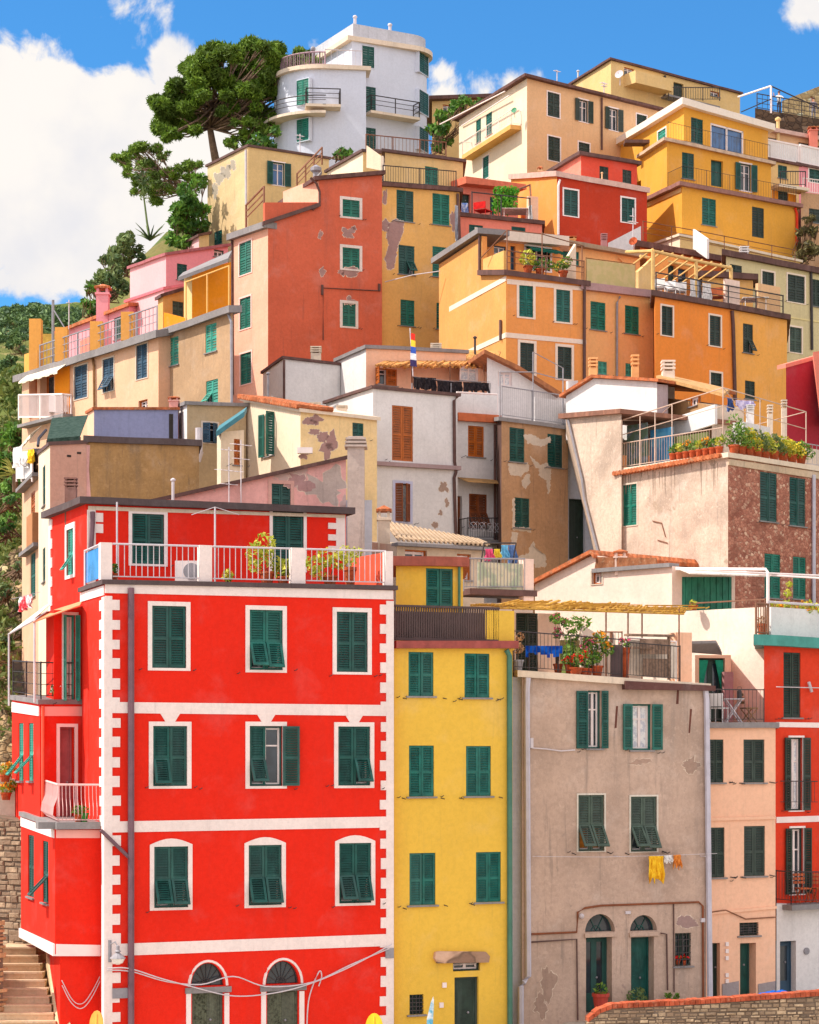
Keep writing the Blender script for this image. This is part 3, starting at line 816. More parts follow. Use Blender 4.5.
# ================================================================== yellow house
H = House('yellow_house', 'narrow plain yellow house with green shutters between the red and the beige houses', (394, 648, 60.05), (512.5, 648, 61.4), None, D=8, mats=[YEL, YEL])
yel = H; m = H.main; f = m.F
for q in ((421, 674, 25, 44), (477, 675.5, 25, 44), (421.5, 771, 25, 51), (478.5, 771, 25, 50), (422.5, 879, 26, 52), (488.5, 877, 25, 50)): m.w('F', *q, st='cc', col='g', sill=True)
H.band(f, [(394, 641), (516, 641), (516, 648.5), (394, 648.5)], paint('red_brown_ledge', C3(160, 74, 66), .2), .18, 'ledge')
H.pipe(f, [(505, 650), (508, 656), (508.5, 1050)], .075, paint('green_pipe', C3(70, 120, 100), .15), .1)
m.door('F', 466.5, 1013, 24, 72, 'gk', leaves=1, deep=.22); m.w('F', 466.5, 966.5, 27, 9, '--', 'gk', sill=False, pane=GLASS)
STL = stone('lintel_stone', C3(130, 100, 84), C3(160, 128, 106), C3(120, 96, 80), 1.0)
mb = MB(); f.poly(mb, [(434, 952), (438, 951), (484, 951.5), (488, 956), (487, 962), (436, 963), (433, 958)], -.02, .14); H.part('door_lintel', mb, STL)
m.w('F', 416.5, 1004.5, 14, 20, '--', 'gk', bars=True, sill=True)
for x, y in ((444, 985), (441, 1005)):
    sb = MB(); f.bx(sb, x - 2, x + 2, y - 2.5, y + 2.5, -.02, .05); H.part('door_bell', sb, WHITE)
hk = MB()
for x, y in ((403, 698), (443, 698), (459, 699), (497, 699), (402, 798), (441, 798), (460, 798), (499, 797), (403, 908), (444, 905), (471, 904), (507, 904)):
    hk.tube([f.pt(x, y, 0), f.pt(x + 2, y + 1, .12)], .014, 5)
H.part('shutter_stay', hk, IRON)
# slatted balcony front and set-back storey
mb = MB(); t0, t1 = f.ut(396), f.ut(499); z0 = f.z(450, 641); z1 = f.z(450, 608); n_ = 44
for i in range(n_ + 1):
    t = t0 + (t1 - t0) * i / n_; mb.boxf(f.at(0, 0), f.u, f.v, f.n, t, t + (t1 - t0) / n_ * .62, z0, z1, -.12, -.09)
mb.boxf(f.at(0, 0), f.u, f.v, f.n, t0, t1 + .05, z1, z1 + .06, -.14, -.05); mb.boxf(f.at(0, 0), f.u, f.v, f.n, t0, t1, z0, z0 + .07, -.085, -.05)
H.part('slatted_railing', mb, paint('dark_slats', C3(84, 62, 60), .2, .7))
mb = MB(); mb.boxf(f.at(0, 0), f.u, f.v, f.n, f.ut(396), f.ut(499), z0, z1 - .1, -.3, -.28); H.part('railing_lining', mb, paint('grey_sheet', C3(150, 130, 126), .2))
a = m.floor(503, .2); H.parapet(a - f.u * .55, a + f.u * .3, 1.05, .22, YEL, 'pillar')
u = H.body('upper_storey', (396, 565, 62.6), (463, 566.5, 63.4), None, D=4, base=m.c.z - .3, mats=[YEL, YEL])
u.roof(.24, .18, paint('red_brown_roof_edge', C3(164, 86, 70), .2, .8), 'roof'); u.w('F', 439.5, 587.5, 27, 38, 'cc', 'g')
H.pipe(u.F, [(458, 566), (458, 612)], .04, paint('green_pipe', C3(70, 120, 100), .15))

# ================================================================== beige house
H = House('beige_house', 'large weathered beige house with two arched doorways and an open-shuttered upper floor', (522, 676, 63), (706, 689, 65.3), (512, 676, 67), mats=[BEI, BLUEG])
bei = H; m = H.main; f = m.F
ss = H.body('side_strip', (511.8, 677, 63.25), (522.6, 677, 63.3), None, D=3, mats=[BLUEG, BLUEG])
m.roof(.16, .14, CREAMSLAB, 'terrace_slab'); H.roof_ob = None
m.w('F', 594.5, 719.5, 13, 58, '-o', 'gd', pane=GLASS, sill=True); 
ex = MB(); o = f.pt(576.5, 748.5, .02); 
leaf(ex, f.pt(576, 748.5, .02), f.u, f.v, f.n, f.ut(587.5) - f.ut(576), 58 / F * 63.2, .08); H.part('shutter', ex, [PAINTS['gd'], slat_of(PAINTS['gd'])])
m.w('F', 641.5, 727, 20, 46, 'oo', 'g', fr=None, pane=GLASS, curtain=True)
m.w('F', 591, 823, 26, 56, 'pp', 'gy', fr=STONEW, fw=.05, pane=cloth('orange_blind', C3(190, 120, 50))); m.w('F', 643.5, 824, 26, 55, 'pp', 'gy', fr=STONEW, fw=.05)
H.pipe(f, [(526, 678), (525, 690), (526.5, 976), (522, 982), (519, 986), (519, 1050)], .085, paint('pale_pipe', C3(196, 192, 204), .1), .12)
H.pipe(f, [(704, 690), (705, 700), (708.5, 1010)], .085, paint('pale_pipe', C3(196, 192, 204), .1), .1)
H.pipe(f, [(531, 934), (576, 932), (577, 912), (584, 908), (600, 905.5), (698, 902), (702, 906), (702.5, 1005)], .03, PAINTS['rb'], .05, 'wall_pipe')
H.pipe(f, [(531, 942), (576, 939), (577, 1020)], .025, BROWNEDGE, .05, 'wall_pipe')
H.pipe(f, [(660, 933), (666, 934), (667, 990)], .022, BROWNEDGE, .04, 'wall_pipe'); H.pipe(f, [(673, 904), (673.5, 992)], .02, BROWNEDGE, .04, 'wall_pipe')
for x0, x1, xd0, xd1, yt, yl in ((585, 615, 586, 606, 914, 933), (630, 657, 634, 652, 915, 932)):
    m.door('F', (x0 + x1) / 2 - 1, 975, x1 - x0 - 4, 76, 'gd', leaves=1 if x0 > 600 else 2, glass=x0 < 600, deep=.45)
    arch_light(H, m, 'F', x0, x1, yl - 1, yt, GLASS, PAINTS['gd'], 2, .3)
    sb = MB(); f.bx(sb, x0 - 1, x1 + 1, yl, yl + 4, -.02, .07); H.part('door_lintel', sb, BEI)
m.w('F', 683, 949.5, 16, 33, '--', 'gk', bars=True)
m.patch('F', irregular(686, 922, 11, 6), plaster('mauve_patch', C3(160, 132, 126), .3))
for pts in ([(616, 706), (618, 706), (616.5, 728), (614.5, 728)], [(690, 709), (692, 709), (690, 733), (688.5, 733)], [(677, 690), (679, 690), (678.5, 704), (676, 704)]):
    m.patch('F', pts, paint('rust_streak', C3(110, 52, 34), .3, .9), .004, 'rust_stain')
OLDPL = plaster('old_grey_patch', C3(172, 144, 128), .6)
for c in ((548, 985, 7, 16), (541, 1005, 6, 12), (640, 762, 9, 3), (690, 766, 8, 7)): m.patch('F', irregular(*c, 16, .5), OLDPL, .003)
mb = MB(); f.bx(mb, 529, 532, 738, 748, -.02, .1); f.pipe(mb, [(531, 748), (545, 749), (560, 751), (574, 750)], .02, .06); H.part('wall_bracket', mb, PALEMETAL)
hk = MB()
for x, y in ((572, 853), (607, 852), (625, 853), (662, 851)): hk.tube([f.pt(x, y, 0), f.pt(x + 2, y + 1.5, .14)], .016, 5)
H.part('shutter_stay', hk, IRON)
mb = MB(); c = f.pt(580.5, 916, .07); mb.ball(c, .08); f.bx(mb, 700, 704, 918, 922, -.02, .08); f.bx(mb, 625, 630, 911, 914, -.02, .05); H.part('wall_fitting', mb, PALEMETAL)
# terrace of the beige house
a, b = m.floor(514, .1), m.floor(622, .1)
H.rail([a, b], 1.12, IRON, .12, .009, posts=True)
H.rail([m.floor(627, .1), m.floor(680, .1)], 1.05, IRON, .1, .009, posts=True)
DKS = plaster('dark_stained_eave', C3(104, 70, 66), .6)
mb = MB(); f.poly(mb, [(622, 681), (680, 684), (712, 686), (712, 691), (622, 689.5)], -.3, .22); H.part('eave', mb, DKS)
u = H.body('upper_storey', (502, 612, 67.3), (560, 614, 67.6), None, D=4, base=m.c.z - .3, mats=[CRPINK, CRPINK])
u.w('F', 527, 643, 22, 60, 'cc', 'gk')
H.parapet(m.floor(581, 1.6), m.floor(640, 3.4), 1.5, .1, CRW, 'stair_wall', h2=.6)
# cane pergola on thin posts
mb = MB(); pg = [P(470, 605, 63.6), P(684, 612, 66), P(684, 607, 70), P(520, 600, 67)]
for i in range(46):
    t = i / 45.0; a = pg[0].lerp(pg[1], t); b = pg[3].lerp(pg[2], t); j = V((RND.uniform(-.08, .08), 0, RND.uniform(-.05, .05)))
    mb.tube([a + j, (a + b) / 2 - V((0, 0, .06 + RND.uniform(0, .05))), b - j], .03, 5)
for t in (0, .35, .7, 1):
    a = pg[0].lerp(pg[3], t) - V((0, 0, .06)); b = pg[1].lerp(pg[2], t) - V((0, 0, .06)); mb.tube([a, b], .03, 5)
for i in range(26):
    t = RND.random(); a = pg[0].lerp(pg[1], t); b = pg[0].lerp(pg[1], min(1, t + RND.uniform(.1, .3))); d = (pg[3] - pg[0]) * RND.random(); mb.tube([a + d, b + d + V((0, 0, .05))], .022, 4)
po = H.part('pergola', mb, CANE); pm = MB()
for x, Y_ in ((606, 65.3), (628, 65.5), (642, 67), (679, 66), (513, 64)):
    tp = P(x, 609, Y_); pm.tube([V((tp.x, tp.y, m.c.z - .1)), tp], .025, 5)
H.part('post', pm, RUST, po)
mb = MB(); a = m.floor(645, .35); mb.boxf(a, f.u, f.v, f.n, -.05, .85, .08, .62, -.06, -.02); mb.boxf(a, f.u, f.v, f.n, -.2, .75, .75, 1.2, .04, .07)
mb.boxf(a, f.u, f.v, f.n, -.6, .95, 1.28, 1.34, -.2, .1); mb.boxf(a, f.u, f.v, f.n, -.5, .2, .9, .96, .0, .2); mb.boxf(a, f.u, f.v, f.n, .8, .86, 0, 1.3, -.1, .0); H.part('cane_screen', mb, paint('dark_cane_screen', C3(150, 120, 100), .5, .9, .1, 12, .4)); H.rail([m.floor(627, .7), m.floor(676, .8)], 1.2, WHITE, 0, .015, panel=plaster('stained_canvas', C3(216, 200, 184), .7))
mb = MB(); a = m.floor(676, 1.2); mb.boxf(a, f.u, f.v, f.n, .05, .55, 0, 1.5, -.5, 0); H.part('terrace_shed', mb, PINKP)

# ================================================================== peach house, lower right
H = House('peach_house', 'narrow peach house with dark shutters below a small railed terrace with cafe chairs', (704, 727, 66), (775.5, 727, 67), None, D=6, mats=[PINKP, PINKP])
pch = H; m = H.main; f = m.F
for q in ((715.5, 761, 16, 43), (754, 761, 21, 43), (716.5, 852.5, 16, 50), (754.5, 851, 21, 50)): m.w('F', *q, st='cc', col='gk')
m.roof(.14, .12, GREYSLAB, 'terrace_slab'); H.roof_ob = None
m.w('F', 749, 929, 19, 13, '--', 'gk', bars=True); m.door('F', 748, 971, 16, 56, 'gd', leaves=1, deep=.5); m.door('F', 716, 972, 8, 58, 'gk', leaves=1, deep=.3)
for x0, x1 in ((722, 738.5), (758, 775)): H.band(f, [(x0, 984), (x1, 981), (x1, 1005), (x0, 1005)], plaster('grey_dado', C3(158, 146, 146), .4), .03, 'dado')
H.band(f, [(706, 818), (775, 816), (775, 819), (706, 821)], PINKP, .05, 'string_course'); H.band(f, [(710, 912), (776, 906), (776, 908.5), (710, 914.5)], PINKP, .05, 'string_course')
H.pipe(f, [(711, 912), (725, 910), (745, 919), (775, 917)], .02, RUST, .05, 'wall_pipe')
sb = MB()
for y in (942, 949, 956, 973, 979): f.bx(sb, 725, 728, y, y + 4, -.02, .05)
H.part('letter_box', sb, WHITE)
hk = MB()
for x, y in ((731, 782), (741, 783), (771, 782), (732, 877), (742, 877), (771, 875)): hk.tube([f.pt(x - 2, y, .02), f.pt(x + 2, y + 1, .13)], .016, 5)
H.part('shutter_stay', hk, IRON)
H.rail([m.floor(706, .1), m.floor(764, .1)], 1.0, IRON, .13, .009)
u = H.body('upper_storey', (695, 655, 69), (731, 655, 69.3), None, D=2.5, base=m.c.z - .3, mats=[PINKP, PINKP])
u.door('F', 712, 690, 26, 64, 'gk', leaves=2, glass=True, name='balcony_door'); mb = MB(); GRC = cloth('green_curtain', C3(40, 140, 110))
for x0, x1, x2 in ((700, 709, 703), (724, 716, 722)): u.F.poly(mb, [(x0, 660), (x1, 660), (x2, 690), (x0, 694)], -.1, -.06)
H.part('curtain', mb, GRC)
mb = MB(); mb.prism([P(653, 645, 66.5), P(716, 643, 67), P(720, 650, 67.5), P(722, 655, 68.2), P(655, 650, 69)], V((0, 0, .08))); H.part('lean_to_roof', mb, GREYSLAB)
mb = MB(); u.F.back(-.1).bx(mb, 723, 732, 672, 722, -.1, .1); H.part('side_post', mb, plaster('mauve_wall', C3(170, 120, 120), .3))

# ================================================================== red house at the right edge
H = House('orange_red_house', 'orange red house with teal eave and tall dark shutters cut by the right edge', (764, 645, 68.2), (860, 650, 70.5), None, D=6, mats=[REDR, REDR])
orr = H; m = H.main; f = m.F
m.roof(.3, .3, paint('teal_eave', C3(70, 150, 140), .15, .6), 'roof'); H.roof_ob = None
m.w('F', 792, 685, 17, 65, 'cc', 'gk'); m.w('F', 796, 774, 13, 73, 'oo', 'gk', fr=WHITE, fw=.06, curtain=True); m.w('F', 797, 861, 13, 66, 'oo', 'gk', fr=WHITE, fw=.06)
for y0, y1, ya, yb in ((722, 727, 723, 728), (817, 823, 815, 821)): H.band(f, [(776, y0), (840, ya), (840, yb), (776, y1)], WHITE)
H.slab(f, 774, 850, 902, .8, .16, GREYSLAB); a, b = f.pt(775, 902, .72), f.pt(845, 902, .72)
H.rail([f.pt(775, 902, .05), a, b], .98, IRON, .13, .01)
H.rail([f.pt(778, 805, .12), f.pt(815, 805, .12)], .75, IRON, .13, .008, posts=False)
mb = MB(); f.pipe(mb, [(772, 687), (790, 687.5), (815, 688)], .015, .2); f.pipe(mb, [(806, 682), (809, 692)], .05, .12); H.part('clothes_line', mb, PALEMETAL)
g = H.body('lower_storey', (776.5, 904, 68.0), (860, 908, 69.8), None, D=2, base=None, mats=[WHT, WHT])
g.door('F', 788, 968, 16, 54, 'bl', leaves=1, glass=True, deep=.35); mb = MB(); c = g.F.pt(806, 951, .0); mb.tube([c - g.F.n * .05, c + g.F.n * .05], .11, 12); H.part('vent', mb, GREYMETAL)
# white walled terrace on the roof
H.parapet(m.floor(770, .6), m.floor(845, .6), .95, .1, WHT, 'parapet'); H.rail([m.floor(756, .2), m.floor(768, .3)], 1.0, RUST, .12, .02); 
H.rail([m.floor(768, .5), m.floor(845, .5)], 1.1, PALEMETAL, .0, .02, posts=True)

# ================================================================== foreground wall and small left-hand things
def stones(f, x_of, u0, u1, z0, ztop, size, mat, parent, rnd=RND, prot=.05):
    mb = MB(); z = z0
    while z < z0 + 40:
        h = rnd.uniform(.55, 1.1) * size * .62; t = u0 - rnd.uniform(0, size); live = False
        while t < u1:
            w_ = rnd.uniform(.6, 1.7) * size; zt = min(ztop(t + w_ * .5) - .01, z + h + rnd.uniform(-.1, .15) * size)
            if zt - z > .03:
                live = True; g = .012 + rnd.uniform(0, .012); p = prot * rnd.uniform(.25, 1.3); j = lambda: rnd.uniform(-.10, .10) * size
                lo = [(t + g, z + g), (t + w_ - g, z + g), (t + w_ - g, zt - g), (t + g, zt - g)]
                bk = [f.at(a + j() * .4, b + j() * .3, -.05) for a, b in lo]; fr = [f.at(a + (w_ * .16 if i in (0, 3) else -w_ * .16) * rnd.uniform(.3, 1), b + ((zt - z) * .16 if i < 2 else -(zt - z) * .16) * rnd.uniform(.3, 1), p * rnd.uniform(.7, 1.2)) for i, (a, b) in enumerate(lo)]
                mid = [f.at(a + j() * .25, b + j() * .2, p * .55) for a, b in lo]
                mb.hexa(bk + mid); mb.hexa(mid + fr)
            t += w_
        z += h
        if not live: break
    return mb.build('stones', mat, parent)
def stonemat(name, c1, c2, c3):
    t = NT(name); v = t.mapping((1, 1, 1)); gi = t.n.new('ShaderNodeNewGeometry'); b = t.mix(gi.outputs['Random Per Island'], c1, c2); b = t.mix(t.ramp(t.noise(v, 1.3, 5, .7), .42, .62), b, c3); b = t.mix(t.ramp(t.noise(v, 14, 5, .75), .45, .7, 0, .55), b, tuple(x * .5 for x in c1)); t.bump(t.noise(v, 22, 6, .7), .6, .03); return t.out(b, .95, .1)
def stone_wall(name, label, pts_top, Y0, Y1, depth, zbot, mat, cope=None, smat=None, size=.26):
    e = empty(name, P(pts_top[0][0], 1024, Y0), label, 'wall'); A = P(pts_top[0][0], 0, Y0); B = P(pts_top[-1][0], 0, Y1); f = Face(A, B)
    mb = MB(); tp = [f.pt(x, y) for x, y in pts_top]
    mb.prism([V((tp[0].x, tp[0].y, zbot))] + tp + [V((tp[-1].x, tp[-1].y, zbot))], -f.n * depth); mb.build('stonework', mat, e)
    if smat:
        us = [(p - V((f.A.x, f.A.y, 0))).dot(f.u) for p in tp]
        def zt_(t):
            for (a, pa), (b, pb) in zip(zip(us, tp), list(zip(us, tp))[1:]):
                if a <= t <= b: return pa.z + (pb.z - pa.z) * (t - a) / max(1e-6, b - a)
            return -99
        stones(f, None, us[0], us[-1], zbot + .3, zt_, size, smat, e)
    if cope:
        mb = MB()
        for a, b in zip(tp, tp[1:]):
            L_ = (b - a).length; k = int(L_ / .14); d = (b - a) / k
            for i in range(k):
                p = a + d * i; j = RND.uniform(-.012, .012)
                mb.hexa([p + d * .05 + f.n * (.05 + j), p + d * .95 + f.n * (.05 + j), p + d * .95 - f.n * (depth + .03), p + d * .05 - f.n * (depth + .03)] + [q + V((0, 0, .13 + j)) for q in (p + d * .05 + f.n * (.05 + j), p + d * .95 + f.n * (.05 + j), p + d * .95 - f.n * (depth + .03), p + d * .05 - f.n * (depth + .03))])
        mb.build('brick_coping', cope, e)
    return e
MORT = plaster('old_mortar', C3(126, 108, 92), .6)
stone_wall('stone_wall', 'low rubble wall with red brick coping in front of the beige house', [(588, 1022), (600, 1013), (612, 1008.5), (700, 1004), (830, 995)], 59.5, 60.5, .35, -9.4, MORT, BRICKCOPE, stonemat('rubble_stones', C3(128, 108, 90), C3(206, 180, 148), C3(150, 126, 104)), .2)
stone_wall('stone_wall', 'rough grey rubble wall rising behind the steps at the left edge', [(-30, 812), (4, 818), (26, 822), (30, 836)], 63.5, 62.4, .6, -9.4, MORT, None, stonemat('grey_stones', C3(120, 98, 84), C3(190, 164, 136), C3(140, 116, 96)), .3)
stone_wall('stone_wall', 'sunlit strip of tan stone wall left of the steps', [(-20, 905), (2, 920), (3, 932)], 57.8, 58.4, 3.2, -9.4, MORT, None, stonemat('tan_stones', C3(170, 136, 98), C3(214, 180, 136), C3(180, 146, 108)), .24)
e = empty('stairs', P(25, 1020, 58), 'flight of worn stone steps climbing beside the red house', 'stairs')
ST = plaster('worn_stone', C3(214, 184, 150), .5, C3(170, 146, 120), .62)
mb = MB()
for i in range(11):
    y = 1030 - i * 8.2; Y0 = 57.2 + i * .4; z = P(0, y, Y0).z; xl = P(-2, y, Y0).x; xr = P(58 - i * 2.2, y, Y0).x
    mb.box(xl, xr, Y0, Y0 + 3.5, -9.4, z)
    mb.box(xl, xr, Y0 - .03, Y0 + .1, z - .03, z + .02)
mb.build('tread', ST, e)
mb = MB(); q = [P(46, 950, 60.8), P(50, 948, 60.9), P(72, 1030, 57.1), P(58, 1040, 57.05)]
mb.hexa([V((p.x, p.y, -9.4)) for p in q] + q); mb.build('side_wall', plaster('cream_stair_wall', C3(220, 190, 150), .4), e)
# ================================================================== middle rows
PKGREY = plaster('pink_grey_wall', C3(234, 176, 168, .95), .45, C3(190, 166, 158), .58)
PKBROWN = plaster('pink_brown_wall', C3(208, 158, 138, .95), .35)
TAN = plaster('ochre_brown_wall', C3(180, 140, 92, .95), .75)
CREAM = plaster('cream_wall', C3(240, 191, 156, .85), .25)
CREAML = plaster('pale_cream_wall', C3(246, 222, 194, .88), .22)
PEEL = plaster('bare_mauve_plaster', C3(164, 128, 122), .4)
PALEP = plaster('bare_pale_plaster', C3(214, 196, 178), .4)
GREYB = plaster('grey_brown_wall', C3(192, 150, 114, 1.0), .6)
OLDW = plaster('old_stained_wall', C3(222, 196, 176, .9), 1.0, C3(166, 146, 128), .6)
BRICKST = stone('brown_pebble_stone', C3(156, 96, 80), C3(192, 132, 110), C3(140, 92, 78), 7.0, squash=1.2, bump=.5)
TANW = plaster('tan_wall', C3(200, 164, 128, .78), .5)
PEACH = plaster('peach_wall', C3(238, 178, 118, .95), .25)
ORANGE = plaster('orange_wall', C3(240, 158, 88, .95), .2)
ORANGEL = plaster('strong_orange_wall', C3(246, 146, 64, .95), .2)
ORANGE2 = plaster('amber_wall', C3(244, 170, 86, .98), .2)

# pink-grey gable behind the red house
H = House('pink_grey_house', 'weathered pink and grey house with one sloping dark roof edge behind the red roof terrace', (136, 504, 70), (352, 458, 72.6), None, D=5, mats=[PKGREY, PKGREY],
          poly=[(136, 640), (136, 505), (346, 458), (346, 640)])
m = H.main; f = m.F
mb = MB(); q = [f.pt(134, 507, .18), f.pt(348, 459, .18)]; mb.hexa([q[0], q[1], q[1] - f.n * 5.2, q[0] - f.n * 5.2] + [p + V((0, 0, .12)) for p in (q[0], q[1], q[1] - f.n * 5.2, q[0] - f.n * 5.2)]); H.roof_ob = H.part('roof', mb, BROWNEDGE)
m.patch('F', irregular(326, 488, 19, 17, 36, .5), plaster('bare_grey_render', C3(190, 172, 162), .5), .005); m.patch('F', irregular(300, 482, 12, 8, 36, .6), plaster('bare_mauve_render', C3(176, 138, 134), .5), .007)
m.w('F', 281, 497.5, 19, 27, 'cc', 'gd', fr=plaster('pink_surround', C3(206, 160, 148), .3), fw=.12)
H.chimney(173, 503, 478, 5, 69.5, PALEMETAL, 'pipe'); H.antenna(229, 509, 447, 70.5, ((.95, 22), (.62, 26), (.4, 16)))
H.antenna(241, 487, 440, 71, ((.9, 20), (.6, 16)))
cs = MB(); c = P(356, 556, 70.6); 
cs.box(c.x - .27, c.x + .27, c.y - .27, c.y + .4, c.z - 3, P(0, 448, 70.6).z)
for k in range(3): cs.box(c.x - .36 + .02 * k, c.x + .36 - .02 * k, c.y - .36, c.y + .5, P(0, 448 - k * 3.6, 70.6).z, P(0, 446 - k * 3.6, 70.6).z); cs.box(c.x - .25, c.x + .25, c.y - .25, c.y + .38, P(0, 446 - k * 3.6, 70.6).z, P(0, 444.4 - k * 3.6, 70.6).z)
H.part('chimney', cs, plaster('old_chimney_render', C3(196, 178, 168), .6), H.roof_ob)
H.body('wall', (346, 500, 71.2), (372, 500, 71.6), None, D=3, base=None, mats=[BLUEG, BLUEG])

# brown pair of walls at the left
H = House('brown_house', 'windowless house with ochre brown wall and pink brown side above the red house', (50, 444.5, 79.6), (86.5, 443, 80.2), (38.5, 454, 84.5), mats=[PKBROWN, CREAML])
m = H.main; m.roof(.1, .06, BROWNEDGE); f = m.F
b = H.body('wall', (86.5, 441.5, 80.25), (199, 445.5, 82.3), None, D=5, mats=[TAN, TAN]); b.roof(.2, .12, DARKSLAB)
for y in (486, 565): m.w('L', 44, y, 2.6, 40 if y < 500 else 34, 'cc', 'gd')
mb = MB()
for x, y in ((69, 456), (79, 453)): m.F.bx(mb, x - 2, x + 2, y - 1, y + 1, -.02, .02)
H.part('air_brick', mb, DARKROOM)
mb = MB(); b.F.poly(mb, [(86, 445), (90, 445), (89, 470), (91, 502), (86, 505)], -.02, .01); H.part('plaster_patch', mb, PKGREY)

# tall thin cream house at the far left with balconies
H = House('balcony_house', 'tall thin cream house with stacked side balconies and awnings at the left edge', (40, 452, 86), (52, 452, 86.3), (22, 462, 92), mats=[CREAM, CREAM])
m = H.main; fl = m.L; m.roof(.12, .3, GREYSLAB, 'balcony_slab')
m.w('L', 33, 505, 4, 26, 'cc', 'br'); m.w('L', 33, 575, 5, 44, 'cc', 'g'); m.w('L', 27, 468, 6, 18, '--', 'br')
H.slab(fl, 24, 41, 481, .35); H.rail([fl.pt(24, 481, .3), fl.pt(40, 481, .3)], .95, WHITE, .12, .02, panel=WHT)
H.slab(fl, 26, 41, 548, .3); mb = MB(); fl.bx(mb, 34, 40, 515, 548, .05, .3); H.part('balcony_box', mb, plaster('brown_panel', C3(180, 124, 84), .3))
H.awning(fl, 25, 42, 436, .35, .45, cloth('cream_awning', C3(240, 226, 200)), None)
DGREEN = cloth('dark_green_awning', C3(58, 74, 66), C3(40, 58, 50))
mb = MB(); q = [P(47, 440, 83), P(52, 419, 88), P(88, 416, 88), P(80, 437, 83)]; mb.prism(q, V((0, 0, .04))); mb.prism([q[0], q[3], q[3] - V((0, 0, .25)), q[0] - V((0, 0, .25))], V((0, .03, 0))); H.part('green_awning', mb, DGREEN)
pm = MB()
for p in (q[0], q[3]): pm.tube([p, V((p.x, p.y, p.z - 1.2))], .03, 5)
pm.tube([P(38, 446, 83), P(39, 438, 84), P(46, 430, 86)], .06, 5); H.part('awning_frame', pm, IRON)

# lavender shaded wall and beige neighbour
LAV = plaster('lavender_wall', C3(150, 154, 190, .9), .3)
H = House('lavender_house', 'low lavender grey house with thin red tile edge under the cream terrace row', (94, 409, 92), (178, 409, 93.6), (87, 413, 95), mats=[LAV, PINKP])
m = H.main; m.roof(.08, .08, TILE, tiles=False); m.F.back(0)
mb = MB(); m.F.bx(mb, 169, 173, 414, 440, -.02, .02); H.part('slot', mb, DARKROOM)
H.chimney(174, 409, 396, 9, 94, PKGREY, 'cap')
H = House('beige_small_house', 'small beige house with a teal edged lean-to and a grey blue double window', (187, 404, 92.6), (246, 406, 94), (177, 408, 95.5), mats=[plaster('grey_beige_wall', C3(196, 170, 134, .9), .4, C3(180, 178, 190), .6), WHT])
m = H.main; m.roof(.12, .12, GREYSLAB); f = m.F
m.w('F', 210, 433, 15, 20, 'aa', 'bl', fr=PALEP, fw=.07)
e = H.body('lean_to', (221, 432, 90.2), (244, 430, 90.8), (217, 434, 91), base=None, mats=[CREAML, CREAML])
mb = MB(); q = [P(216, 437, 89.6), P(244, 417, 90), P(247, 412, 92), P(219, 431, 92)]; mb.prism(q, V((0, 0, .22))); H.part('lean_to_roof', mb, paint('teal_roof_edge', C3(66, 126, 138), .15))
e.w('F', 237, 452, 6, 26, 'cc', 'br'); mb = MB(); c = P(199, 462, 92); mb.tube([P(199, 428, 92), P(199, 452, 92)], .16, 8); mb.tube([P(199, 452, 92), c], .2, 8, r2=.08); H.part('vent_pipe', mb, PALEMETAL)

# cream house with tile edge
H = House('cream_tile_house', 'cream house with terracotta tile eave, peeling front and open green shutters', (300.5, 411, 90), (377, 419.5, 92.2), (243.5, 400.5, 94.5), mats=[plaster('warm_cream_wall', C3(244, 210, 154, .9), .35), CREAML])
m = H.main; f = m.F; m.roof(.12, .12, CREAMSLAB); 
mb = MB(); a = m.L.pt(243, 400, .12); b = m.L.pt(301, 410, .12); k = 26
for i in range(k + 1):
    p = a.lerp(b, i / k) + V((0, 0, .14)); mb.tube([p + m.L.n * .12, p - m.L.n * 1.6], .11, 6)
H.part('tile_row', mb, TILE, H.roof_ob)
m.w('L', 269.5, 434.5, 9, 43, 'oh', 'g', pane=CURTAIN, sill=True); m.w('F', 358, 431, 11, 16, 'cc', 'gd')
for c in ((310, 421, 6, 4), (317, 420, 6, 4), (314, 432, 5, 3), (322, 437, 5, 5), (332, 441, 6, 8), (327, 449, 6, 8), (305, 455, 5, 4)): m.patch('F', irregular(*c, 12, .45), PEEL, .006)
mb = MB(); a = P(300, 451, 89.9); mb.box(a.x - .1, a.x + .52, a.y - .25, a.y, a.z - .12, a.z + .12); H.part('wall_box', mb, WHITE)
for x, y in ((315, 407), (342, 410)): H.chimney(x, y + 2, y - 4, 10, 94, CREAMSLAB, 'slots', extra=.5)

# white house with brown shutters
H = House('white_house', 'white house with tall brown shutters and a ledge between its two floors', (373, 388, 95), (457.5, 396, 97.1), (326, 403, 99), mats=[WHT, WHT])
m = H.main; f = m.F; m.roof(.1, .12, BROWNEDGE)
m.w('F', 402.5, 433.5, 21, 55, 'cc', 'br', sill=False); m.w('F', 402.5, 502.5, 15, 38, 'aa', 'rb', pane=CURTAIN, fr=plaster('lavender_reveal', C3(190, 190, 214), .1), fw=.12)
mb = MB(); f.poly(mb, [(373, 461.5), (459, 466.5), (459, 470.5), (373, 465.5)], -.05, .2); H.part('ledge', mb, plaster('mauve_ledge', C3(168, 142, 142), .3))
H.pipe(f, [(456, 397), (453, 401), (453.5, 462), (455, 472), (453, 478), (455, 545)], .07, BROWNEDGE, .1)
for c in ((444, 487, 4, 5), (441, 513, 3, 2), (435, 525, 3, 3), (447, 503, 2, 4)): m.patch('F', irregular(*c, 10, .5), OLDPL, .005)
H.rail([m.floor(416, 1.0), m.floor(456, 1.0)], .7, IRON, .15, .012)
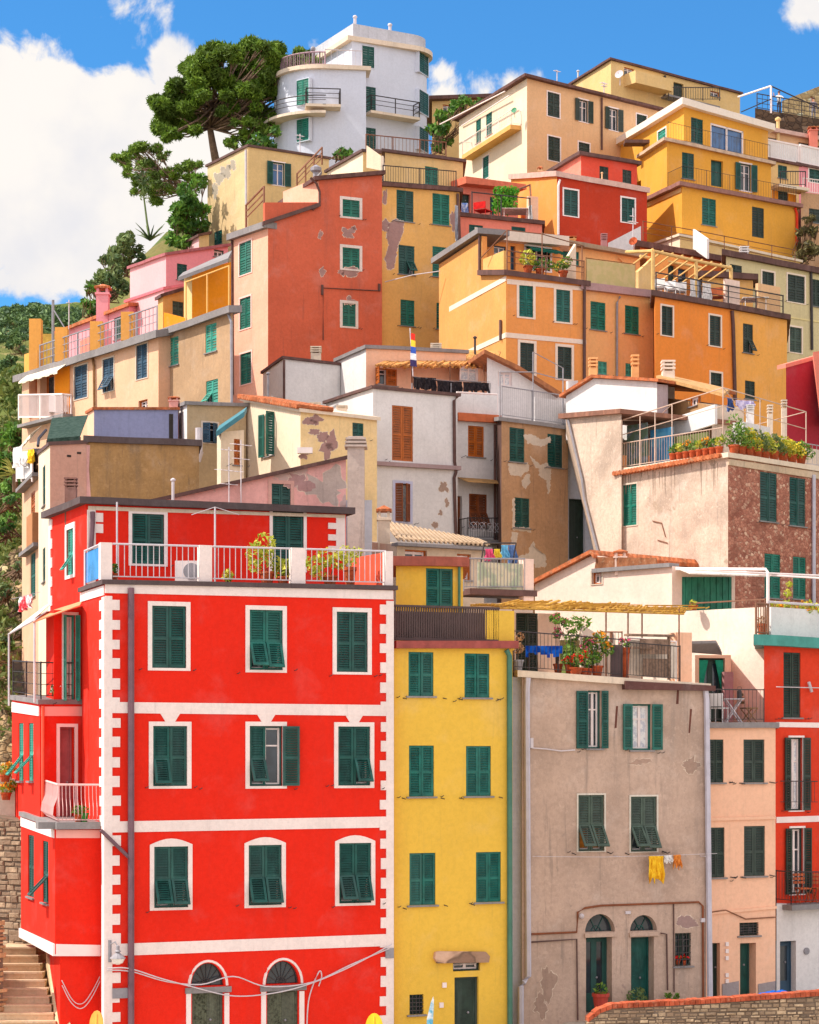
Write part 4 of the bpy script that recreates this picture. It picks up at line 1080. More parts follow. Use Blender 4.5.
# its narrow neighbour with brown shutters and balcony
H = House('narrow_white_house', 'narrow white house with brown propped shutters, cane awning and wrought balcony', (457.5, 421, 97.7), (499, 423, 98.7), None, D=6, mats=[WHT, WHT])
m = H.main; f = m.F
mb = MB(); f.poly(mb, [(456, 413), (500, 416), (500, 423.5), (456, 421)], -6, .22); H.roof_ob = H.part('roof', mb, paint('orange_fascia', C3(206, 106, 62), .15, .8))
m.w('F', 476, 441.5, 16, 31, 'cc', 'br'); m.w('F', 478, 511, 18, 34, 'pp', 'rb', ang=30); m.door('F', 459.5, 518, 5, 44, 'rb', leaves=1)
H.awning(f, 457, 497, 479, .3, 1.0, paint('dull_cane', C3(196, 146, 84), .3, .85), None, 'cane_awning', 0)
H.slab(f, 458, 496, 541, .9); pts = [f.pt(458.5, 541, .05), f.pt(458.5, 541, .85), f.pt(494, 541, .85), f.pt(495, 541, .05)]
H.rail(pts, .95, IRON, .12, .012); mb = MB()
for i in range(4):
    t0 = f.ut(460 + i * 8.5); c = f.at(t0 + .18, f.z(477, 529), .88); mb.tube([c + V((math.cos(a) * .16, 0, math.sin(a) * .2)) for a in [j * .7 for j in range(10)]], .015, 4)
    mb.tube([c + V((-.17, 0, -.22)), c + V((.17, 0, .22))], .012, 4); mb.tube([c + V((.17, 0, -.22)), c + V((-.17, 0, .22))], .012, 4)
H.part('scroll_work', mb, PALEMETAL); H.pipe(f, [(494, 425), (494, 540)], .06, BROWNEDGE)
H.rail([m.edge(457), m.edge(497)], 1.3, WHITE, .14, .02, panel=WHT)

# grey-brown house with pale scars
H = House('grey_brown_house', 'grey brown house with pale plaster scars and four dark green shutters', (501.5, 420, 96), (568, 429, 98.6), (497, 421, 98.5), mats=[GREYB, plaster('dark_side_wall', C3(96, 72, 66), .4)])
m = H.main; f = m.F; m.roof(.14, .15, GREYSLAB)
for q in ((517, 445, 15, 34), (555, 451, 15, 33), (522, 513, 15, 30)): m.w('F', *q, st='cc', col='gd')
for pts in ([(524, 436), (530, 434), (542, 440), (550, 436), (551, 442), (540, 446), (528, 443)], [(508, 463), (520, 464), (529, 463), (528, 470), (520, 476), (510, 474)], [(524, 478), (529, 473), (530, 482), (526, 488), (522, 485)],
            [(538, 470), (549, 466), (551, 468), (550, 486), (548, 494), (546, 480), (540, 476)], [(530, 456), (540, 464), (548, 463), (548, 468), (536, 468)], [(513, 500), (515, 499), (515, 527), (530, 528), (531, 532), (526, 531), (513, 530)],
            [(512, 532), (518, 533), (515, 548), (511, 549)], [(531, 545), (534, 542), (536, 550), (546, 556), (545, 566), (536, 568), (532, 560), (518, 562), (520, 556), (529, 554)]): m.patch('F', pts, PALEP, .005)
b = H.body('wall', (568, 436, 99), (600, 440, 99.6), None, D=3, mats=[BLUEG, BLUEG]); b.door('F', 577, 529, 16, 60, 'gk', leaves=2)
a = m.edge(502); c = m.edge(532); d = m.edge(566)
H.rail([a, c, d], 1.35, GREYMETAL, .12, .014, panel=None); H.parapet(m.floor(534, .6), m.floor(567, .5), 1.1, .1, WHT)
mb = MB()
for x, yt in ((500, 372), (533, 352), (563, 368)):
    p = m.floor(x, .2); mb.tube([p, P(x, yt, p.y)], .03, 5)
p1, p2, p3 = P(500, 372, 96.3), P(533, 372, 97.5), P(563, 380, 98.6); mb.tube([p1, p2, p3], .025, 5); mb.tube([P(533, 352, 97.5), P(563, 368, 98.6)], .02, 4); H.part('terrace_frame', mb, GREYMETAL)

# white lean-to cluster behind those terraces
H = House('white_terrace_house', 'low white house with long brown sloping eave behind the laundry terraces', (487, 385, 103.2), (577, 398, 104.2), None, D=4, mats=[WHT, WHT], poly=[(487, 430), (487, 357), (516, 371), (554, 396), (574, 396), (574, 430)]); m = H.main
mb = MB(); m.F.poly(mb, [(482, 351), (516, 367), (559, 394), (557, 398), (515, 371), (482, 355)], -4.2, .45); m.w('F', 505, 379, 14, 14, '--', 'w', pane=CURTAIN, sill=False); H.roof_ob = H.part('roof', mb, paint('brown_sheet_roof', C3(170, 104, 60), .3, .8))
b = H.body('wall', (462, 365, 105), (500, 372, 106), None, D=2, mats=[PINKP, WHT]); b.w('F', 470, 374, 18, 14, '--', 'w', pane=CURTAIN); b.F.n
H.parapet(P(567, 407, 101), P(577, 406, 103.5), 1.2, .1, WHT)

# white flats with cane awning
H = House('white_flat_house', 'white flat roofed block with a projecting white bay below the tall orange red house', (283.5, 358.5, 105), (340, 365, 106.6), (263, 373, 108), mats=[WHT, WHT]); m = H.main; m.roof(.1, .1, BROWNEDGE)
H.pipe(m.F, [(283.5, 360), (283.5, 404)], .06, BROWNEDGE, .06); H.chimney(268, 400, 372, 4, 104.5, GREYMETAL, 'pipe'); H.chimney(316, 362, 347, 10, 108.5, CREAMSLAB, 'slots', .6)
H = House('cane_awning_house', 'pink white house with brown shutters under a long ragged cane awning', (366, 348, 104), (466, 353, 106.5), (337, 361, 107), mats=[PINKP, WHT]); m = H.main; f = m.F; m.roof(.14, .12, GREYSLAB)
m.w('F', 386.5, 377, 21, 17, 'hc', 'br'); 
mb = MB(); q = [P(376, 366, 103.0), P(490, 367, 105.6), P(500, 352, 109), P(404, 349, 108)]
for i in range(90):
    t = i / 89.0; a = q[0].lerp(q[1], t); b = q[3].lerp(q[2], t); j = V((0, RND.uniform(-.3, .3), RND.uniform(-.06, .06))); mb.tube([a + j, (a + b) / 2 - V((0, 0, .12)) + j * .3, b], .06, 5)
po = H.part('cane_awning', mb, paint('brown_cane', C3(222, 156, 84), .35, .85)); pm = MB()
for x in (412, 450, 484): a = P(x, 362, 104.6); pm.tube([a, a - V((0, 0, 2.6))], .04, 5)
H.part('post', pm, RUST, po)

# small corrugated-roof house beside the chimney
H = House('corrugated_roof_house', 'small beige house with pale corrugated roof between the red and white houses', (397, 545, 74), (484, 549, 76), (360, 541, 78), mats=[plaster('grey_cream_wall', C3(206, 184, 160), .4), CREAML]); m = H.main; f = m.F
COR = plaster('pale_corrugated_sheet', C3(188, 160, 130), .6)
mb = MB(); q = [f.pt(394, 542, .25), f.pt(486, 547, .25), P(478, 541, 82), P(384, 523, 84)]; k = 40
for i in range(k):
    a = q[0].lerp(q[1], i / k); b = q[0].lerp(q[1], (i + 1) / k); c = q[3].lerp(q[2], (i + 1) / k); d = q[3].lerp(q[2], i / k); u_ = V((0, 0, .06 if i % 2 else 0)); mb.hexa([a + u_, b + u_, c + u_, d + u_] + [p + u_ + V((0, 0, .05)) for p in (a, b, c, d)])
H.roof_ob = H.part('roof', mb, COR)
mb = MB(); f.poly(mb, [(393, 543), (487, 548), (487, 551), (393, 546)], -.1, .3); H.part('eave', mb, GREYSLAB)
H.chimney(384, 540, 505, 12, 76, CREAMSLAB, 'cap'); m.w('F', 416, 556, 22, 12, '--', 'br', pane=GLASS); m.w('F', 464, 567, 14, 26, '--', 'br')
b = H.body('wall', (470, 603, 70), (533, 603, 71), None, D=4, mats=[PALEP, PALEP])
mb = MB(); b.F.bx(mb, 466, 532, 590, 596, -1, .35); H.part('balcony_slab', mb, BROWNEDGE)
zz = b.F.back(-.25); mb = MB(); zz.bx(mb, 478, 524, 563, 590, -.03, 0); zz.bx(mb, 523, 533, 559, 605, -.3, .05, 1)
H.part('parapet', mb, [cloth('pale_panel', C3(214, 206, 178), C3(176, 186, 160), 3), CRPINK]); H.rail([zz.pt(463, 590, .03), zz.pt(524, 590, .03)], 1.0, GREYMETAL, .12, .014)
mb = MB()
for x in (484, 516): p = zz.pt(x, 566, -.5); mb.tube([p - V((0, 0, .8)), P(x, 543, p.y)], .025, 5)
mb.tube([P(484, 543, zz.Y(484) + .5), P(516, 543, zz.Y(516) + .5)], .025, 5); H.part('drying_frame', mb, IRON)

# ================================================================== big stained house with stone side
H = House('stone_side_house', 'big stained beige house with rough brown stone side and planted roof terrace', (728, 457, 85), (850, 475.5), (620, 472.5), mats=[BRICKST, OLDW])
big = H; m = H.main; f = m.F; fl = m.L
m.w('L', 630, 505, 14, 41, 'cc', 'gl', fr=PALEP, fw=.06)
for q in ((768.5, 497, 17, 49), (797.5, 502, 16, 48), (772.5, 576, 16, 44), (799.5, 578, 13, 42)): m.w('F', *q, st='cc', col='gd' if q[1] < 550 else 'gl')
m.roof(.16, .1, CREAMSLAB, 'terrace_slab'); H.roof_ob = None
mb = MB(); a = fl.pt(618, 475, .16); b = fl.pt(722, 457, .16); k = 34
for i in range(k + 1): p = a.lerp(b, i / k) + V((0, 0, .04)); mb.tube([p + fl.n * .1, p - fl.n * .5], .1, 6)
H.part('tile_row', mb, TILE)
H.pipe(f, [(812, 475), (812, 610)], .08, paint('pale_pipe', C3(196, 192, 204), .1))
for pts in ([(653, 521), (662, 523), (666, 537)], [(658, 540), (668, 543)], [(602, 530), (606, 536)]): mb = MB(); fl.pipe(mb, pts, .02, .03); H.part('wall_wire', mb, RUST)
mb = MB(); f.poly(mb, [(728, 459), (850, 477), (850, 484), (728, 465)], -.02, .05); H.part('cornice', mb, plaster('stained_cornice', C3(206, 180, 152), .6))
GRIME = plaster('black_rain_grime', C3(150, 132, 116), .8); rs_ = random.Random(4)
for i in range(30):
    x = rs_.uniform(624, 724); y0 = 472 - (x - 620) * .168 + rs_.uniform(1, 8); ln = rs_.uniform(8, 34) * (1 if x > 650 else .6); w_ = rs_.uniform(.2, .55)
    m.patch('L', [(x - w_, y0), (x + w_, y0), (x + w_ * .6, y0 + ln * .6), (x + .1, y0 + ln), (x - w_ * .6, y0 + ln * .5)], GRIME, .003 + i * .0002, 'rain_streak')
# buttressed left block
fw_ = Face(P(566, 416, 92.6), P(621.5, 412, 89.4))
b = H.body('buttress_block', (566, 416.5, 92.6), (621.5, 412.5, 89.4), None, D=6, mats=[OLDW, OLDW], poly=[(566, 417), (621.5, 412.5), (621.5, 640), (612, 640), (598, 548)])
mb = MB(); b.F.poly(mb, [(562, 414), (624, 409), (624, 413.5), (562, 419)], -6, .2); H.roof_ob = H.part('roof', mb, paint('brown_tile_edge', C3(150, 100, 78), .3, .9))
mb = MB(); b.F.pipe(mb, [(570, 420), (584, 480), (586, 498), (602, 560)], .05, .1); H.part('drainpipe', mb, GREYMETAL)
# terrace: cage of thin poles and rails
T = [m.floor(622, .15, 'L'), m.floor(672, .15, 'L'), m.floor(723, .15, 'L')]; up = V((0, 0, 1))
H.rail(T, 1.05, paint('pale_brown_rail', C3(206, 176, 158), .15), .14, .012, panel=None); mb = MB()
for p, hh in ((T[0], 2.0), (m.floor(640, .15, 'L'), 2.05), (m.floor(655, .15, 'L'), 2.1), (T[1], 2.3), (T[2], 2.6), (m.floor(760, .2), 2.4), (m.floor(806, .2), 2.2)): mb.tube([p, p + up * hh], .025, 5)
mb.tube([T[0] + up * 2, T[2] + up * 2.6, m.floor(760, .2) + up * 2.4, m.floor(806, .2) + up * 2.2], .025, 5)
mb.tube([T[0] + up * 1.4, T[2] + up * 1.9, m.floor(806, .2) + up * 1.5], .018, 5)
bk = [m.floor(660, 4.2, 'L'), m.floor(752, 4.5)]
for a_, b_ in ((T[1] + up * 2.3, bk[0] + up * 2.8), (T[2] + up * 2.6, bk[1] + up * 2.4), (m.floor(806, .2) + up * 2.2, bk[1] + up * 2.3), (T[0] + up * 2.0, bk[0] + up * 2.6)): mb.tube([a_, b_], .02, 5)
H.part('terrace_frame', mb, paint('pale_brown_rail', C3(206, 176, 158), .15))
H.rail([m.floor(733, .15), m.floor(830, .15)], .9, GREYMETAL, .3, .012)
mb = MB(); p = m.floor(650, 1.6, 'L'); fb_ = fl.back(1.8); z0 = p.z
for x0, x1, yt, k in ((626, 646, 424, 0), (646, 668, 428, 1), (660, 700, 434, 2)):
    t0, t1 = fb_.ut(x0), fb_.ut(x1); mb.boxf(fb_.at(0, 0), fb_.u, fb_.v, fb_.n, t0, t1, z0, fb_.z((x0 + x1) / 2, yt), -.1 - k * .2, -.05 - k * .2, k)
H.part('terrace_shed', mb, [cloth('greenhouse_sheet', C3(120, 150, 130), C3(150, 170, 190), 2), cloth('blue_tarp', C3(60, 130, 180), C3(90, 160, 200), 2), paint('green_boards', C3(104, 112, 50), .3, .8)])
H.parapet(m.floor(656, 3.2, 'L') + up * 1.5, m.floor(716, 3.2, 'L') + up * 1.9, .75, .15, WHT, 'upper_parapet'); 
b2 = H.body('rooftop_room', (712, 405, 92), (744, 408, 93), (664, 398, 96), base=m.c.z, mats=[PALEP, plaster('brown_boarded', C3(180, 140, 96), .5)])
mb = MB(); q = [P(656, 379, 95), P(664, 377, 99), P(730, 392, 97), P(724, 397, 91.5)]; mb.prism(q, V((0, 0, .14))); H.part('roof', mb, paint('tan_sheet_roof', C3(196, 150, 96), .25, .8)); b2.w('L', 693, 401, 8, 10, '--', 'br')
H.parapet(m.floor(738, 1.4) , m.floor(765, 1.6), 1.6, .5, WHT, 'chimney_block'); H.chimney(750, 418, 405, 7, 89, WHT, 'slots', .6)
H.parapet(m.floor(770, 1.8), m.floor(835, 1.8), 1.1, .14, PALEP, 'parapet'); H.chimney(784, 418, 400, 5, 92, PALEP, 'slots', 1); H.chimney(770, 425, 405, 5, 91, PALEP, 'slots', 1)

# cream wall house, centre right
H = House('cream_wall_house', 'house with a broad blank cream side wall above the flower terrace', (764, 607, 70), (850, 612, 73.2), (588, 616, 75.6), mats=[CRPINK, CRW]); m = H.main
H.rail([m.floor(690, .1, 'L'), m.floor(765, .1, 'L')], .25, RUST, 0, .012)
mb = MB(); f6 = m.L; f6.bx(mb, 611, 613, 632, 661, .02, .08); f6.bx(mb, 646, 648, 640, 664, .02, .08); H.part('wall_pipe', mb, RUST)
H.rail([P(601, 662, 72.6), P(622, 662, 73.2)], 1.0, RUST, .14, .012)
# pink gabled house with teal boarded front
H = House('pink_gable_house', 'pink white house with terracotta gable edge and teal boarded terrace room', (535, 583, 84.5), (672, 567, 79.5), None, D=6, mats=[CRPINK, CRPINK], poly=[(535, 640), (535, 584), (593, 555), (672, 566), (672, 640)])
m = H.main; f = m.F
for a, b in (((532, 586), (593.5, 554)), ((593.5, 554), (597, 558.5))):
    mb = MB(); f.poly(mb, [a, b, (b[0], b[1] - 4), (a[0], a[1] - 4)], -6, .2); H.roof_ob = H.part('roof', mb, TILE)
mb = MB(); f.poly(mb, [(595, 571), (597, 557), (656, 558), (658, 566)], -.02, .04); H.part('brick_parapet', mb, terracotta('old_brick', C3(150, 96, 66), .3))
mb = MB(); f.poly(mb, [(594, 569), (672, 563), (672, 567), (594, 573)], -.4, .15); H.part('eave', mb, GREYSLAB)
H.chimney(620, 570, 549, 11, 81.6, CRPINK, 'cap', .2); mb = MB(); a = f.pt(597, 577, .02); m.w('F', 597, 578, 10, 12, '--', 'br', fr=PALEP, fw=.06)
TEAL = paint('teal_boards', C3(40, 128, 104), .3, .7)
b = H.body('terrace_room', (672, 566, 79.4), (735, 572, 82), None, D=3, mats=[CRPINK, CRPINK])
mb = MB(); k = 16
for i in range(k): x0 = 682 + (731 - 682) * i / k; b.F.bx(mb, x0, x0 + 2.6, 577, 612, -.02, .03 + .02 * (i % 2))
H.part('teal_screen', mb, TEAL)
mb = MB(); q = [P(675, 570, 79.2), P(769, 571, 79), P(768, 579, 79.6), P(684, 577, 80.4)]; q = [P(677, 569, 79.6), P(732, 570, 82.4), P(770, 577, 80), P(690, 574, 77.5)]; mb.prism(q, V((0, 0, .05))); H.part('white_awning', mb, cloth('white_awning', C3(236, 226, 216)))
mb = MB(); q3 = P(768, 570, 77.5); mb.tube([P(676, 569, 79.3), P(766, 569.5, 77.6), q3 - V((0, 0, .1)), P(768, 607, 77.5) - V((0, 0, .8))], .06, 6)
mb.tube([P(690, 570, 79), P(850, 577, 80)], .04, 5); mb.tube([P(716, 572, 80), P(850, 580, 79)], .04, 5); H.part('pergola', mb, WHITE)

# white gabled house, upper right
H = House('white_gable_house', 'white house with shallow terracotta gable edge above the stained house', (565, 396, 97.5), (657, 381, 93.5), None, D=5, mats=[WHT, WHT], poly=[(566, 440), (566, 396), (594, 378.5), (657, 382), (657, 440)]); m = H.main; f = m.F
for a, b in (((562, 398), (594, 378)), ((594, 378), (661, 382))):
    mb = MB(); f.poly(mb, [a, b, (b[0], b[1] - 3), (a[0], a[1] - 3)], -5, .2); H.roof_ob = H.part('roof', mb, TILE)
b = H.body('wall', (657, 384, 93.6), (668, 385, 94), None, D=3, mats=[plaster('mauve_wall2', C3(190, 176, 180), .3)] * 2)
H.chimney(593, 381, 358, 8, 99, PEACH, 'slots'); H.chimney(635, 382, 355, 7, 98, PEACH, 'slots'); H.chimney(668, 385, 361, 12, 96.5, CRW, 'slots')
# ================================================================== upper rows
TERRA = plaster('red_orange_wall', C3(214, 106, 78, .92), .35)
PINKL = plaster('salmon_wall', C3(246, 184, 156, .88), .3, C3(206, 172, 156), .70)
YELO = plaster('warm_yellow_wall', C3(234, 178, 104, .92), .28)
YELB = plaster('egg_yellow_wall', C3(234, 168, 68, .9), .15)
CREAMO = plaster('old_cream_wall', C3(232, 200, 152, .84), .4, C3(176, 158, 134), .66)
PINKH = plaster('candy_pink_wall', C3(242, 158, 166, .92), .15)
PINKPALE = plaster('pale_pink_wall', C3(246, 182, 184, .9), .2)
NICHE = plaster('deep_orange_wall', C3(240, 146, 30, .92), .12)
PEACHB = plaster('apricot_cream_wall', C3(234, 188, 142, .9), .22)
YCREAM = plaster('yellow_cream_wall', C3(236, 198, 136, .88), .22)
REDBR = plaster('brick_red_wall', C3(190, 62, 38, .92), .2)
CORAL = plaster('coral_wall', C3(222, 84, 64, .92), .15)
CORALP = plaster('coral_pink_wall', C3(238, 138, 118, .92), .2)
PALEGR = plaster('pale_green_wall', C3(220, 202, 156, .9), .25)
CRIMS = plaster('crimson_wall', C3(188, 60, 76, .85), .2)
VILLA = plaster('villa_white_wall', C3(214, 218, 232, .92), .1)

# cream row with the long slab, left
H = House('cream_row_house', 'long cream house under a grey roof slab with blue shutters and a corner loggia', (158.5, 337, 100.5), (205, 330, 102), (22, 380, 111.2), mats=[CREAM, CREAM]); m = H.main; fl = m.L
m.roof(.3, .35, GREYSLAB, 'terrace_slab'); H.roof_ob = None
m.w('L', 81, 382, 13, 33, 'cc', 'bl', fr=PALEP, fw=.07); m.w('L', 108.5, 375, 11, 33, 'pp', 'bl', fr=PALEP, fw=.07, ang=30); m.w('L', 142, 361.5, 11, 34, 'cc', 'bl', fr=PALEP, fw=.07)
m.w('L', 143, 407, 9, 14, '--', 'br', sill=False)
H.pipe(fl, [(94, 358), (95.5, 366), (96, 410)], .06, WOOD)
m.door('L', 47, 394, 14, 44, 'br', leaves=1, glass=True, deep=.5, name='balcony_door'); m.door('L', 33, 398, 8, 40, 'br', leaves=1, deep=.5)
mb = MB(); fl.bx(mb, 55, 70, 366, 418, -.02, .03); H.part('painted_panel', mb, NICHE)
H.awning(fl, 33, 72, 366, .6, .8, cloth('cream_awning', C3(240, 226, 200)), None)
H.slab(fl, 27, 73, 420, .55); pts = [fl.pt(72, 420, .05), fl.pt(72, 420, .5), fl.pt(28, 420, .5)]
H.rail(pts, 1.2, WHITE, .12, .028)
mb = MB(); c = fl.pt(64, 405, .25); mb.box(c.x - .5, c.x + .5, c.y - .2, c.y + .2, c.z - .4, c.z + .4); H.part('air_conditioner', mb, WHITE)
# terrace above with orange posts
OPOST = plaster('orange_post', C3(240, 170, 86, .92), .15)
for x, d, hh in ((36, .5, 2.6), (62, .4, 1.7), (97, .4, 1.4), (128, .4, 1.35)):
    p = m.floor(x, d, 'L'); mb = MB(); mb.box(p.x - .3, p.x + .3, p.y - .3, p.y + .3, p.z, p.z + hh); H.part('terrace_pier', mb, OPOST)
H.parapet(m.floor(26, .5, 'L'), m.floor(39, .5, 'L'), 1.0, .2, OPOST)
H.rail([m.floor(40, .3, 'L'), m.floor(97, .3, 'L'), m.floor(157, .3, 'L')], 1.2, GREYMETAL, .35, .02, mid=True)
mb = MB(); p = m.floor(53, .8, 'L'); mb.tube([p, P(53, 300, p.y)], .07, 6); p2 = m.floor(68, 1.2, 'L'); mb.tube([P(53, 309, p.y), P(66, 330, p2.y), p2], .035, 5); H.part('pole', mb, GREYMETAL)
mb = MB(); p = m.floor(50, 2.5, 'L'); mb.box(p.x - .6, p.x + .6, p.y, p.y + .1, p.z, p.z + 2.0); H.part('terrace_door', mb, paint('yellow_door', C3(214, 170, 70), .2))
# tan neighbour
H = House('tan_house', 'tan house under a grey slab with bright turquoise shutters next to the cream row', (230.5, 313, 96.5), (233, 313, 96.6), (157.5, 338, 101.8), mats=[TANW, TANW]); m = H.main; fl = m.L
m.roof(.28, .3, GREYSLAB, 'terrace_slab'); H.roof_ob = None
for q in ((173, 351.5, 11, 28, 'cc'), (211, 338, 11, 28, 'cc'), (212, 392, 12, 24, 'pc')): m.w('L', *q, col='tq', ang=40)
H.pipe(fl, [(229, 312), (233, 322), (233.5, 410)], .06, GREYMETAL)
H.body('niche_wall', (192, 272, 106), (231, 262, 107.5), (184, 275, 107.6), base=m.c.z - .5, mats=[NICHE, YCREAM])
mb = MB(); q = [P(178, 281, 104), P(228, 262, 104), P(232, 254, 108.5), P(183, 276, 109)]; mb.prism(q, V((0, 0, .18))); H.part('terrace_roof', mb, GREYSLAB)
b = H.body('terrace_room', (163, 296, 109), (187, 289, 110), (158, 299, 110.4), base=m.c.z - .5, mats=[YELO, YELO]); b.roof(.14, .15, BROWNEDGE); b.w('F', 178, 309, 11, 15, 'cc', 'gy')
H.parapet(m.floor(165, .8, 'L'), m.floor(186, .8, 'L'), 1.0, .12, NICHE, h2=.4); H.rail([m.floor(186, .25, 'L'), m.floor(229, .25, 'L')], 1.9, YELO, 0, .02)

# pink houses behind
H = House('pink_house', 'candy pink house with pale lit side wall above the grey roof slabs on the left', (166, 255, 128), (228, 246, 130.5), (130, 268, 132.5), mats=[PINKH, PINKPALE]); m = H.main
m.roof(.14, .15, paint('mauve_roof_edge', C3(170, 100, 104), .2, .8)); m.w('F', 182, 272, 10, 16, 'cc', 'gd'); m.w('F', 219, 253.5, 10, 7, '--', 'gd')
b = H.body('lower_block', (164, 289, 121), (190, 285, 122), (126, 302, 126), mats=[PINKH, PINKPALE]); b.roof(.12, .1, paint('pink_slab', C3(226, 110, 120), .15))
H = House('pink_row_house', 'low pink house with red tile edge, capped chimney and satellite dish at the far left', (129, 306, 124), (142, 306, 125), (57, 334, 132), mats=[PINKH, PINKH]); m = H.main
m.roof(.16, .25, TILE, tiles=False)
m.w('L', 118, 328, 8, 22, 'cc', 'gd'); H.chimney(103, 310, 284, 12, 126.5, PINKH, 'cap'); H.dish(95, 334, 6, 121); H.antenna(69, 328, 300, 130, ((.9, 5),))
b = H.body('annexe', (95, 334, 120), (112, 330, 121), (80, 341, 122), mats=[PINKH, CORALP])

# tall red-orange house
H = House('red_orange_house', 'tall plain red orange house with a salmon side and three small white framed windows', (268, 203, 121), (382, 175, 123.6), (233, 242, 124.2), mats=[TERRA, PINKL], poly=[(268, 460), (268, 222), (319, 207), (319, 177), (382, 175), (382, 460)]); m = H.main; f = m.F
for q in ((351, 208.5, 17, 17), (351, 258.5, 17, 21), (349, 315, 13, 23)): m.w('F', *q, st='cc', col='gl', fr=plaster('rough_white_surround', C3(222, 208, 200), .4), fw=.16)
for q in ((245.5, 258, 12, 32), (245.5, 313, 11, 31), (246, 368.5, 11, 31)): m.w('L', *q, st='cc', col='gl', fr=plaster('pale_pink_surround', C3(244, 196, 184), .1), fw=.1)
for c in ((349, 233, 6, 6), (341, 272, 3, 3), (322, 272, 3, 4), (320, 235, 2, 4), (349, 301, 5, 4), (358, 350, 3, 2), (354, 228, 2, 2)): m.patch('F', irregular(*c, 12, .5), PEEL, .005)
m.patch('F', irregular(351, 272, 9, 5, 14, .3), PEEL, .005)
mb = MB(); f.poly(mb, [(313, 177), (384, 171), (384, 175), (313, 181)], -6, .25); H.roof_ob = H.part('roof', mb, BROWNEDGE)
mb = MB(); f.poly(mb, [(262, 226), (319, 207), (319, 203), (262, 222)], -.02, .2); H.part('edge_tile', mb, BROWNEDGE)
mb = MB(); f.back(.3).poly(mb, [(264, 222), (264, 203), (318, 203), (318, 207)], -.15, .15); H.part('parapet', mb, TERRA)
mb = MB(); q = [m.L.pt(231, 241, .3), m.L.pt(269, 228, .3), m.L.pt(269, 228, -1.2), m.L.pt(231, 241, -1.2)]; mb.prism(q, V((0, 0, .35))); H.part('roof_slab', mb, GREYSLAB)
b = H.body('rear_room', (318, 182, 124), (330, 181, 124.3), (290, 203, 129), base=m.c.z - 8, mats=[TERRA, PINKL])
mb = MB(); q = [P(286, 209, 128.6), P(319, 178, 123.6), P(322, 174, 125), P(292, 200, 130)]; mb.prism(q, V((0, 0, .18))); H.part('rear_roof', mb, GREYSLAB)
H.pipe(f, [(310, 178), (316, 184), (319, 192), (319, 206), (312, 210)], .07, BROWNEDGE); H.chimney(316, 178, 165, 11, 127, GREYMETAL, 'pipe')
H.pipe(m.L, [(233, 240), (233.5, 395)], .07, BROWNEDGE, .06)
H.chimney(315, 400, 347, 11, 117, CREAMSLAB, 'slots', .2) if False else None
mb = MB(); f.pipe(mb, [(323, 340), (323, 288), (380, 291)], .03, .04); f.bx(mb, 321, 323, 285, 295, 0, .1); f.bx(mb, 378, 380, 284, 291, 0, .1); H.part('wall_cable', mb, BROWNEDGE)
H.rail([m.floor(246, .3, 'L') + V((0, 0, .3)), m.floor(264, .4, 'L') + V((0, 0, .3))], 1.2, RUST, .0, .03, mid=True)

# tall yellow neighbour
cable_ = MB(); cable_.tube([m.F.pt(383, 283, .3), P(412, 275, 121.5), P(440, 271, 120.5)], .03, 5); H.part('overhead_wire', cable_, PALEMETAL)
H = House('tall_yellow_house', 'tall warm yellow house with peeled plaster beside the red orange house', (381.5, 186, 123.9), (459.5, 192, 126.2), None, D=8, mats=[YELO, YELO]); m = H.main; f = m.F
m.roof(.2, .22, BROWNEDGE, 'terrace_slab'); H.roof_ob = None
for q in ((405, 206, 17, 31, 'cc'), (441, 209.5, 17, 31, 'cc'), (406.5, 260, 16, 29, 'cp'), (441, 262, 17, 30, 'cc'), (407.5, 313, 14, 26, 'cc'), (440, 316, 7, 26, 'cc')): m.w('F', *q, col='gd' if q[0] < 410 and q[1] < 300 else 'gl', fr=None)
for pts in ([(390, 222), (396, 219), (404, 222), (403, 234), (398, 244), (396, 256), (394, 268), (388, 270), (385, 258), (389, 245), (386, 236)],): m.patch('F', pts, PEEL, .005)
for c in ((386, 226, 4, 6), (455, 222, 4, 10), (385, 197, 2, 8)): m.patch('F', irregular(*c, 12, .4), PEEL, .005)
H.pipe(f, [(457, 194), (458.5, 300)], .08, BROWNEDGE); H.rail([m.edge(383), m.edge(456)], 1.0, IRON, .16, .016)
H.parapet(m.floor(382, .3), m.floor(383, 4), 1.6, .14, CREAMSLAB, h2=2.6)
b = H.body('upper_storey', (385, 152, 131), (463, 162, 134), None, D=4, base=m.c.z - .3, mats=[YCREAM, YCREAM]); b.roof(.14, .2, BROWNEDGE); b.w('F', 431.5, 176, 13, 18, 'cc', 'gl')

# old cream house at the top left
H = House('old_cream_house', 'old cream house with flaking side wall and one open window below the pines', (248, 146.5, 150), (329, 159, 153.2), (207.5, 166.5, 154.6), mats=[plaster('cream_shade_wall', C3(234, 200, 142, .9), .3), CREAMO]); m = H.main
m.roof(.13, .12, BROWNEDGE); H.antenna(300, 152, 134, 153, ((.9, 8), (.7, 5))); m.w('F', 278.5, 174, 12, 23, 'oo', 'gd', pane=GLASSB, fr=WHITE, fw=.08); m.w('L', 218, 238, 8, 14, 'cc', 'g'); H.pipe(m.L, [(246.5, 150), (246.8, 225)], .08, PALEMETAL, .05)
for c in ((219, 178, 5, 6), (226, 172, 4, 6), (233, 165, 4, 5), (215, 190, 3, 8)): m.patch('L', irregular(*c, 12, .5), plaster('flaked_grey', C3(168, 156, 140), .4), .006)
H.rail([P(297, 191, 140), P(322, 164, 146)], 1.1, RUST, 0, .03, mid=True); H.body('small_annexe', (199, 236, 150), (209, 234, 151), (188, 242, 152), mats=[CREAMO, PINKPALE]).roof(.14, .2, BROWNEDGE)
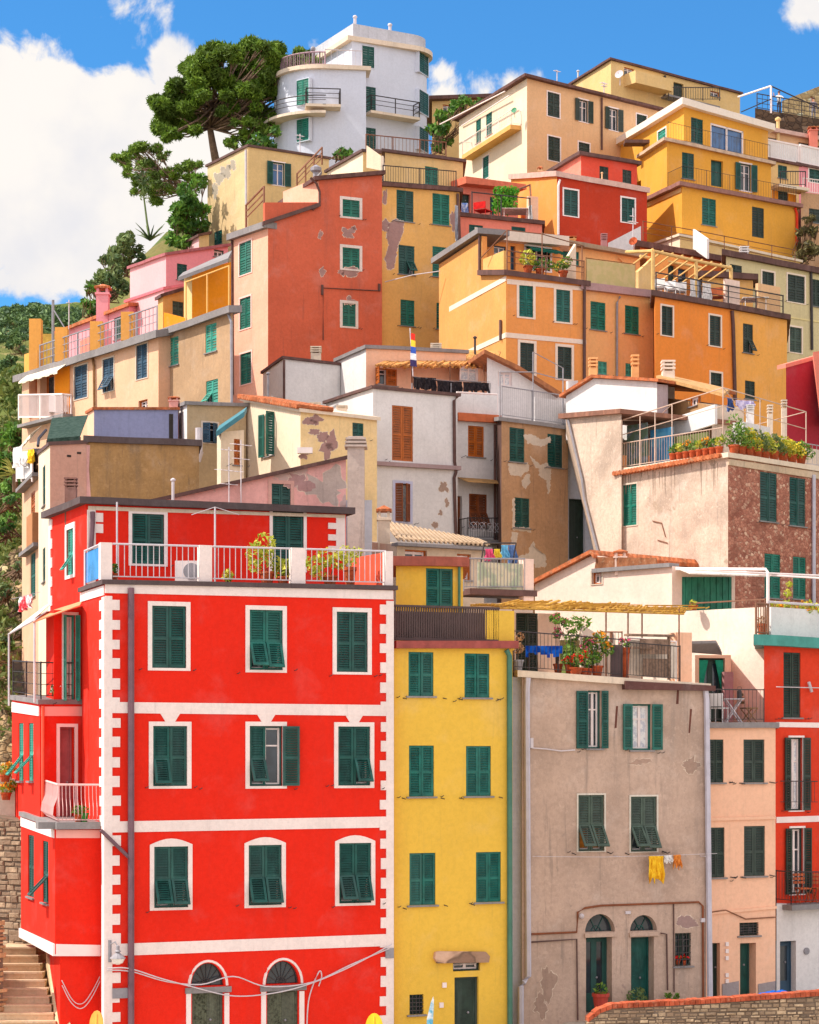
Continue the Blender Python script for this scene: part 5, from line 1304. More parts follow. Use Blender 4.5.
# cream house under the villa
H = House('terrace_cream_house', 'cream house with a railed terrace roof directly under the white villa', (363, 151.5, 140), (452, 160, 142.4), (327, 172, 145), mats=[YCREAM, CREAML]); m = H.main; m.roof(.14, .15, BROWNEDGE)
H.rail([m.edge(366), m.edge(446)], 1.0, RUST, .25, .02); m.w('F', 376, 163, 7, 8, '--', 'gd'); H.parapet(P(367, 167, 134), P(392, 172, 133), 1.3, .12, CREAML, h2=.5)

# ------------------------------------------------------------------ the white villa with rounded corners
Hv = House('white_villa', 'modern white villa of two stepped blocks with rounded corners crowning the hill', (352, 60, 165), (418, 60, 168), None, D=8, mats=[VILLA, VILLA], poly=[(380, 62), (380, 150), (400, 150), (400, 62)])
H = Hv; m = H.main
def rounded_block(h, name, pts, zb, zt, mat, over=0):
    mb = MB(); mb.prism([V((p.x, p.y, zb)) for p in pts], V((0, 0, zt - zb))); return h.part(name, mb, mat)
tA = Face(P(352, 0, 165), P(416, 0, 167.6)); c0 = tA.at(0, 0); c1 = tA.at(tA.ut(414), 0); n2 = -tA.n
R_ = 1.9; cen = c1 + n2 * R_; arc = [cen + tA.n * (R_ * math.cos(a)) + tA.u * (R_ * math.sin(a)) for a in [math.pi * .62 * i / 12 for i in range(13)]]
tow = [c0] + arc + [arc[-1] + n2 * 6, c0 + n2 * 9 - tA.u * .0]
zT = P(0, 41, 165).z; zB = 36
rounded_block(H, 'tower', tow, zB, zT, VILLA)
def grow(pts, k):
    c = V((sum(p.x for p in pts) / len(pts), sum(p.y for p in pts) / len(pts), 0)); return [p + (V((p.x, p.y, 0)) - c).normalized() * k for p in pts]
rounded_block(H, 'cornice', grow(tow, .45), zT, zT + .35, CREAMSLAB); rounded_block(H, 'parapet', grow(tow, -.1), zT + .35, zT + 1.35, plaster('grey_parapet', C3(196, 196, 204), .5))
lA = Face(P(325, 0, 163.6), P(366, 0, 163.9)); d0 = lA.at(0, 0); d1 = lA.at(lA.ut(366), 0); RL = 3.5; cen2 = d0 - lA.n * RL
arcL = [cen2 + lA.n * (RL * math.cos(a)) - lA.u * (RL * math.sin(a)) for a in [math.pi * .5 * i / 14 for i in range(15)]]
low = [d1] + [d1 - lA.n * 8] + [arcL[-1] - lA.n * 5] + arcL[::-1]
zL = P(0, 69, 163.5).z
rounded_block(H, 'lower_block', low, zB, zL, VILLA); rounded_block(H, 'cornice', grow(low, .4), zL, zL + .3, CREAMSLAB)
def flatwin(face, cx, cy, w, h, col='gl', n=2):
    t0, t1, z0, z1 = face.rect(cx, cy, w, h); mb = MB(); k = .05
    for a0, a1, b0, b1 in ((t0 - k, t0, z0, z1), (t1, t1 + k, z0, z1), (t0 - k, t1 + k, z1, z1 + k), (t0 - k, t1 + k, z0 - k, z0)): mb.boxf(face.at(0, 0), face.u, face.v, face.n, a0, a1, b0, b1, -.3, .05)
    wo = H.part('window', mb, VILLA)
    for i in range(n):
        lm = MB(); leaf(lm, face.at(t0 + (t1 - t0) * i / n + .01, z0, -.0), face.u, face.v, face.n, (t1 - t0) / n - .02, z1 - z0, .17); H.part('shutter', lm, PAINTS[col], wo)
for q in ((368, 57, 12, 21), (370, 100.5, 11, 27), (370, 138.5, 11, 21)): flatwin(tA, *q, col='gd')
def tangent(cen, R, u, n, a, s=1):
    dn = n * math.cos(a) + u * math.sin(a) * s; du = V((-dn.y, dn.x, 0)); p = cen + dn * R; return Face(p - du, p + du)
tR = tangent(cen, R_, tA.u, tA.n, math.pi * .2)
for y in (63, 103, 140): flatwin(tR, 423.5, y, 9, 22, 'gd')
tL = tangent(cen2, RL, lA.u, lA.n, math.pi * .24, -1)
flatwin(tL, 303, 92, 12, 25, 'gl'); flatwin(tL, 303, 130, 12, 22, 'gl')
def slab_rail(f, x0, x1, y, dep, col=IRON):
    t0, t1 = f.ut(x0), f.ut(x1); z = f.z((x0 + x1) / 2, y); mb = MB(); mb.boxf(f.at(0, 0), f.u, f.v, f.n, t0, t1, z - .2, z, -.3, dep); so_ = H.part('balcony_slab', mb, CREAMSLAB)
    H.rail([f.at(t0 + .05, z, .0), f.at(t0 + .05, z, dep - .06), f.at(t1 - .05, z, dep - .06), f.at(t1 - .05, z, 0)], 1.15, col, 0, .022, mid=True, parent=so_)
slab_rail(tA, 365, 414, 117, 1.0); slab_rail(lA, 305, 340, 108, 1.1)
mb = MB(); zz = P(0, 108, 162).z; ab = [cen2 + lA.n * (RL + 1.1) * math.cos(a) - lA.u * (RL + 1.1) * math.sin(a) for a in [math.pi * .5 * i / 10 for i in range(11)]]
mb.prism([V((p.x, p.y, zz - .2)) for p in [cen2] + ab], V((0, 0, .2))); so_ = H.part('balcony_slab', mb, CREAMSLAB); H.rail([V((p.x, p.y, zz)) for p in ab], 1.1, IRON, 0, .022, posts=False, mid=True, parent=so_)
H.rail([V((p.x, p.y, zL + .3)) for p in arcL], 1.0, plaster('mauve_rail', C3(170, 140, 150), .2), .18, .03); H.rail([d0 + V((0, 0, zL + .3)), lA.at(lA.ut(362), zL + .3, -.1)], 1.2, PALEMETAL, .4, .02)
mb = MB()
for x, yt in ((355, 17), (390, 25)): mb.tube([P(x, 38, 167), P(x, yt, 167)], .12, 6); mb.ball(P(x, yt, 167), .2, (.9, .9, .7))
H.part('chimney', mb, PALEMETAL); mb = MB(); mb.tube([P(313, 66, 164), P(313, 50, 164)], .08, 5); mb.ball(P(313, 49, 164), .2); H.part('antenna', mb, GREYMETAL)

# small house behind the villa
H = House('hilltop_cottage', 'small pale cottage with flat brown roof half hidden behind the white villa', (432, 101, 176), (488, 99, 178), None, D=6, mats=[YCREAM, YCREAM]); H.main.roof(.25, .6, BROWNEDGE); H.main.w('F', 448, 109, 10, 8, '--', 'br')

# apricot house upper middle
H = House('apricot_house', 'apricot cream house with dark roof edge, cream balcony side and open dark shutters', (527, 78, 150), (664, 112, 158), (459, 120, 161), mats=[PEACHB, CREAML]); m = H.main; f = m.F; fl = m.L
m.roof(.16, .4, BROWNEDGE)
for q in ((553.5, 105, 12, 24, 'cc'), (583.5, 111, 9, 22, 'oo'), (613.5, 119.5, 9, 22, 'oo'), (554, 149, 12, 24, 'cc'), (584, 148, 11, 10, 'cc'), (641.5, 121.5, 10, 13, 'cc')): m.w('F', *q, col='gk', fr=WHITE, fw=.09)
H.pipe(f, [(601, 98), (601, 150)], .07, BROWNEDGE)
m.w('L', 478.5, 131, 5, 23, 'cc', 'g'); m.w('L', 489, 124, 6, 22, 'cc', 'g'); m.w('L', 486, 167.5, 6, 22, 'cc', 'g', fr=WHITE, fw=.1)
t0, t1 = fl.ut(472), fl.ut(521); mb = MB(); z = fl.z(495, 142); mb.boxf(fl.at(0, 0), fl.u, fl.v, fl.n, t0, t1, z - .3, z, -.2, .8); so_ = H.part('balcony_slab', mb, YELO)
H.rail([fl.at(t0, z, .02), fl.at(t0, z, .75), fl.at(t1, z, .75), fl.at(t1, z, .02)], 1.0, WHITE, .25, .012, parent=so_)
H.dish(514, 110, 3, 150, paint('green_dish', C3(60, 140, 100), .1)); mb = MB(); mb.tube([fl.pt(463, 126, .1), fl.pt(513, 96, .3)], .05, 5); mb.tube([fl.pt(455, 126, 1.2), fl.pt(518, 93, 1.0)], .05, 5); H.part('awning_frame', mb, WHITE)
H.antenna(557, 82, 70, 152, ((.9, 7),)); H.antenna(604, 96, 82, 155, ((.9, 8), (.7, 6)))

# top cream house on the skyline
H = House('skyline_cream_house', 'yellow cream house on the skyline with a solid box balcony and low dark windows', (611, 60, 165), (740, 94, 173), (571, 85, 171.5), mats=[YCREAM, YCREAM]); m = H.main; f = m.F
m.roof(.13, .2, BROWNEDGE)
m.w('F', 629, 72, 10, 8, '--', 'br'); m.w('F', 641.5, 75, 10, 6, '--', 'br'); m.door('F', 678.5, 91, 10, 16, 'gk', leaves=1); m.w('F', 715, 94, 9, 5, '--', 'br')
mb = MB(); t0, t1 = f.ut(624), f.ut(661); z0, z1 = f.z(642, 91), f.z(642, 79); mb.boxf(f.at(0, 0), f.u, f.v, f.n, t0, t1, z0, z1, -.1, 1.3); H.part('box_balcony', mb, YCREAM)
H.slab(f, 661, 712, 103, .9); H.rail([f.pt(661, 103, .85), f.pt(712, 103, .85)], 1.0, IRON, .25, .02); H.dish(619, 74, 4.5, 164, None); H.chimney(578, 78, 70, 3, 172, WHT, 'pipe', 1)
mb = MB(); f.pipe(mb, [(664, 76), (664, 96)], .1, .1); H.part('flue', mb, IRON)

# pink terrace house
H = House('pink_terrace_house', 'pink house with a vine shaded terrace and long dark terrace edge', (460, 216, 128), (542, 224.5, 130.1), None, D=8, mats=[CORALP, CORALP]); m = H.main; f = m.F; m.roof(.2, .18, BROWNEDGE, 'terrace_slab'); H.roof_ob = None
m.w('F', 476, 232, 14, 14, 'cc', 'gd', sill=False); m.w('F', 518.5, 233.5, 14, 13, 'cc', 'gd', sill=False)
H.rail([m.edge(472), m.edge(530)], 1.3, IRON, .0, .02); b = H.body('upper_storey', (460, 180, 133), (518, 189, 135.5), None, D=4, base=m.c.z - .3, mats=[CORALP, CORALP])
mb = MB(); b.F.poly(mb, [(458, 179), (518, 187), (519, 192), (458, 186)], -2, .8); H.part('roof', mb, paint('coral_fascia', C3(214, 112, 84), .15, .8))
b.door('F', 466, 205, 9, 22, 'gk', leaves=1); b.w('F', 492, 206, 4, 18, 'cc', 'gd')
mb = MB(); p = m.floor(533, .3); mb.boxf(p, f.u, f.v, f.n, -.3, .35, 0, 1.5, -.25, .0); H.part('terrace_pier', mb, PINKP); H.pipe(f, [(457, 195), (459, 245)], .1, BROWNEDGE)

# brick red house with orange lit side
H = House('brick_red_house', 'brick red house with bright orange side wall and a coral upper storey', (557, 176, 134.5), (647, 192, 138), (511, 179, 141), mats=[REDBR, plaster('bright_orange_wall', C3(240, 160, 84, .9), .12)]); m = H.main; f = m.F
m.roof(.3, .15, paint('pale_pink_cornice', C3(216, 176, 162), .15), 'cornice'); H.roof_ob = None
m.w('F', 570.8, 203, 14, 26, 'cc', 'gd', fr=WHITE, fw=.1); m.w('F', 628, 210.5, 13, 24, 'cc', 'gd', fr=WHITE, fw=.1); H.pipe(f, [(559, 180), (557.5, 186), (557.5, 235)], .07, WHITE)
b = H.body('upper_storey', (581, 155, 139), (637, 164.5, 141.5), (551, 173, 144), base=m.c.z - .3, mats=[CORAL, CORALP]); b.roof(.2, .25, BROWNEDGE); b.w('F', 604, 173, 9, 13, 'cc', 'gk'); b.w('F', 627, 177, 9, 14, 'cc', 'gk')
H.chimney(540, 179, 166, 4, 142, PEACHB, 'cap', 1); H.chimney(602, 178, 172, 2.5, 137, PEACHB, 'pipe', .5); H.rail([P(517, 190, 133), P(530, 185, 133.5), P(531, 200, 133)], .01, RUST, 0, .03)

# big yellow stepped house
H = House('stepped_yellow_house', 'big egg yellow house of three stepped storeys with railed balconies, upper right', (682, 186, 140), (797, 207.5, 145.6), (643, 204, 148), mats=[YELB, YELB]); m = H.main; f = m.F
m.roof(.22, .35, paint('mauve_terrace_edge', C3(150, 106, 96), .2, .8), 'terrace_slab'); H.roof_ob = None
m.w('F', 709, 212, 14, 27, 'cc', 'g'); m.w('F', 758, 222.5, 12, 30, 'cc', 'gk', sill=False)
H.band(m.L, [(645, 204), (681, 188), (681, 192), (645, 208)], plaster('pale_yellow_band', C3(244, 216, 150), .1))
b = H.body('middle_storey', (667, 141, 143.5), (771, 164, 148), (641, 158, 152), base=m.c.z - .3, mats=[YELB, YELB]); b.roof(.18, .3, paint('pale_terrace_edge', C3(206, 176, 150), .2, .8), 'terrace_slab'); H.roof_ob = None
b.w('F', 688, 166, 12, 26, 'cc', 'gd'); b.door('F', 717, 173.5, 12, 26, 'gd', leaves=2); b.w('F', 745.5, 177.5, 11, 27, 'oo', 'gd', fr=WHITE, fw=.1)
c = H.body('top_storey', (684, 106.5, 146), (768, 130.5, 151.3), (610, None, 157), base=b.c.z - .3, mats=[YELB, YELB])
mb = MB(); q = [c.F.pt(x, y, o) for x, y, o in ((688, 104, 1.2), (771, 131, 1.2))]
c.roof(.42, .4, plaster('white_roof_edge', C3(236, 220, 206), .15)); H.roof_ob = None
c.w('F', 697, 131, 12, 25, 'cc', 'gd'); c.door('F', 727, 139.5, 32, 25, WHITE, leaves=2, glass=False) if False else None
t0, t1, z0, z1 = c.F.rect(727, 139.5, 33, 25); c.cut.boxf(c.F.at(0, 0), c.F.u, c.F.v, c.F.n, t0, t1, z0, z1, -.25, .3); g = MB()
for a0, a1, b0, b1 in ((t0, t0 + .12, z0, z1), (t1 - .12, t1, z0, z1), ((t0 + t1) / 2 - .06, (t0 + t1) / 2 + .06, z0, z1), (t0, t1, z1 - .12, z1)): g.boxf(c.F.at(0, 0), c.F.u, c.F.v, c.F.n, a0 + .002, a1 - .002, b0, b1 - .002, -.12, -.02)
g.boxf(c.F.at(0, 0), c.F.u, c.F.v, c.F.n, t0 + .02, t1 - .02, z0, z1 - .02, -.16, -.13, 1); H.part('sliding_window', g, [WHITE, GLASSB])
c.w('L', 662, 135, 8, 10, 'cc', 'tq', fr=WHITE, fw=.1)
H.rail([b.edge(668), b.edge(770)], 1.1, IRON, .22, .008); H.rail([m.edge(668, 'L'), m.edge(683), m.edge(796)], 1.1, IRON, .22, .008)
H.pipe(f, [(794, 208), (796, 214), (796, 245)], .09, REDR); H.chimney(667, 110, 75, 3, 149, GREYMETAL, 'pipe', 2) if False else None
mb = MB(); p = c.L.pt(645, 144, .6); mb.box(p.x - .9, p.x + .9, p.y - .5, p.y + .5, p.z - .1, p.z + .12); H.part('porch_roof', mb, BROWNEDGE)

# cluster at the top right
TOWST = stone('pale_tower_stone', C3(170, 144, 104), C3(206, 180, 134), C3(140, 120, 92), 1.4); DKST = stone('dark_garden_stone', C3(74, 60, 50), C3(104, 84, 66), C3(54, 44, 38), 1.6)
e = House('stone_tower', 'pale old stone building with a tiny window on the skyline at the right edge', (782, 101, 172), (850, 74, 176), None, D=8, mats=[TOWST, TOWST], group=None); e.main.w('F', 812, 100, 3, 7, '--', 'br', sill=False)
e = House('garden_wall', 'dark stone retaining wall with rail under the skyline terrace at top right', (755, 108, 158), (850, 124, 163), None, D=6, mats=[DKST, DKST], cat='wall', group=None, wall='stonework')
e.rail([e.main.edge(757), e.main.edge(845)], 1.1, IRON, .5, .02, mid=True); mb = MB()
a0, a1, a2 = P(738, 97, 160), P(771, 86, 158.6), P(828, 112, 163)
mb.tube([a0, a1], .075, 6); mb.tube([a1, V((a1.x, a1.y, e.main.c.z - .2))], .075, 6); H_ = e.part('pergola', mb, WHITE); mb = MB(); mb.tube([a1, a2], .05, 5); mb.tube([P(741, 112, 159), P(771, 99, 158.5)], .04, 5); e.part('cable', mb, IRON)
H = House('balustrade_house', 'cream and pink house with white balustrade terraces at the right edge', (768, 160, 152), (799, 166, 153.6), None, D=6, mats=[YCREAM, YCREAM]); m = H.main; m.roof(.14, .2, BROWNEDGE, 'terrace_slab')
b = H.body('wall', (799, 165, 153.6), (850, 176, 156), None, D=6, mats=[PINKH, PINKH]); b.roof(.14, .2, BROWNEDGE, 'terrace_slab'); b.w('F', 815, 176, 12, 13, 'cc', 'gd', fr=WHITE, fw=.1); m.w('F', 782.5, 172, 9, 13, 'cc', 'gd', sill=True)
for bb, x0, x1 in ((m, 766, 798), (b, 800, 845)): H.rail([bb.edge(x0), bb.edge(x1)], 1.3, WHITE, .2, .05, panel=WHT)
b3 = H.body('upper_storey', (764, 131, 157), (850, 147, 161), None, D=3, base=b.c.z - 1, mats=[PEACHB, PEACHB]); b3.roof(.25, .4, paint('pale_pink_cornice', C3(216, 176, 162), .15))
for x, y in ((772, 142), (804, 147), (819, 150)): b3.w('F', x, y, 11, 8, '--', 'gk', sill=False)
H.chimney(778, 135, 117, 6, 157.5, YCREAM, 'pipe'); H.chimney(813, 138, 126, 8, 158.5, CORALP, 'cap')
b4 = H.body('lower_block', (772, 190, 149.5), (796, 195, 150.5), None, D=3, mats=[NICHE, NICHE]); b4.w('F', 783, 196, 10, 11, 'cc', 'gk', sill=False); H.slab(b4.F, 770, 800, 189, 1.0, .2, CREAMSLAB); H.rail([b4.F.pt(772, 189, .9), b4.F.pt(797, 189, .9)], 1.0, IRON, .2, .02)
b5 = H.body('side_block', (801, 192, 150), (850, 198, 152), None, D=4, mats=[GREYB, GREYB]); b5.w('F', 815, 216, 12, 14, 'cc', 'gk'); H.rail([b5.edge(803), b5.edge(845)], 1.0, WHITE, .2, .02)

# ------------------------------------------------------------------ orange row
WOR = plaster('white_surround', C3(236, 214, 196), .15)
H = House('white_banded_house', 'orange house with white window bands and a furnished railed terrace', (506, 274.5, 112), (586, 285, 114.2), (482, 275, 115.3), mats=[ORANGE, plaster('golden_orange_wall', C3(240, 172, 100, .82), .25)]); m = H.main; f = m.F; fl = m.L
m.roof(.24, .2, BROWNEDGE, 'terrace_slab'); H.roof_ob = None
for q in ((526, 301, 14, 32), (563, 306, 14, 32), (527, 358.5, 14, 31), (564.5, 363, 14, 32)): m.w('F', *q, st='cc', col='g' if q[1] < 330 else 'gk', fr=WOR, fw=.14)
H.band(f, [(506, 332.5), (586, 340), (586, 344.5), (506, 337.5)], WOR); H.band(f, [(507, 279), (586, 287), (586, 291), (507, 284)], WOR)
H.band(fl, [(442, 311), (506, 276), (506, 281), (442, 316)], WOR, .03); H.band(fl, [(442, 362), (506, 332.5), (506, 337.5), (442, 367)], WOR, .03)
H.pipe(f, [(583.5, 287), (583.5, 385)], .08, BROWNEDGE); H.pipe(fl, [(502, 320), (502, 340)], .07, BROWNEDGE)
b = H.body('raised_wall', (482, 236, 115.32), (487, 236.5, 115.5), (439, 264.5, 121.6), mats=[ORANGE, plaster('golden_orange_wall', C3(240, 172, 100, .82), .25)])
mb = MB(); q = [b.L.pt(436, 264, .3), b.L.pt(483, 233.5, .3), b.L.pt(483, 233.5, -1.5), b.L.pt(436, 264, -1.5)]; mb.prism(q, V((0, 0, .3))); H.part('roof_edge', mb, GREYSLAB); H.pipe(b.L, [(481, 236), (481, 270)], .07, BROWNEDGE)
H.parapet(m.floor(484, .1, 'L'), m.floor(505, .1, 'L'), .6, .14, YELO, h2=1.0)
u = H.body('upper_storey', (484, 240, 118), (560, 247, 120.4), None, D=4, base=m.c.z - .3, mats=[ORANGE, ORANGE]); u.roof(.5, .5, plaster('pale_roof_slab', C3(222, 204, 188), .2))
u.w('F', 500, 257, 12, 22, '--', 'bl'); u.door('F', 513, 258, 5, 24, 'bl', leaves=1); u.w('F', 538, 259, 24, 22, '--', 'gk', fr=WHITE, fw=.12)
H.awning(u.F, 524, 556, 248, .3, .8, cloth('green_awning', C3(26, 84, 70)), None)
mb = MB()
for x, yt in ((507, 230), (542, 232), (582, 246)): p = m.edge(x); mb.tube([p, P(x, yt, p.y)], .035, 5)
mb.tube([P(481, 258, 114.5), P(507, 230, 112.3), P(542, 234, 113.2), P(584, 246, 114.2)], .03, 5); H.part('terrace_frame', mb, RUST); H.rail([m.edge(507), m.edge(584)], 1.0, RUST, 0, .016, mid=True)
H.parapet(m.floor(560, .6), m.floor(575, 2.2), .5, .12, CREAML, h2=2.0); H.chimney(475, 350, 336, 4, 108, IRON, 'pipe', 1); H.chimney(436, 356, 344, 10, 106.5, CREAMSLAB, 'slots', .5)

H = House('peach_middle_house', 'peach house with a green screened terrace between the two orange houses', (586, 290, 114.4), (653.5, 298, 117), None, D=8, mats=[PEACH, PEACH]); m = H.main; f = m.F
m.roof(.35, .25, plaster('mauve_terrace_slab', C3(176, 142, 142), .3), 'terrace_slab'); H.roof_ob = None
m.w('F', 598, 316, 15, 28, 'cc', 'gl'); m.w('F', 632, 320, 14, 28, 'cc', 'gl'); m.w('F', 602.5, 368, 9, 13, 'cc', 'tq'); m.w('F', 629, 370, 7, 13, 'cc', 'tq')
H.pipe(f, [(619, 297), (616, 303), (616, 378)], .06, GREYMETAL)
H.rail([m.edge(586), m.edge(635)], 1.35, WOOD, .1, .012, panel=cloth('green_screen', C3(186, 172, 120), C3(196, 176, 130), 3)); H.parapet(m.floor(637, .2), m.floor(652, .4), 1.0, .2, YCREAM, h2=1.9)
u = H.body('upper_storey', (555, 243, 121), (640, 258, 124), None, D=4, base=m.c.z - .3, mats=[PEACH, PEACH]); u.roof(.2, .4, plaster('mossy_roof_edge', C3(160, 136, 112), .6)); u.w('F', 604, 276, 7, 11, 'cc', 'tq', fr=WHITE, fw=.06); u.w('F', 571, 258, 16, 14, 'cc', 'g')
H.pipe(u.F, [(618, 258), (622, 262), (623, 292)], .05, PEACH); H.chimney(570, 246, 236, 10, 124, PEACH, 'cap', .5); H.chimney(604, 248, 234, 6, 124, plaster('mauve_wall', C3(170, 120, 120), .3), 'slots', .5)
H.dish(633, 241, 4.5, 122, POT); H.antenna(633, 236, 208, 123, ((.5, 10), (.7, 6)))

H = House('orange_long_house', 'long orange house with pergola terrace, white chairs and a brown terrace edge', (655, 296, 114), (733, 309.5, 117.5), (652, None, 122), mats=[ORANGEL, ORANGEL]); m = H.main; f = m.F
m.roof(.26, .2, BROWNEDGE, 'terrace_slab'); m2 = H.body('wall', (733.1, 309.5, 117.5), (787, 319.5, 120.2), None, D=8, mats=[ORANGE2, ORANGE2]); m2.roof(.255, .2, BROWNEDGE, 'terrace_slab'); H.roof_ob = None
for q in ((667, 321, 11, 29, 'cc'), (715, 331, 11, 30, 'cc'), (748, 338.5, 10, 29, 'cp'), (716, 382.5, 11, 19, 'cc'), (750, 390, 10, 18, 'cc')): (m if q[0] < 730 else m2).w('F', *q, col='gk', fr=WOR if q[0] < 730 else None, fw=.1)
H.pipe(f, [(731, 311), (732, 325), (734, 400)], .1, BROWNEDGE);
H.rail([m.edge(656), m.edge(700), m.edge(783)], 1.0, IRON, 0, .02, mid=True)
u = H.body('upper_storey', (655, 252, 121), (702, 266, 124), None, D=4, base=m.c.z - .3, mats=[ORANGE, ORANGE]); u.door('F', 672, 278, 8, 26, 'gk', leaves=1); u.door('F', 683, 281, 10, 24, 'bl', leaves=1, glass=True)
b = H.body('rear_room', (640, 247, 126), (723, 262, 129), None, D=3, mats=[plaster('dark_orange_wall', C3(214, 110, 54), .2)] * 2); b.roof(.3, .3, BROWNEDGE)
b = H.body('terrace_room', (702, 277, 122), (753, 280, 123.4), None, D=4, base=m.c.z - .3, mats=[YELO, YELO]); b.roof(.3, .3, BROWNEDGE)
mb = MB(); PG = [m.floor(653, .5), m.floor(696, .5), m.floor(731, .6)]; tp = [P(653, 251, PG[0].y), P(696, 261, PG[1].y), P(731, 268, PG[2].y)]
for a, b_ in zip(PG, tp): mb.tube([a, b_], .1, 6)
mb.tube([P(626, 252, 116), tp[0]], .09, 6); mb.tube(tp, .09, 6); mb.tube([P(640, 256, 121), P(702, 268, 123)], .08, 6)
for i in range(9):
    t = i / 8; a = tp[0].lerp(tp[2], t); mb.tube([a + V((0, 0, .12)), a + V((-1.2, 5, -.1))], .05, 4)
H.part('pergola', mb, paint('cream_pergola', C3(222, 180, 112), .15))
mb = MB(); p = m.floor(728, .25); mb.boxf(p, f.u, f.v, f.n, -.2, .9, 0, 1.4, -.15, 0); H.part('terrace_pier', mb, CRPINK); mb = MB(); p = m.floor(776, .3); mb.boxf(p, f.u, f.v, f.n, -1.4, .35, 0, 1.5, -.2, .0); H.part('terrace_pier', mb, PEACHB)

H = House('pale_green_house', 'pale yellow green house with dark shutters behind the orange row on the right', (726, 256, 124), (850, 279.5, 130), None, D=6, mats=[PALEGR, PALEGR]); m = H.main; f = m.F; m.roof(.3, .25, BROWNEDGE)
m.w('F', 768, 284.5, 12, 25, 'cc', 'gk', fr=WOR, fw=.1); m.w('F', 796, 289, 17, 27, 'cc', 'gk', fr=WOR, fw=.1); m.w('F', 816, 293, 9, 27, 'cc', 'gk'); m.w('F', 795.5, 340, 12, 25, 'cc', 'gy', fr=WOR, fw=.1); m.w('F', 736, 270, 12, 10, 'cc', 'gk', sill=False)
H.pipe(f, [(810, 272), (811, 350)], .08, IRON); H.band(f, [(786, 316), (850, 326), (850, 327.5), (786, 317.5)], plaster('yellowish_band', C3(226, 206, 150), .2))
H.parapet(P(694, 248, 128), P(708, 258, 126.5), 1.1, .14, WHT, h2=1.1); H.chimney(744, 263, 247, 8, 127, WHT, 'slots', .5); H.rail([P(643, 240, 128), P(700, 250, 129), P(795, 268, 133)], 1.1, RUST, 0, .014, mid=True)
H = House('low_white_roof_house', 'low white walled roof terrace between the brick red and yellow houses', (601, 247, 131), (650, 238, 133), None, D=4, mats=[WHT, WHT], poly=[(608, 262), (608, 243), (641, 226), (641, 262)])
H.main; H = House('pale_base_house', 'pale rendered terrace wall at the foot of the big yellow house', (680, 236, 136), (800, 262, 142), (640, 250, 141), mats=[YCREAM, CREAML], cat='wall', group=None); H.main.roof(.12, .15, CREAMSLAB)
H = House('crimson_house', 'deep crimson house wall with pale sloping eave at the right edge', (786, 365, 101), (860, 345, 104), (786.5, 364, 106), D=5, mats=[CRIMS, CRIMS]); mb = MB(); H.main.F.poly(mb, [(785, 364), (862, 343), (862, 347), (785, 368)], -.5, .05); H.part('roof', mb, CORALP)
b = H.body('wall', (804, 350, 99.6), (860, 352, 101), None, D=2, mats=[CORALP, CORALP], poly=[(821, 420), (813, 352), (860, 345), (860, 420)])
CLOUD_K = 4.7; CLOUD_FILL = 7.4; SKY_TINT = (.25, .63, .90, 1); SKY_S = .15; SUN_S = 4.2; EXPO = .52
# ================================================================== ground
ASPH = plaster('street_paving', C3(186, 174, 160), .4)
mb = MB(); mb.add([V((-2500, -600, -12.2)), V((2500, -600, -12.2)), V((2500, 5000, -12.2)), V((-2500, 5000, -12.2))], [(0, 1, 2, 3)]); structure(mb.build('ground', paint('far_ground', C3(176, 166, 150), .2, .9), recalc=False))  # unseen ground, its tone set pale to bounce light onto the fronts
mb = MB(); mb.add([V((-30, 40, -8.7)), V((3, 40, -8.7)), V((4.5, 40, -7.9)), V((40, 40, -7.9)), V((40, 66, -7.9)), V((4.5, 66, -7.9)), V((3, 66, -8.7)), V((-30, 66, -8.7))], [(0, 1, 6, 7), (1, 2, 5, 6), (2, 3, 4, 5)]); structure(mb.build('street', ASPH, recalc=False))
def grid(name, fz, xs, ys, mat):
    mb = MB(); nx, ny = len(xs), len(ys)
    vs = [V((x, y, fz(x, y))) for y in ys for x in xs]; fs = [(j * nx + i, j * nx + i + 1, (j + 1) * nx + i + 1, (j + 1) * nx + i) for j in range(ny - 1) for i in range(nx - 1)]
    mb.add(vs, fs); return structure(mb.build(name, mat, recalc=False, smooth=True))
def hillmat(name, cols, sc):
    t = NT(name); v = t.mapping((1, 1, 1)); b = t.mix(t.ramp(t.noise(v, sc, 8, .65), .38, .62), cols[0], cols[1]); b = t.mix(t.ramp(t.noise(v, sc * 3.1, 6, .7), .5, .7), b, cols[2]); t.bump(t.noise(v, sc * 6, 6, .7), .8, .3); return t.out(b, .95, .1)
HILL = hillmat('hillside_scrub', (C3(92, 104, 52), C3(124, 112, 72), C3(60, 80, 36)), .25)
nz = lambda x, y, s, k: noise.fractal(V((x * s, y * s, 3.3)), 1.0, 2.0, 5) * k
grid('hillside', lambda x, y: ground_z(x, y) - .6 + nz(x, y, .15, .5), [-70 + i * 1.5 for i in range(95)], [71 + i * 2 for i in range(148)], HILL)
def far_z(x, y):
    d = (y - 330) / 230.0; k = max(0, min(1, d)); r = max(0, 1 - ((x + 98) / 105.0) ** 2)
    zz = -12 + 126 * (k ** .8) * (r ** .6); st = 3.2; a = zz / st; zt = (math.floor(a) + min(1, max(0, (a - math.floor(a)) * 3 - 1.6))) * st
    return zz * .45 + zt * .55 + nz(x, y, .05, 3)
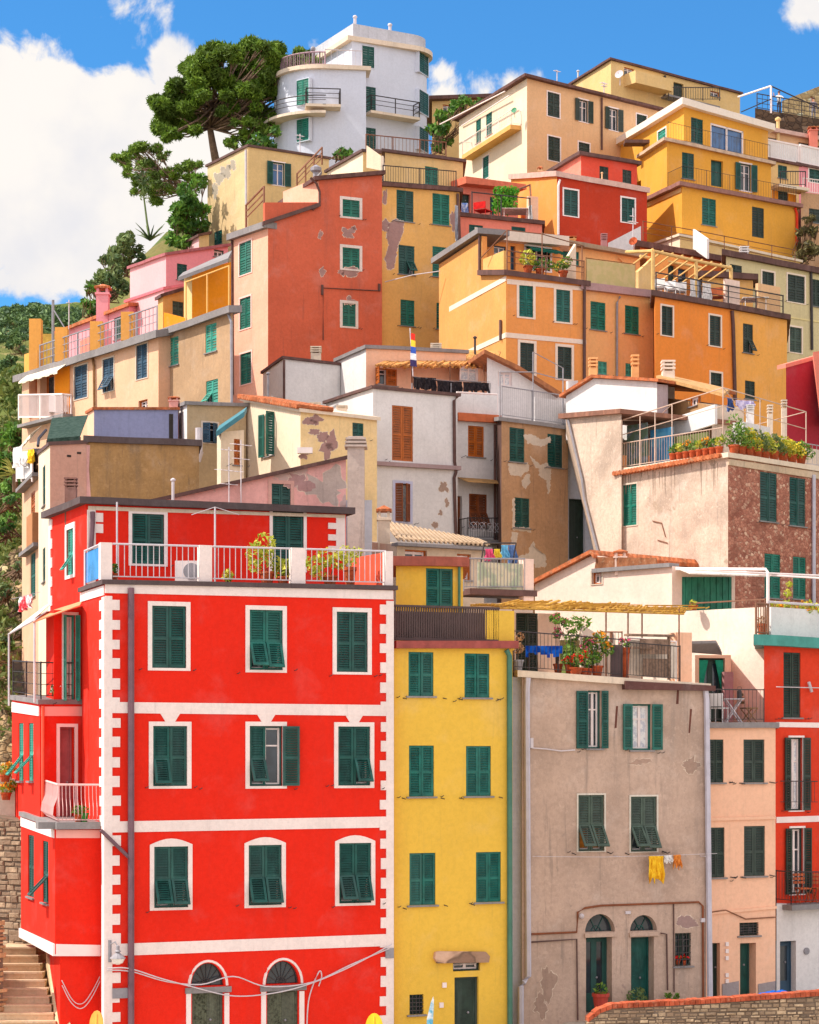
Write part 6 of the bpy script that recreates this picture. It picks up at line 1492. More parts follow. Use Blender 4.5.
def far_mat():
    t = NT('terraced_slope'); v = t.mapping((1, 1, 1)); n = t.noise(v, .06, 8, .65); b = t.mix(t.ramp(n, .38, .62), C3(78, 96, 46), C3(112, 116, 66))
    sp_ = t.n.new('ShaderNodeSeparateXYZ'); t.t.links.new(v, sp_.inputs[0]); w_ = t.add(t.mul(sp_.outputs[2], 1.96), t.mul(t.noise(v, .08, 3), 5.0)); q = t.n.new('ShaderNodeMath'); q.operation = 'SINE'; t.t.links.new(w_, q.inputs[0])
    b = t.mix(t.ramp(q.outputs[0], .2, .8, 0, .7), b, C3(150, 136, 92)); b = t.mix(t.ramp(t.noise(v, .4, 6, .7), .5, .62, 0, .8), b, C3(50, 74, 36)); t.bump(t.noise(v, 1.0, 6, .7), .8, .4); return t.out(b, .95, .1)
FARH = far_mat(); FARH_ = hillmat('terraced_vineyard_slope', (C3(84, 100, 48), C3(120, 118, 72), C3(52, 80, 38)), .06)
grid('far_hill', far_z, [-205 + i * 2.5 for i in range(90)], [330 + i * 2.0 for i in range(140)], FARH)
# rock face left of the houses
ROCK = stone('cliff_rock', C3(112, 92, 72), C3(176, 146, 108), C3(84, 70, 56), 2.6, squash=1.6, bump=1.0)
def rock_z(x, y): return max(-9, (y - 76) * .5 - 5 + nz(x, y, .35, 2.2) + nz(x, y, 1.2, .5)) - max(0, (x + 15) * 1.2)
mb = MB(); xs = [-34 + i * .4 for i in range(50)]; ys = [66 + i * .45 for i in range(88)]
vs = []
for y in ys:
    for x in xs:
        vs.append(V((x + nz(y, x, .5, .8), y, rock_z(x, y))))
mb.add(vs, [(j * 50 + i, j * 50 + i + 1, (j + 1) * 50 + i + 1, (j + 1) * 50 + i) for j in range(87) for i in range(49)]); structure(mb.build('cliff', ROCK, recalc=False, smooth=False))

# ================================================================== plants
GREEN1 = leafmat('pine_needles', C3(66, 98, 26), C3(128, 156, 52), C3(76, 96, 36)); GREEN2 = leafmat('bush_leaves', C3(56, 104, 38), C3(124, 164, 60), C3(48, 84, 36)); GREEN3 = leafmat('pot_leaves', C3(80, 130, 40), C3(170, 186, 70), None)
GREYG = leafmat('olive_leaves', C3(78, 104, 62), C3(136, 150, 90), C3(52, 76, 44)); FARG = leafmat('far_tree_leaves', C3(62, 92, 52), C3(112, 136, 78), C3(60, 84, 56), .1)
BARK = paint('pine_bark', C3(150, 122, 104), .35, .95, .1, 6, .5); TWIG = paint('brown_twigs', C3(120, 92, 70), .3, .95, .1, 6, .3)
def tuft(mb, c, r, n, size, flat=1.0, top=0.0, m=0, rnd=RND, nar=.42):
    for _ in range(n):
        while True:
            p = V((rnd.uniform(-1, 1), rnd.uniform(-1, 1), rnd.uniform(-1, 1)))
            if p.length <= 1: break
        if p.length > .05: p = p.normalized() * (p.length ** .45)
        q = V(c) + V((p.x * r, p.y * r, p.z * r * flat + top))
        a = V((rnd.gauss(0, 1), rnd.gauss(0, 1), rnd.gauss(0, 1))).normalized(); b = a.cross(V((rnd.gauss(0, 1), rnd.gauss(0, 1), rnd.gauss(0, 1)))).normalized()
        s = size * rnd.uniform(.6, 1.4); mb.add([q - a * s, q + b * s * nar, q + a * s, q - b * s * nar], [(0, 1, 2, 3)], m)
def tree(name, label, cat, trunkpts, clumps, mat, leaf_size, dens, limbs=True, group=None, flat=.75, tr=.35, bark=None, nar=.42):
    base = trunkpts[0]; e = empty(name, base, label, cat, group); mb = MB(); mb.tube(trunkpts, tr, 8, r2=tr * .5)
    top = trunkpts[-1]; cm = MB()
    for (c, r) in clumps:
        if limbs:
            k = RND.randint(max(0, len(trunkpts) - 3), len(trunkpts) - 1); s_ = trunkpts[k]; mid = s_.lerp(c, .5) + V((RND.uniform(-.6, .6), RND.uniform(-.6, .6), -.4)); mb.tube([s_, mid, c], tr * .3, 5, r2=tr * .06)
            for _ in range(3):
                d = V((RND.gauss(0, 1), RND.gauss(0, 1), RND.gauss(0, .5))).normalized() * r * .8; mb.tube([mid.lerp(c, .6), c + d], tr * .14, 4, r2=.02)
        tuft(cm, c, r, int(dens * r * r), leaf_size, flat, nar=nar)
    mb.build('trunk', bark or BARK, e, smooth=True); cm.build('crown', mat, e, recalc=False); return e
def clumps_px(spec, Y, dj=2.0, sub=4, k0=.38, k1=.62):
    out = []
    for x, y, r in spec:
        for _ in range(sub):
            Yd = Y + RND.uniform(-dj, dj); a = RND.uniform(0, 6.28); k = math.sqrt(RND.random()) * r * .75
            out.append((P(x + math.cos(a) * k, y + math.sin(a) * k * .8, Yd), r / F * Y * RND.uniform(k0, k1)))
    return out
Yp = 169
tp = [P(x, y, Yp) for x, y in ((216, 162), (213, 146), (210, 128), (213, 112), (220, 100))]
tree('umbrella_pine', 'big dark umbrella pine with spreading crown and bare limbs beside the white villa', 'tree', tp,
     clumps_px([(160, 112, 12), (166, 100, 13), (164, 126, 11), (172, 136, 8), (178, 88, 14), (188, 76, 14), (200, 66, 15), (214, 58, 15), (230, 53, 14), (246, 50, 13), (262, 50, 12), (278, 56, 13), (292, 62, 12), (304, 66, 8), (184, 104, 13), (180, 120, 11), (200, 84, 14), (204, 100, 10), (222, 74, 14), (244, 70, 14), (266, 72, 13), (284, 78, 12), (232, 90, 12), (254, 90, 13), (274, 96, 12), (190, 128, 9), (196, 118, 9), (240, 106, 10), (258, 112, 10), (272, 116, 9), (248, 124, 8), (262, 130, 8), (236, 120, 7), (302, 56, 9), (312, 62, 8), (320, 70, 7), (226, 112, 8)], Yp, 5.0, 6, .5, .8), GREEN1, .27, 800, True, 'pines on the hilltop', .7, .34, None, .26)
tp = [P(x, y, 160) for x, y in ((200, 210), (188, 192), (172, 178), (158, 168))]
tree('leaning_pine', 'small leaning pine with a ragged crown left of the old cream house', 'tree', tp, clumps_px([(122, 158, 9), (131, 152, 8), (142, 148, 8), (154, 150, 8), (164, 154, 7), (126, 170, 8), (138, 164, 9), (150, 164, 9), (138, 180, 9), (152, 178, 9), (165, 170, 8), (176, 172, 8), (160, 186, 9), (172, 186, 8), (188, 168, 8), (190, 178, 7), (146, 190, 8), (134, 192, 5), (158, 198, 8), (196, 166, 6)], 160, 3, 4, .45, .75), GREEN1, .23, 620, True, 'pines on the hilltop', .75, .2, None, .24)
def bush(label, spec, Y, mat=GREEN2, size=None, dens=330, name='bush', dj=2.0, flat=.9, sub=6, cat='bush', group='bushes on the hillside'):
    cl = clumps_px(spec, Y, dj, sub); low = max(spec, key=lambda q: q[1] + q[2]); b = P(low[0], low[1] + low[2], Y)
    size = Y * .0015; dens = min(520, 330 * (150 / Y) ** 1.2)
    return tree(name, label, cat, [b, P(low[0], low[1], Y)], cl, mat, size, dens, True, group, flat, .18, TWIG)
bush('tall dark green laurel bush against the side wall of the old cream house', [(190, 192, 13), (198, 182, 9), (182, 206, 14), (192, 218, 14), (178, 224, 12), (190, 236, 14), (174, 240, 10), (203, 208, 8), (204, 226, 6)], 153)
bush('grey green round bush beside the dry agave stalk', [(127, 240, 12), (118, 252, 11), (136, 252, 11), (126, 264, 12), (140, 264, 8)], 148, GREYG)
bush('grey olive bush above the pink row of houses', [(110, 262, 11), (102, 276, 11), (116, 278, 11), (94, 286, 8), (108, 292, 10), (122, 288, 8)], 142, GREYG)
bush('dark bush at the left end of the pink row', [(91, 290, 6), (88, 302, 6), (96, 306, 7), (92, 314, 6)], 138)
bush('pale green shrub between the villa and the big pine', [(262, 138, 8), (254, 146, 7), (270, 146, 7), (276, 132, 6)], 160, GREEN2)
bush('dark green shrubs under the umbrella pine beside the villa wall', [(232, 142, 8), (244, 134, 9), (256, 126, 9), (268, 120, 8), (250, 146, 6)], 166, GREEN1)
bush('ivy green shrub right of the villa under the cottage', [(440, 114, 8), (436, 128, 9), (446, 128, 8), (454, 108, 7), (438, 144, 8), (464, 103, 7), (478, 103, 6), (447, 142, 7)], 164, GREEN2)
bush('small round clipped bush on the terrace below the villa', [(344, 152, 5), (338, 154, 5), (350, 154, 4)], 146, GREEN2, cat='bush')
bush('dark overgrown shrub beside the yellow house at the right edge', [(806, 246, 8), (812, 232, 7), (800, 258, 7), (815, 250, 7), (802, 230, 6), (810, 220, 5)], 144, leafmat('dry_leaves', C3(70, 66, 46), C3(120, 110, 66), None), .2, 150)
mb = MB(); wd_ = random.Random(5)
for i in range(150):
    x = wd_.uniform(-14, 84); k = wd_.random() ** 3; y = 309 + abs(x - 36) * .12 + k * 24; Y_ = 545 - k * 90
    if k > .45 and wd_.random() < .5: continue
    tuft(mb, P(x, y, Y_), wd_.uniform(1.1, 2.3), 90, .6, .8, rnd=wd_)
structure(mb.build('far_wood', FARG, loc=P(36, 320, 520), recalc=False), 'stuff')
mb = MB(); ug = random.Random(9)
for i in range(520):
    y_ = ug.uniform(84, 215); x_ = -((420 - ug.uniform(-6, 30)) / F) * y_; z_ = ground_z(x_, y_) - .3
    if y_ < 112: z_ = max(z_, rock_z(x_, y_))
    tuft(mb, V((x_, y_, z_)), ug.uniform(.4, 1.1) * y_ / 120, 40, y_ * .0016, .7, .2, rnd=ug)
structure(mb.build('undergrowth', leafmat('undergrowth_leaves', C3(66, 96, 40), C3(136, 140, 70), C3(90, 100, 50)), loc=V((-18, 120, 5)), recalc=False), 'stuff')
# agave stalk
e = empty('agave', P(149, 236, 147), 'tall thin dry agave flower stalk standing against the cloud', 'plant'); mb = MB(); mb.tube([P(150, 240, 147), P(147, 222, 147), P(144, 198, 147), P(141, 168, 147)], .09, 5, r2=.04)
mb.build('stalk', GREYG, e); mb = MB()
for i in range(14): tuft(mb, P(141 + i * .3, 168 + i * 2.4, 147) + V((RND.uniform(-.3, .3), 0, 0)), .22, 12, .13)
mb.build('flower', GREYG, e, recalc=False); mb = MB()
for i in range(16):
    a = i / 16 * 6.28; d = V((math.cos(a), math.sin(a), RND.uniform(.4, 1.3))); c = P(150, 240, 147); mb.tube([c, c + d * .6, c + d * 1.0 - V((0, 0, .1))], .09, 4, r2=.01)
mb.build('leaves', GREYG, e)
# trees of the far slope and the gully
for i, (x, y, r, lb, Y_) in enumerate(((4, 366, 9, 'dark bushy tree on the left edge under the vineyard terraces', 215), (17, 342, 5, 'small round tree halfway down the vineyard slope', 260), (4, 392, 11, 'bushy tree at the left border below the dark one', 195), (12, 408, 12, 'bright green tree left of the white balcony railing', 170), (14, 434, 12, 'leafy green tree left of the hanging washing', 130), (2, 462, 13, 'low green tree on the left edge beside the washing', 112), (10, 486, 10, 'rounded green bush tree just above the palm plant', 104), (3, 522, 10, 'green tree at the left border below the palm plant', 98))):
    bush(lb, [(x, y, r), (x + 7, y - 5, r * .7), (x - 8, y + 4, r * .8), (x + 4, y + 8, r * .8)], Y_, GREEN2 if i > 1 else FARG, .33, 150, 'gully_tree', 2, .85, 5, 'tree', 'trees in the gully')
for x, y, r, lb in ((6, 498, 9, 'green shrub on the cliff edge at the left border'), (15, 566, 5, 'small shrub on the rock face beside the cream balcony house'), (17, 604, 8, 'dry olive shrub on the rock above the red awning'), (3, 590, 8, 'dusty shrub low on the rock at the left border'), (4, 640, 8, 'dark shrub on the shaded rock left of the white awning'), (18, 628, 5, 'small shrub under the white awning at the left edge')):
    bush(lb, [(x, y, r), (x + 4, y + 3, r * .7)], 93, GREYG if y > 550 else GREEN2, .2, 190, 'cliff_shrub', 1, .8, 5, 'bush', 'shrubs on the rock face')
e = empty('palm_plant', P(15, 490, 92), 'spiky palm like plant growing on the rock left of the balconies', 'plant'); mb = MB(); c = P(15, 474, 92)
mb.tube([P(15, 492, 92), c], .12, 6); mb.build('trunk', TWIG, e); mb = MB()
for i in range(34):
    a = RND.uniform(0, 6.28); el_ = RND.uniform(-.2, 1.2); d = V((math.cos(a) * math.cos(el_), math.sin(a) * math.cos(el_), math.sin(el_))); mb.tube([c, c + d * .6, c + d * 1.0 - V((0, 0, .2))], .035, 4, r2=.006)
mb.build('fronds', leafmat('palm_leaves', C3(130, 140, 60), C3(190, 180, 90)), e)
# ================================================================== pots, washing, furniture, people
SOIL = paint('dark_soil', C3(70, 50, 40), .3, .95)
def pot(label, p, r, h, spec, mat=GREEN3, pm=POT, group='potted plants', size=None, flower=None, name='potted_plant', sink=0):
    """pot standing at p (metres r, h) with leaf balls spec = [(dx, dz, radius, n)]"""
    p = V(p); e = empty(name, p, label, 'potted plant', group); mb = MB()
    mb.lathe(p, [(r * .7, 0), (r * .95, h * .8), (r * 1.08, h * .82), (r * 1.08, h), (r * .85, h), (r * .8, h * .86)], 12); mb.build('pot', pm, e)
    cm = MB(); sm = MB(); fl_ = MB()
    for dx, dz, rr, n in spec:
        c = p + V((dx, RND.uniform(-.1, .1), h + dz)); sm.tube([p + V((0, 0, h * .8)), p + V((dx * .4, 0, h + dz * .5)), c], .014, 4, r2=.006)
        tuft(cm, c, rr, n, size or .07)
        if flower:
            for _ in range(max(9, n // 7)): tuft(fl_, c + V((RND.uniform(-1, 1) * rr * .9, -abs(RND.gauss(0, .5)) * rr, RND.uniform(-.5, .9) * rr)), .05, 4, .05)
    sm.build('stem', TWIG, e); cm.build('foliage', mat, e, recalc=False)
    if flower: fl_.build('flowers', flower, e, recalc=False)
    return e
PINKF = cloth('pink_petals', C3(226, 90, 130)); ORF = cloth('orange_petals', C3(236, 150, 40)); REDF = cloth('red_petals', C3(214, 40, 40)); YELF = cloth('yellow_petals', C3(236, 206, 70))
LIME = leafmat('lime_leaves', C3(140, 160, 40), C3(206, 196, 80)); MID = leafmat('mid_leaves', C3(60, 110, 40), C3(130, 156, 60)); DRY = leafmat('dry_stalks', C3(150, 110, 80), C3(190, 150, 110))
m = red.main
def on(b, x, d, k='F'): return b.floor(x, d, k)
pot('tall yellow green shrub in a terracotta pot in the middle of the red roof terrace', on(m, 267, .7), .2, .36, [(-.3, .5, .3, 130), (-.05, .75, .3, 130), (.1, .35, .22, 70), (-.32, .15, .2, 60)], LIME)
pot('spiky pale agave in a low pot beside the white pier on the red roof terrace', on(m, 283, .5), .16, .22, [(-.1, .15, .2, 60), (.12, .2, .2, 60), (0, .35, .12, 30)], LIME, size=.12)
pot('tiny round green plant alone on the red roof terrace', on(m, 228, .4), .1, .1, [(0, .1, .15, 80)], LIME)
pot('big bushy plant with many bare stems at the right end of the red roof terrace', on(m, 330, .6), .2, .28, [(-.4, .35, .28, 110), (-.1, .5, .28, 110), (.2, .4, .25, 90), (.38, .6, .22, 70), (-.3, .05, .2, 50)], LIME)
pot('reddish leaved plant in a tall terracotta jar against the red side panel', on(m, 350, .9), .17, .55, [(0, .2, .2, 60), (.15, .4, .18, 50)], LIME)
pot('small pot with sparse leaves by the first pier of the red roof terrace', on(m, 115, .5), .09, .2, [(0, .12, .12, 40)], MID)
e = empty('air_conditioner', on(m, 189, .8), 'white air conditioner unit with round fan standing on the red roof terrace', 'air conditioner'); c = on(m, 189, .8); mb = MB(); mb.box(c.x - .36, c.x + .36, c.y - .14, c.y + .14, c.z + .05, c.z + .6); mb.build('casing', WHITE, e)
mb = MB(); mb.tube([c + V((.08, -.16, .32)), c + V((.08, -.13, .32))], .22, 18); mb.build('fan_grille', GREYMETAL, e); mb = MB(); mb.box(c.x - .34, c.x - .26, c.y - .13, c.y + .13, c.z, c.z + .06); mb.box(c.x + .26, c.x + .34, c.y - .13, c.y + .13, c.z, c.z + .06); mb.build('feet', GREYMETAL, e)
pot('leafy plant in a bright green pot on the lower side balcony of the red house', on(wc, 84, .1), .12, .24, [(0, .1, .13, 40)], MID, paint('green_pot', C3(50, 130, 40), .1)); pot('plant in an orange pot on the lower side balcony of the red house', on(wc, 78, .1), .1, .2, [(0, .12, .12, 40)], MID)
pot('red flowering plant in a small pot on the upper side balcony of the red house', on(wb, 64, .15), .1, .18, [(0, .1, .12, 50), (-.15, .3, .1, 40)], MID, flower=REDF); pot('white flowering plant by the door of the upper side balcony', on(wb, 55, .2), .09, .16, [(0, .1, .12, 50)], MID, flower=WHITE)
# beige terrace
m = bei.main
pot('dry brown grasses in a grey bucket at the left end of the beige house terrace', on(m, 518, .3), .16, .3, [(0, .35, .16, 70), (.05, .65, .12, 40)], DRY, GREYMETAL)
pot('trailing ivy plant in the middle of the beige house terrace', on(m, 570, .5), .16, .3, [(0, .4, .2, 80), (.05, .8, .22, 90), (.1, 1.15, .25, 110), (.4, 1.2, .2, 70), (-.35, 1.3, .15, 50)], MID)
pot('pink flowering climber high beside the green door of the beige house terrace', on(m, 558, .9), .14, .28, [(0, .9, .16, 50), (-.1, 1.35, .16, 60), (.2, 1.2, .12, 40)], MID, flower=PINKF)
pot('red and orange flowers in a window box on the beige terrace railing', on(m, 576, .1), .2, .2, [(-.25, .25, .16, 70), (0, .2, .18, 80), (.25, .35, .14, 60)], MID, flower=REDF)
pot('bush of orange yellow flowers on the beige house terrace', on(m, 597, .3), .18, .3, [(-.2, .6, .22, 100), (.1, .75, .25, 120), (.3, .5, .2, 80), (0, .3, .2, 70)], MID, flower=ORF)
pot('purple pink flowers in a hanging pot on the beige house terrace', on(m, 584, .2), .12, .2, [(0, .55, .15, 60), (.1, .8, .14, 60)], MID, flower=PINKF)
pot('pink flowers behind the dark cabinet on the beige house terrace', on(m, 625, .4), .14, .9, [(0, .1, .16, 70)], MID, flower=PINKF)
pot('leafy green plant low by the railing of the beige house terrace', on(m, 588, .25), .14, .2, [(0, .2, .2, 90), (.2, .3, .16, 60)], MID)
e = empty('cabinet', on(m, 616, .3), 'dark upright cabinet on the beige house terrace beside the cane screen', 'cabinet'); c = on(m, 616, .35); mb = MB(); mb.box(c.x - .16, c.x + .16, c.y - .16, c.y + .16, c.z, c.z + .95); mb.build('body', paint('dark_brown_box', C3(96, 74, 74), .15), e); mb = MB(); mb.box(c.x - .13, c.x + .13, c.y - .175, c.y - .162, c.z + .08, c.z + .88); mb.build('door', paint('darker_box_door', C3(84, 62, 62), .15), e)
BLUEC = cloth('blue_tablecloth', C3(20, 90, 190), C3(14, 60, 150))
e = empty('table', on(m, 543, .9), 'small table under a bright blue cloth on the beige house terrace', 'table'); c = on(m, 543, .9); mb = MB(); mb.box(c.x - .5, c.x + .5, c.y - .35, c.y + .35, c.z + .7, c.z + .74); mb.build('tabletop', WOOD, e)
for sx in (-1, 1):
    for sy in (-1, 1): mb = MB(); mb.tube([c + V((sx * .42, sy * .28, 0)), c + V((sx * .42, sy * .28, .7))], .025, 6); mb.build('leg', IRON, e)
mb = MB(); mb.box(c.x - .54, c.x + .54, c.y - .39, c.y + .39, c.z + .742, c.z + .755)
for i in range(12): x0 = c.x - .54 + i * .09; d = RND.uniform(.18, .34); mb.box(x0, x0 + .09, c.y - .4 - .01 * (i % 2), c.y - .385, c.z + .75 - d, c.z + .755)
tag(mb.build('tablecloth', BLUEC, loc=c + V((0, 0, .742))), 'bright blue cloth draped over the beige terrace table', 'tablecloth')
# chairs and tables of the small railed terrace
def chair(label, p, yaw, mat, w=.45, group=None, fold=False):
    e = empty('chair', p, label, 'chair', group); c_, s_ = math.cos(yaw), math.sin(yaw); u = V((c_, s_, 0)); n = V((-s_, c_, 0)); z = V((0, 0, 1)); p = V(p); h = w / 2
    mb = MB(); mb.boxf(p, u, n, z, -h, h, -h, h, .43, .47); mb.build('seat', mat, e)
    mb = MB()
    if fold:
        for q in (.62, .74, .86): mb.boxf(p, u, n, z, -h, h, h * .95 + q * .1, h * .95 + q * .1 + .02, q - .04, q + .04)
    else: mb.boxf(p, u, n, z, -h, h, h, h + .04, .5, .9)
    mb.build('backrest', mat, e)
    for sx in (-1, 1):
        for sy in (-1, 1):
            mb = MB(); a = p + u * sx * h * .9 + n * sy * h * .9; b = p + u * sx * h * .9 + n * (-sy if fold else sy) * h * .9 + z * .43; mb.tube([a, b] if fold or sy < 0 else [a, b, b + z * .45 + n * .06], .02, 5); mb.build('leg', mat, e)
    return e
def table(label, p, w, mat, group=None, cross=False):
    e = empty('table', p, label, 'table', group); p = V(p); mb = MB(); mb.box(p.x - w / 2, p.x + w / 2, p.y - w / 2, p.y + w / 2, p.z + .71, p.z + .74); mb.build('tabletop', mat, e)
    for sx in (-1, 1):
        for sy in (-1, 1): mb = MB(); mb.tube([p + V((sx * w * .4, sy * w * .4, 0)), p + V((sx * w * .4 * (-1 if cross else 1), sy * w * .4, .71))], .022, 5); mb.build('leg', mat, e)
    return e
PLAST = paint('white_plastic', C3(236, 232, 230), .05, .4)
m = pch.main
chair('white plastic chair beside the curtained door on the peach house terrace', on(m, 719, .9), 2.6, PLAST); table('small white folding table on the peach house terrace', on(m, 733, .7), .6, PALEMETAL, cross=True)
chair('brown folding wooden chair at the right end of the peach house terrace', on(m, 749, .8), 1.9, WOOD, .42, fold=True)
e = empty('lantern', on(m, 733, .7) + V((.2, 0, .74)), 'dark lantern standing on the small white folding table', 'lantern'); c = on(m, 733, .7) + V((.2, 0, .74)); mb = MB(); mb.lathe(c, [(.07, 0), (.08, .02), (.075, .22), (.03, .28)], 10); mb.build('body', IRON, e); mb = MB(); mb.tube([c + V((-.06, 0, .26)), c + V((-.05, 0, .36)), c + V((.05, 0, .36)), c + V((.06, 0, .26))], .01, 5); mb.build('handle', IRON, e)
ORW = paint('orange_wood', C3(190, 90, 40), .2, .6)
q = orr.main.F
for x, lb in ((795, 'orange wooden folding chair on the left half of the orange red house balcony'), (812, 'orange wooden folding chair on the right half of the orange red house balcony')): chair(lb, q.pt(x, 902, .35), .3, ORW, .4, 'balcony folding chairs', True)
# washing
def washing(label, a, b, drop, mat, name='washing', cat='laundry', group='washing on the lines', n=14, jag=.15, wav=.09):
    a, b = V(a), V(b); mb = MB(); rows = 5; d = (b - a); nn = V((d.y, -d.x, 0)).normalized(); vs = []
    drops = [drop * (1 + RND.uniform(-jag, jag)) for _ in range(n + 1)]
    for t in range(2):
        for i in range(n + 1):
            for j in range(rows):
                vs.append(a + d * (i / n) + V((0, 0, -drops[i] * j / (rows - 1))) + nn * ((math.sin(i * 1.3 + j * .6) * .6 + math.sin(i * 2.9 + j * 1.7) * .5) * wav * (.35 + j / rows) + t * .015))
    N = (n + 1) * rows; fs = []
    for i in range(n):
        for j in range(rows - 1):
            q = i * rows + j; fs += [(q, q + rows, q + rows + 1, q + 1), (N + q, N + q + 1, N + q + rows + 1, N + q + rows)]
    for i in range(n): fs += [(i * rows, N + i * rows, N + (i + 1) * rows, (i + 1) * rows), (i * rows + rows - 1, (i + 1) * rows + rows - 1, N + (i + 1) * rows + rows - 1, N + i * rows + rows - 1)]
    mb.add(vs, fs); return tag(mb.build(name, mat, loc=a), label, cat, group)
f = bei.main.F
YT = cloth('yellow_towel', C3(240, 196, 50), C3(226, 170, 40)); WT = cloth('white_linen', C3(238, 234, 232)); ORT = cloth('orange_linen', C3(230, 150, 70))
washing('yellow towel hanging from the clothes line on the beige house', f.pt(643.5, 855.5, .3), f.pt(658.5, 855.5, .3), .72, YT)
washing('small white cloth next to the yellow towel on the beige house', f.pt(659, 855, .3), f.pt(667, 854.5, .3), .22, WT); washing('small orange cloth at the right end of the beige house clothes line', f.pt(668, 854.5, .3), f.pt(676, 854, .3), .34, ORT, jag=.4)
mb = MB(); mb.tube([f.pt(528, 856, .3), f.pt(600, 856.5, .3), f.pt(660, 855, .3), f.pt(712, 853, .3)], .008, 4)
for x in (536, 614, 700): mb.tube([f.pt(x, 856, 0), f.pt(x, 856, .32)], .015, 5)
tag(mb.build('clothes_line', PALEMETAL, loc=f.pt(528, 856, .3)), 'thin clothes line across the beige house under its middle windows', 'clothes line')
fz = Face(P(484, 0, 70.2), P(516, 0, 71.2))
for x0, x1, lb, mt, dr in ((485, 493, 'pink cloth drying on the frame above the pale terrace panels', PINKF, .36), (494, 500, 'yellow cloth drying between a pink and a blue one', YELF, .3), (501, 508, 'light blue cloth drying on the frame above the pale terrace panels', cloth('light_blue_linen', C3(120, 190, 226)), .42), (508, 516, 'grey blue shirt drying at the right end of the frame', cloth('grey_blue_linen', C3(110, 140, 190)), .6)):
    washing(lb, fz.pt(x0, 549 if x0 < 500 else 545), fz.pt(x1, 549 if x0 < 500 else 545), dr, mt)
fz = Face(P(415, 0, 97.2), P(490, 0, 98.8)); BLK = cloth('black_linen', C3(52, 44, 46), C3(34, 30, 34))
for x0, x1, y, dr, lb in ((413, 436, 377, .55, 'black sheet at the left end of the line above the white house'), (437, 462, 381, .6, 'black sheet in the middle of the line above the white house'), (463, 489, 382, .5, 'black sheet at the right end of the line above the white house')):
    washing(lb, fz.pt(x0, y), fz.pt(x1, y + 1), dr, BLK, jag=.35)
mb = MB(); mb.tube([fz.pt(412, 376.5), fz.pt(450, 381), fz.pt(490, 382)], .012, 4)
for x in (412, 451, 490): mb.tube([fz.pt(x, 383), fz.pt(x, 410)], .03, 5)
tag(mb.build('clothes_line', GREYMETAL, loc=fz.pt(412, 380)), 'clothes line on posts carrying black sheets above the white house', 'clothes line')
fz = Face(P(14, 0, 88.5), P(40, 0, 84.5))
washing('white sheet hanging at the far left of the balcony house line', fz.pt(14, 448), fz.pt(22, 446), .75, WT); washing('white towel on the upper balcony at the left edge', fz.pt(22, 452), fz.pt(28, 451), .6, WT); washing('yellow cloth between white ones on the left balcony line', fz.pt(28.5, 450), fz.pt(34, 449), .5, YT)
mb = MB(); mb.tube([fz.pt(13, 448), fz.pt(36, 448.5)], .012, 4); tag(mb.build('clothes_line', GREYMETAL, loc=fz.pt(13, 448)), 'short clothes line at the left edge in front of the cream balconies', 'clothes line')
fz = Face(P(18, 0, 72), P(36, 0, 70)); washing('red and white cloth drying low beside the white strip of the brown house', fz.pt(20, 598), fz.pt(32, 594), .42, cloth('red_white_linen', C3(214, 60, 70), C3(240, 236, 236), 3))
mb = MB(); mb.tube([fz.pt(12, 599), fz.pt(40, 592)], .01, 4); tag(mb.build('clothes_line', GREYMETAL, loc=fz.pt(12, 599)), 'thin line over the rocks with one red and white cloth', 'clothes line')
fz = Face(P(725, 0, 88.5), P(760, 0, 89.5)); washing('dark blue shirt drying on the roof terrace of the stone side house', fz.pt(727, 398), fz.pt(733, 399), .5, cloth('dark_blue_linen', C3(70, 90, 140))); washing('white and lilac cloths drying on the roof terrace of the stone side house', fz.pt(735, 400), fz.pt(754, 401), .3, cloth('lilac_linen', C3(206, 196, 220), C3(170, 160, 200), 4), jag=.4)
mb = MB(); mb.tube([fz.pt(722, 397), fz.pt(758, 401)], .012, 4); tag(mb.build('clothes_line', GREYMETAL, loc=fz.pt(722, 397)), 'clothes line between the poles of the stone side house roof terrace', 'clothes line')
# orange terraces
m = [b for b in ALLB if b.h.o.name == 'orange_long_house'][0]
def terr(x, d): return m.floor(x, d)
for x, lb in ((661, 'white garden chair at the left end of the pergola terrace'), (673, 'white round backed garden chair under the pergola beam'), (680, 'white garden chair beside the blue grey terrace door')): chair(lb, terr(x, .9), RND.uniform(-.4, .4) + 2.8, PLAST, .6, 'white chairs on the pergola terrace')
table('white garden table at the left end of the pergola terrace', terr(667, 1.5), .9, PLAST); table('white garden table on the right end of the orange house terrace', terr(754, .9), 1.4, PLAST)
chair('white garden chair right of the white terrace table', terr(763, 1.0), 3.4, PLAST, .6); chair('orange deck chair among the washing on the pergola terrace', terr(716, .8), 2.9, ORW, .8)
fz = m.F.back(.4); 
for x0, x1, y0, dr, lb, mt in ((690, 695, 279, 1.3, 'tall white sheet drying under the pergola', WT), (702, 711, 283, .9, 'white towel drying right of the pergola post', WT), (697, 701, 281, 1.1, 'pale grey sheet drying between two white ones under the pergola', cloth('grey_linen', C3(180, 180, 190)))): washing(lb, fz.pt(x0, y0), fz.pt(x1, y0 + 1), dr, mt)
mb = MB(); mb.tube([fz.pt(688, 278.5), fz.pt(714, 284)], .015, 4); tag(mb.build('clothes_line', GREYMETAL, loc=fz.pt(688, 278.5)), 'clothes line stretched under the cream pergola', 'clothes line')
m = [b for b in ALLB if b.h.o.name == 'white_banded_house'][0]
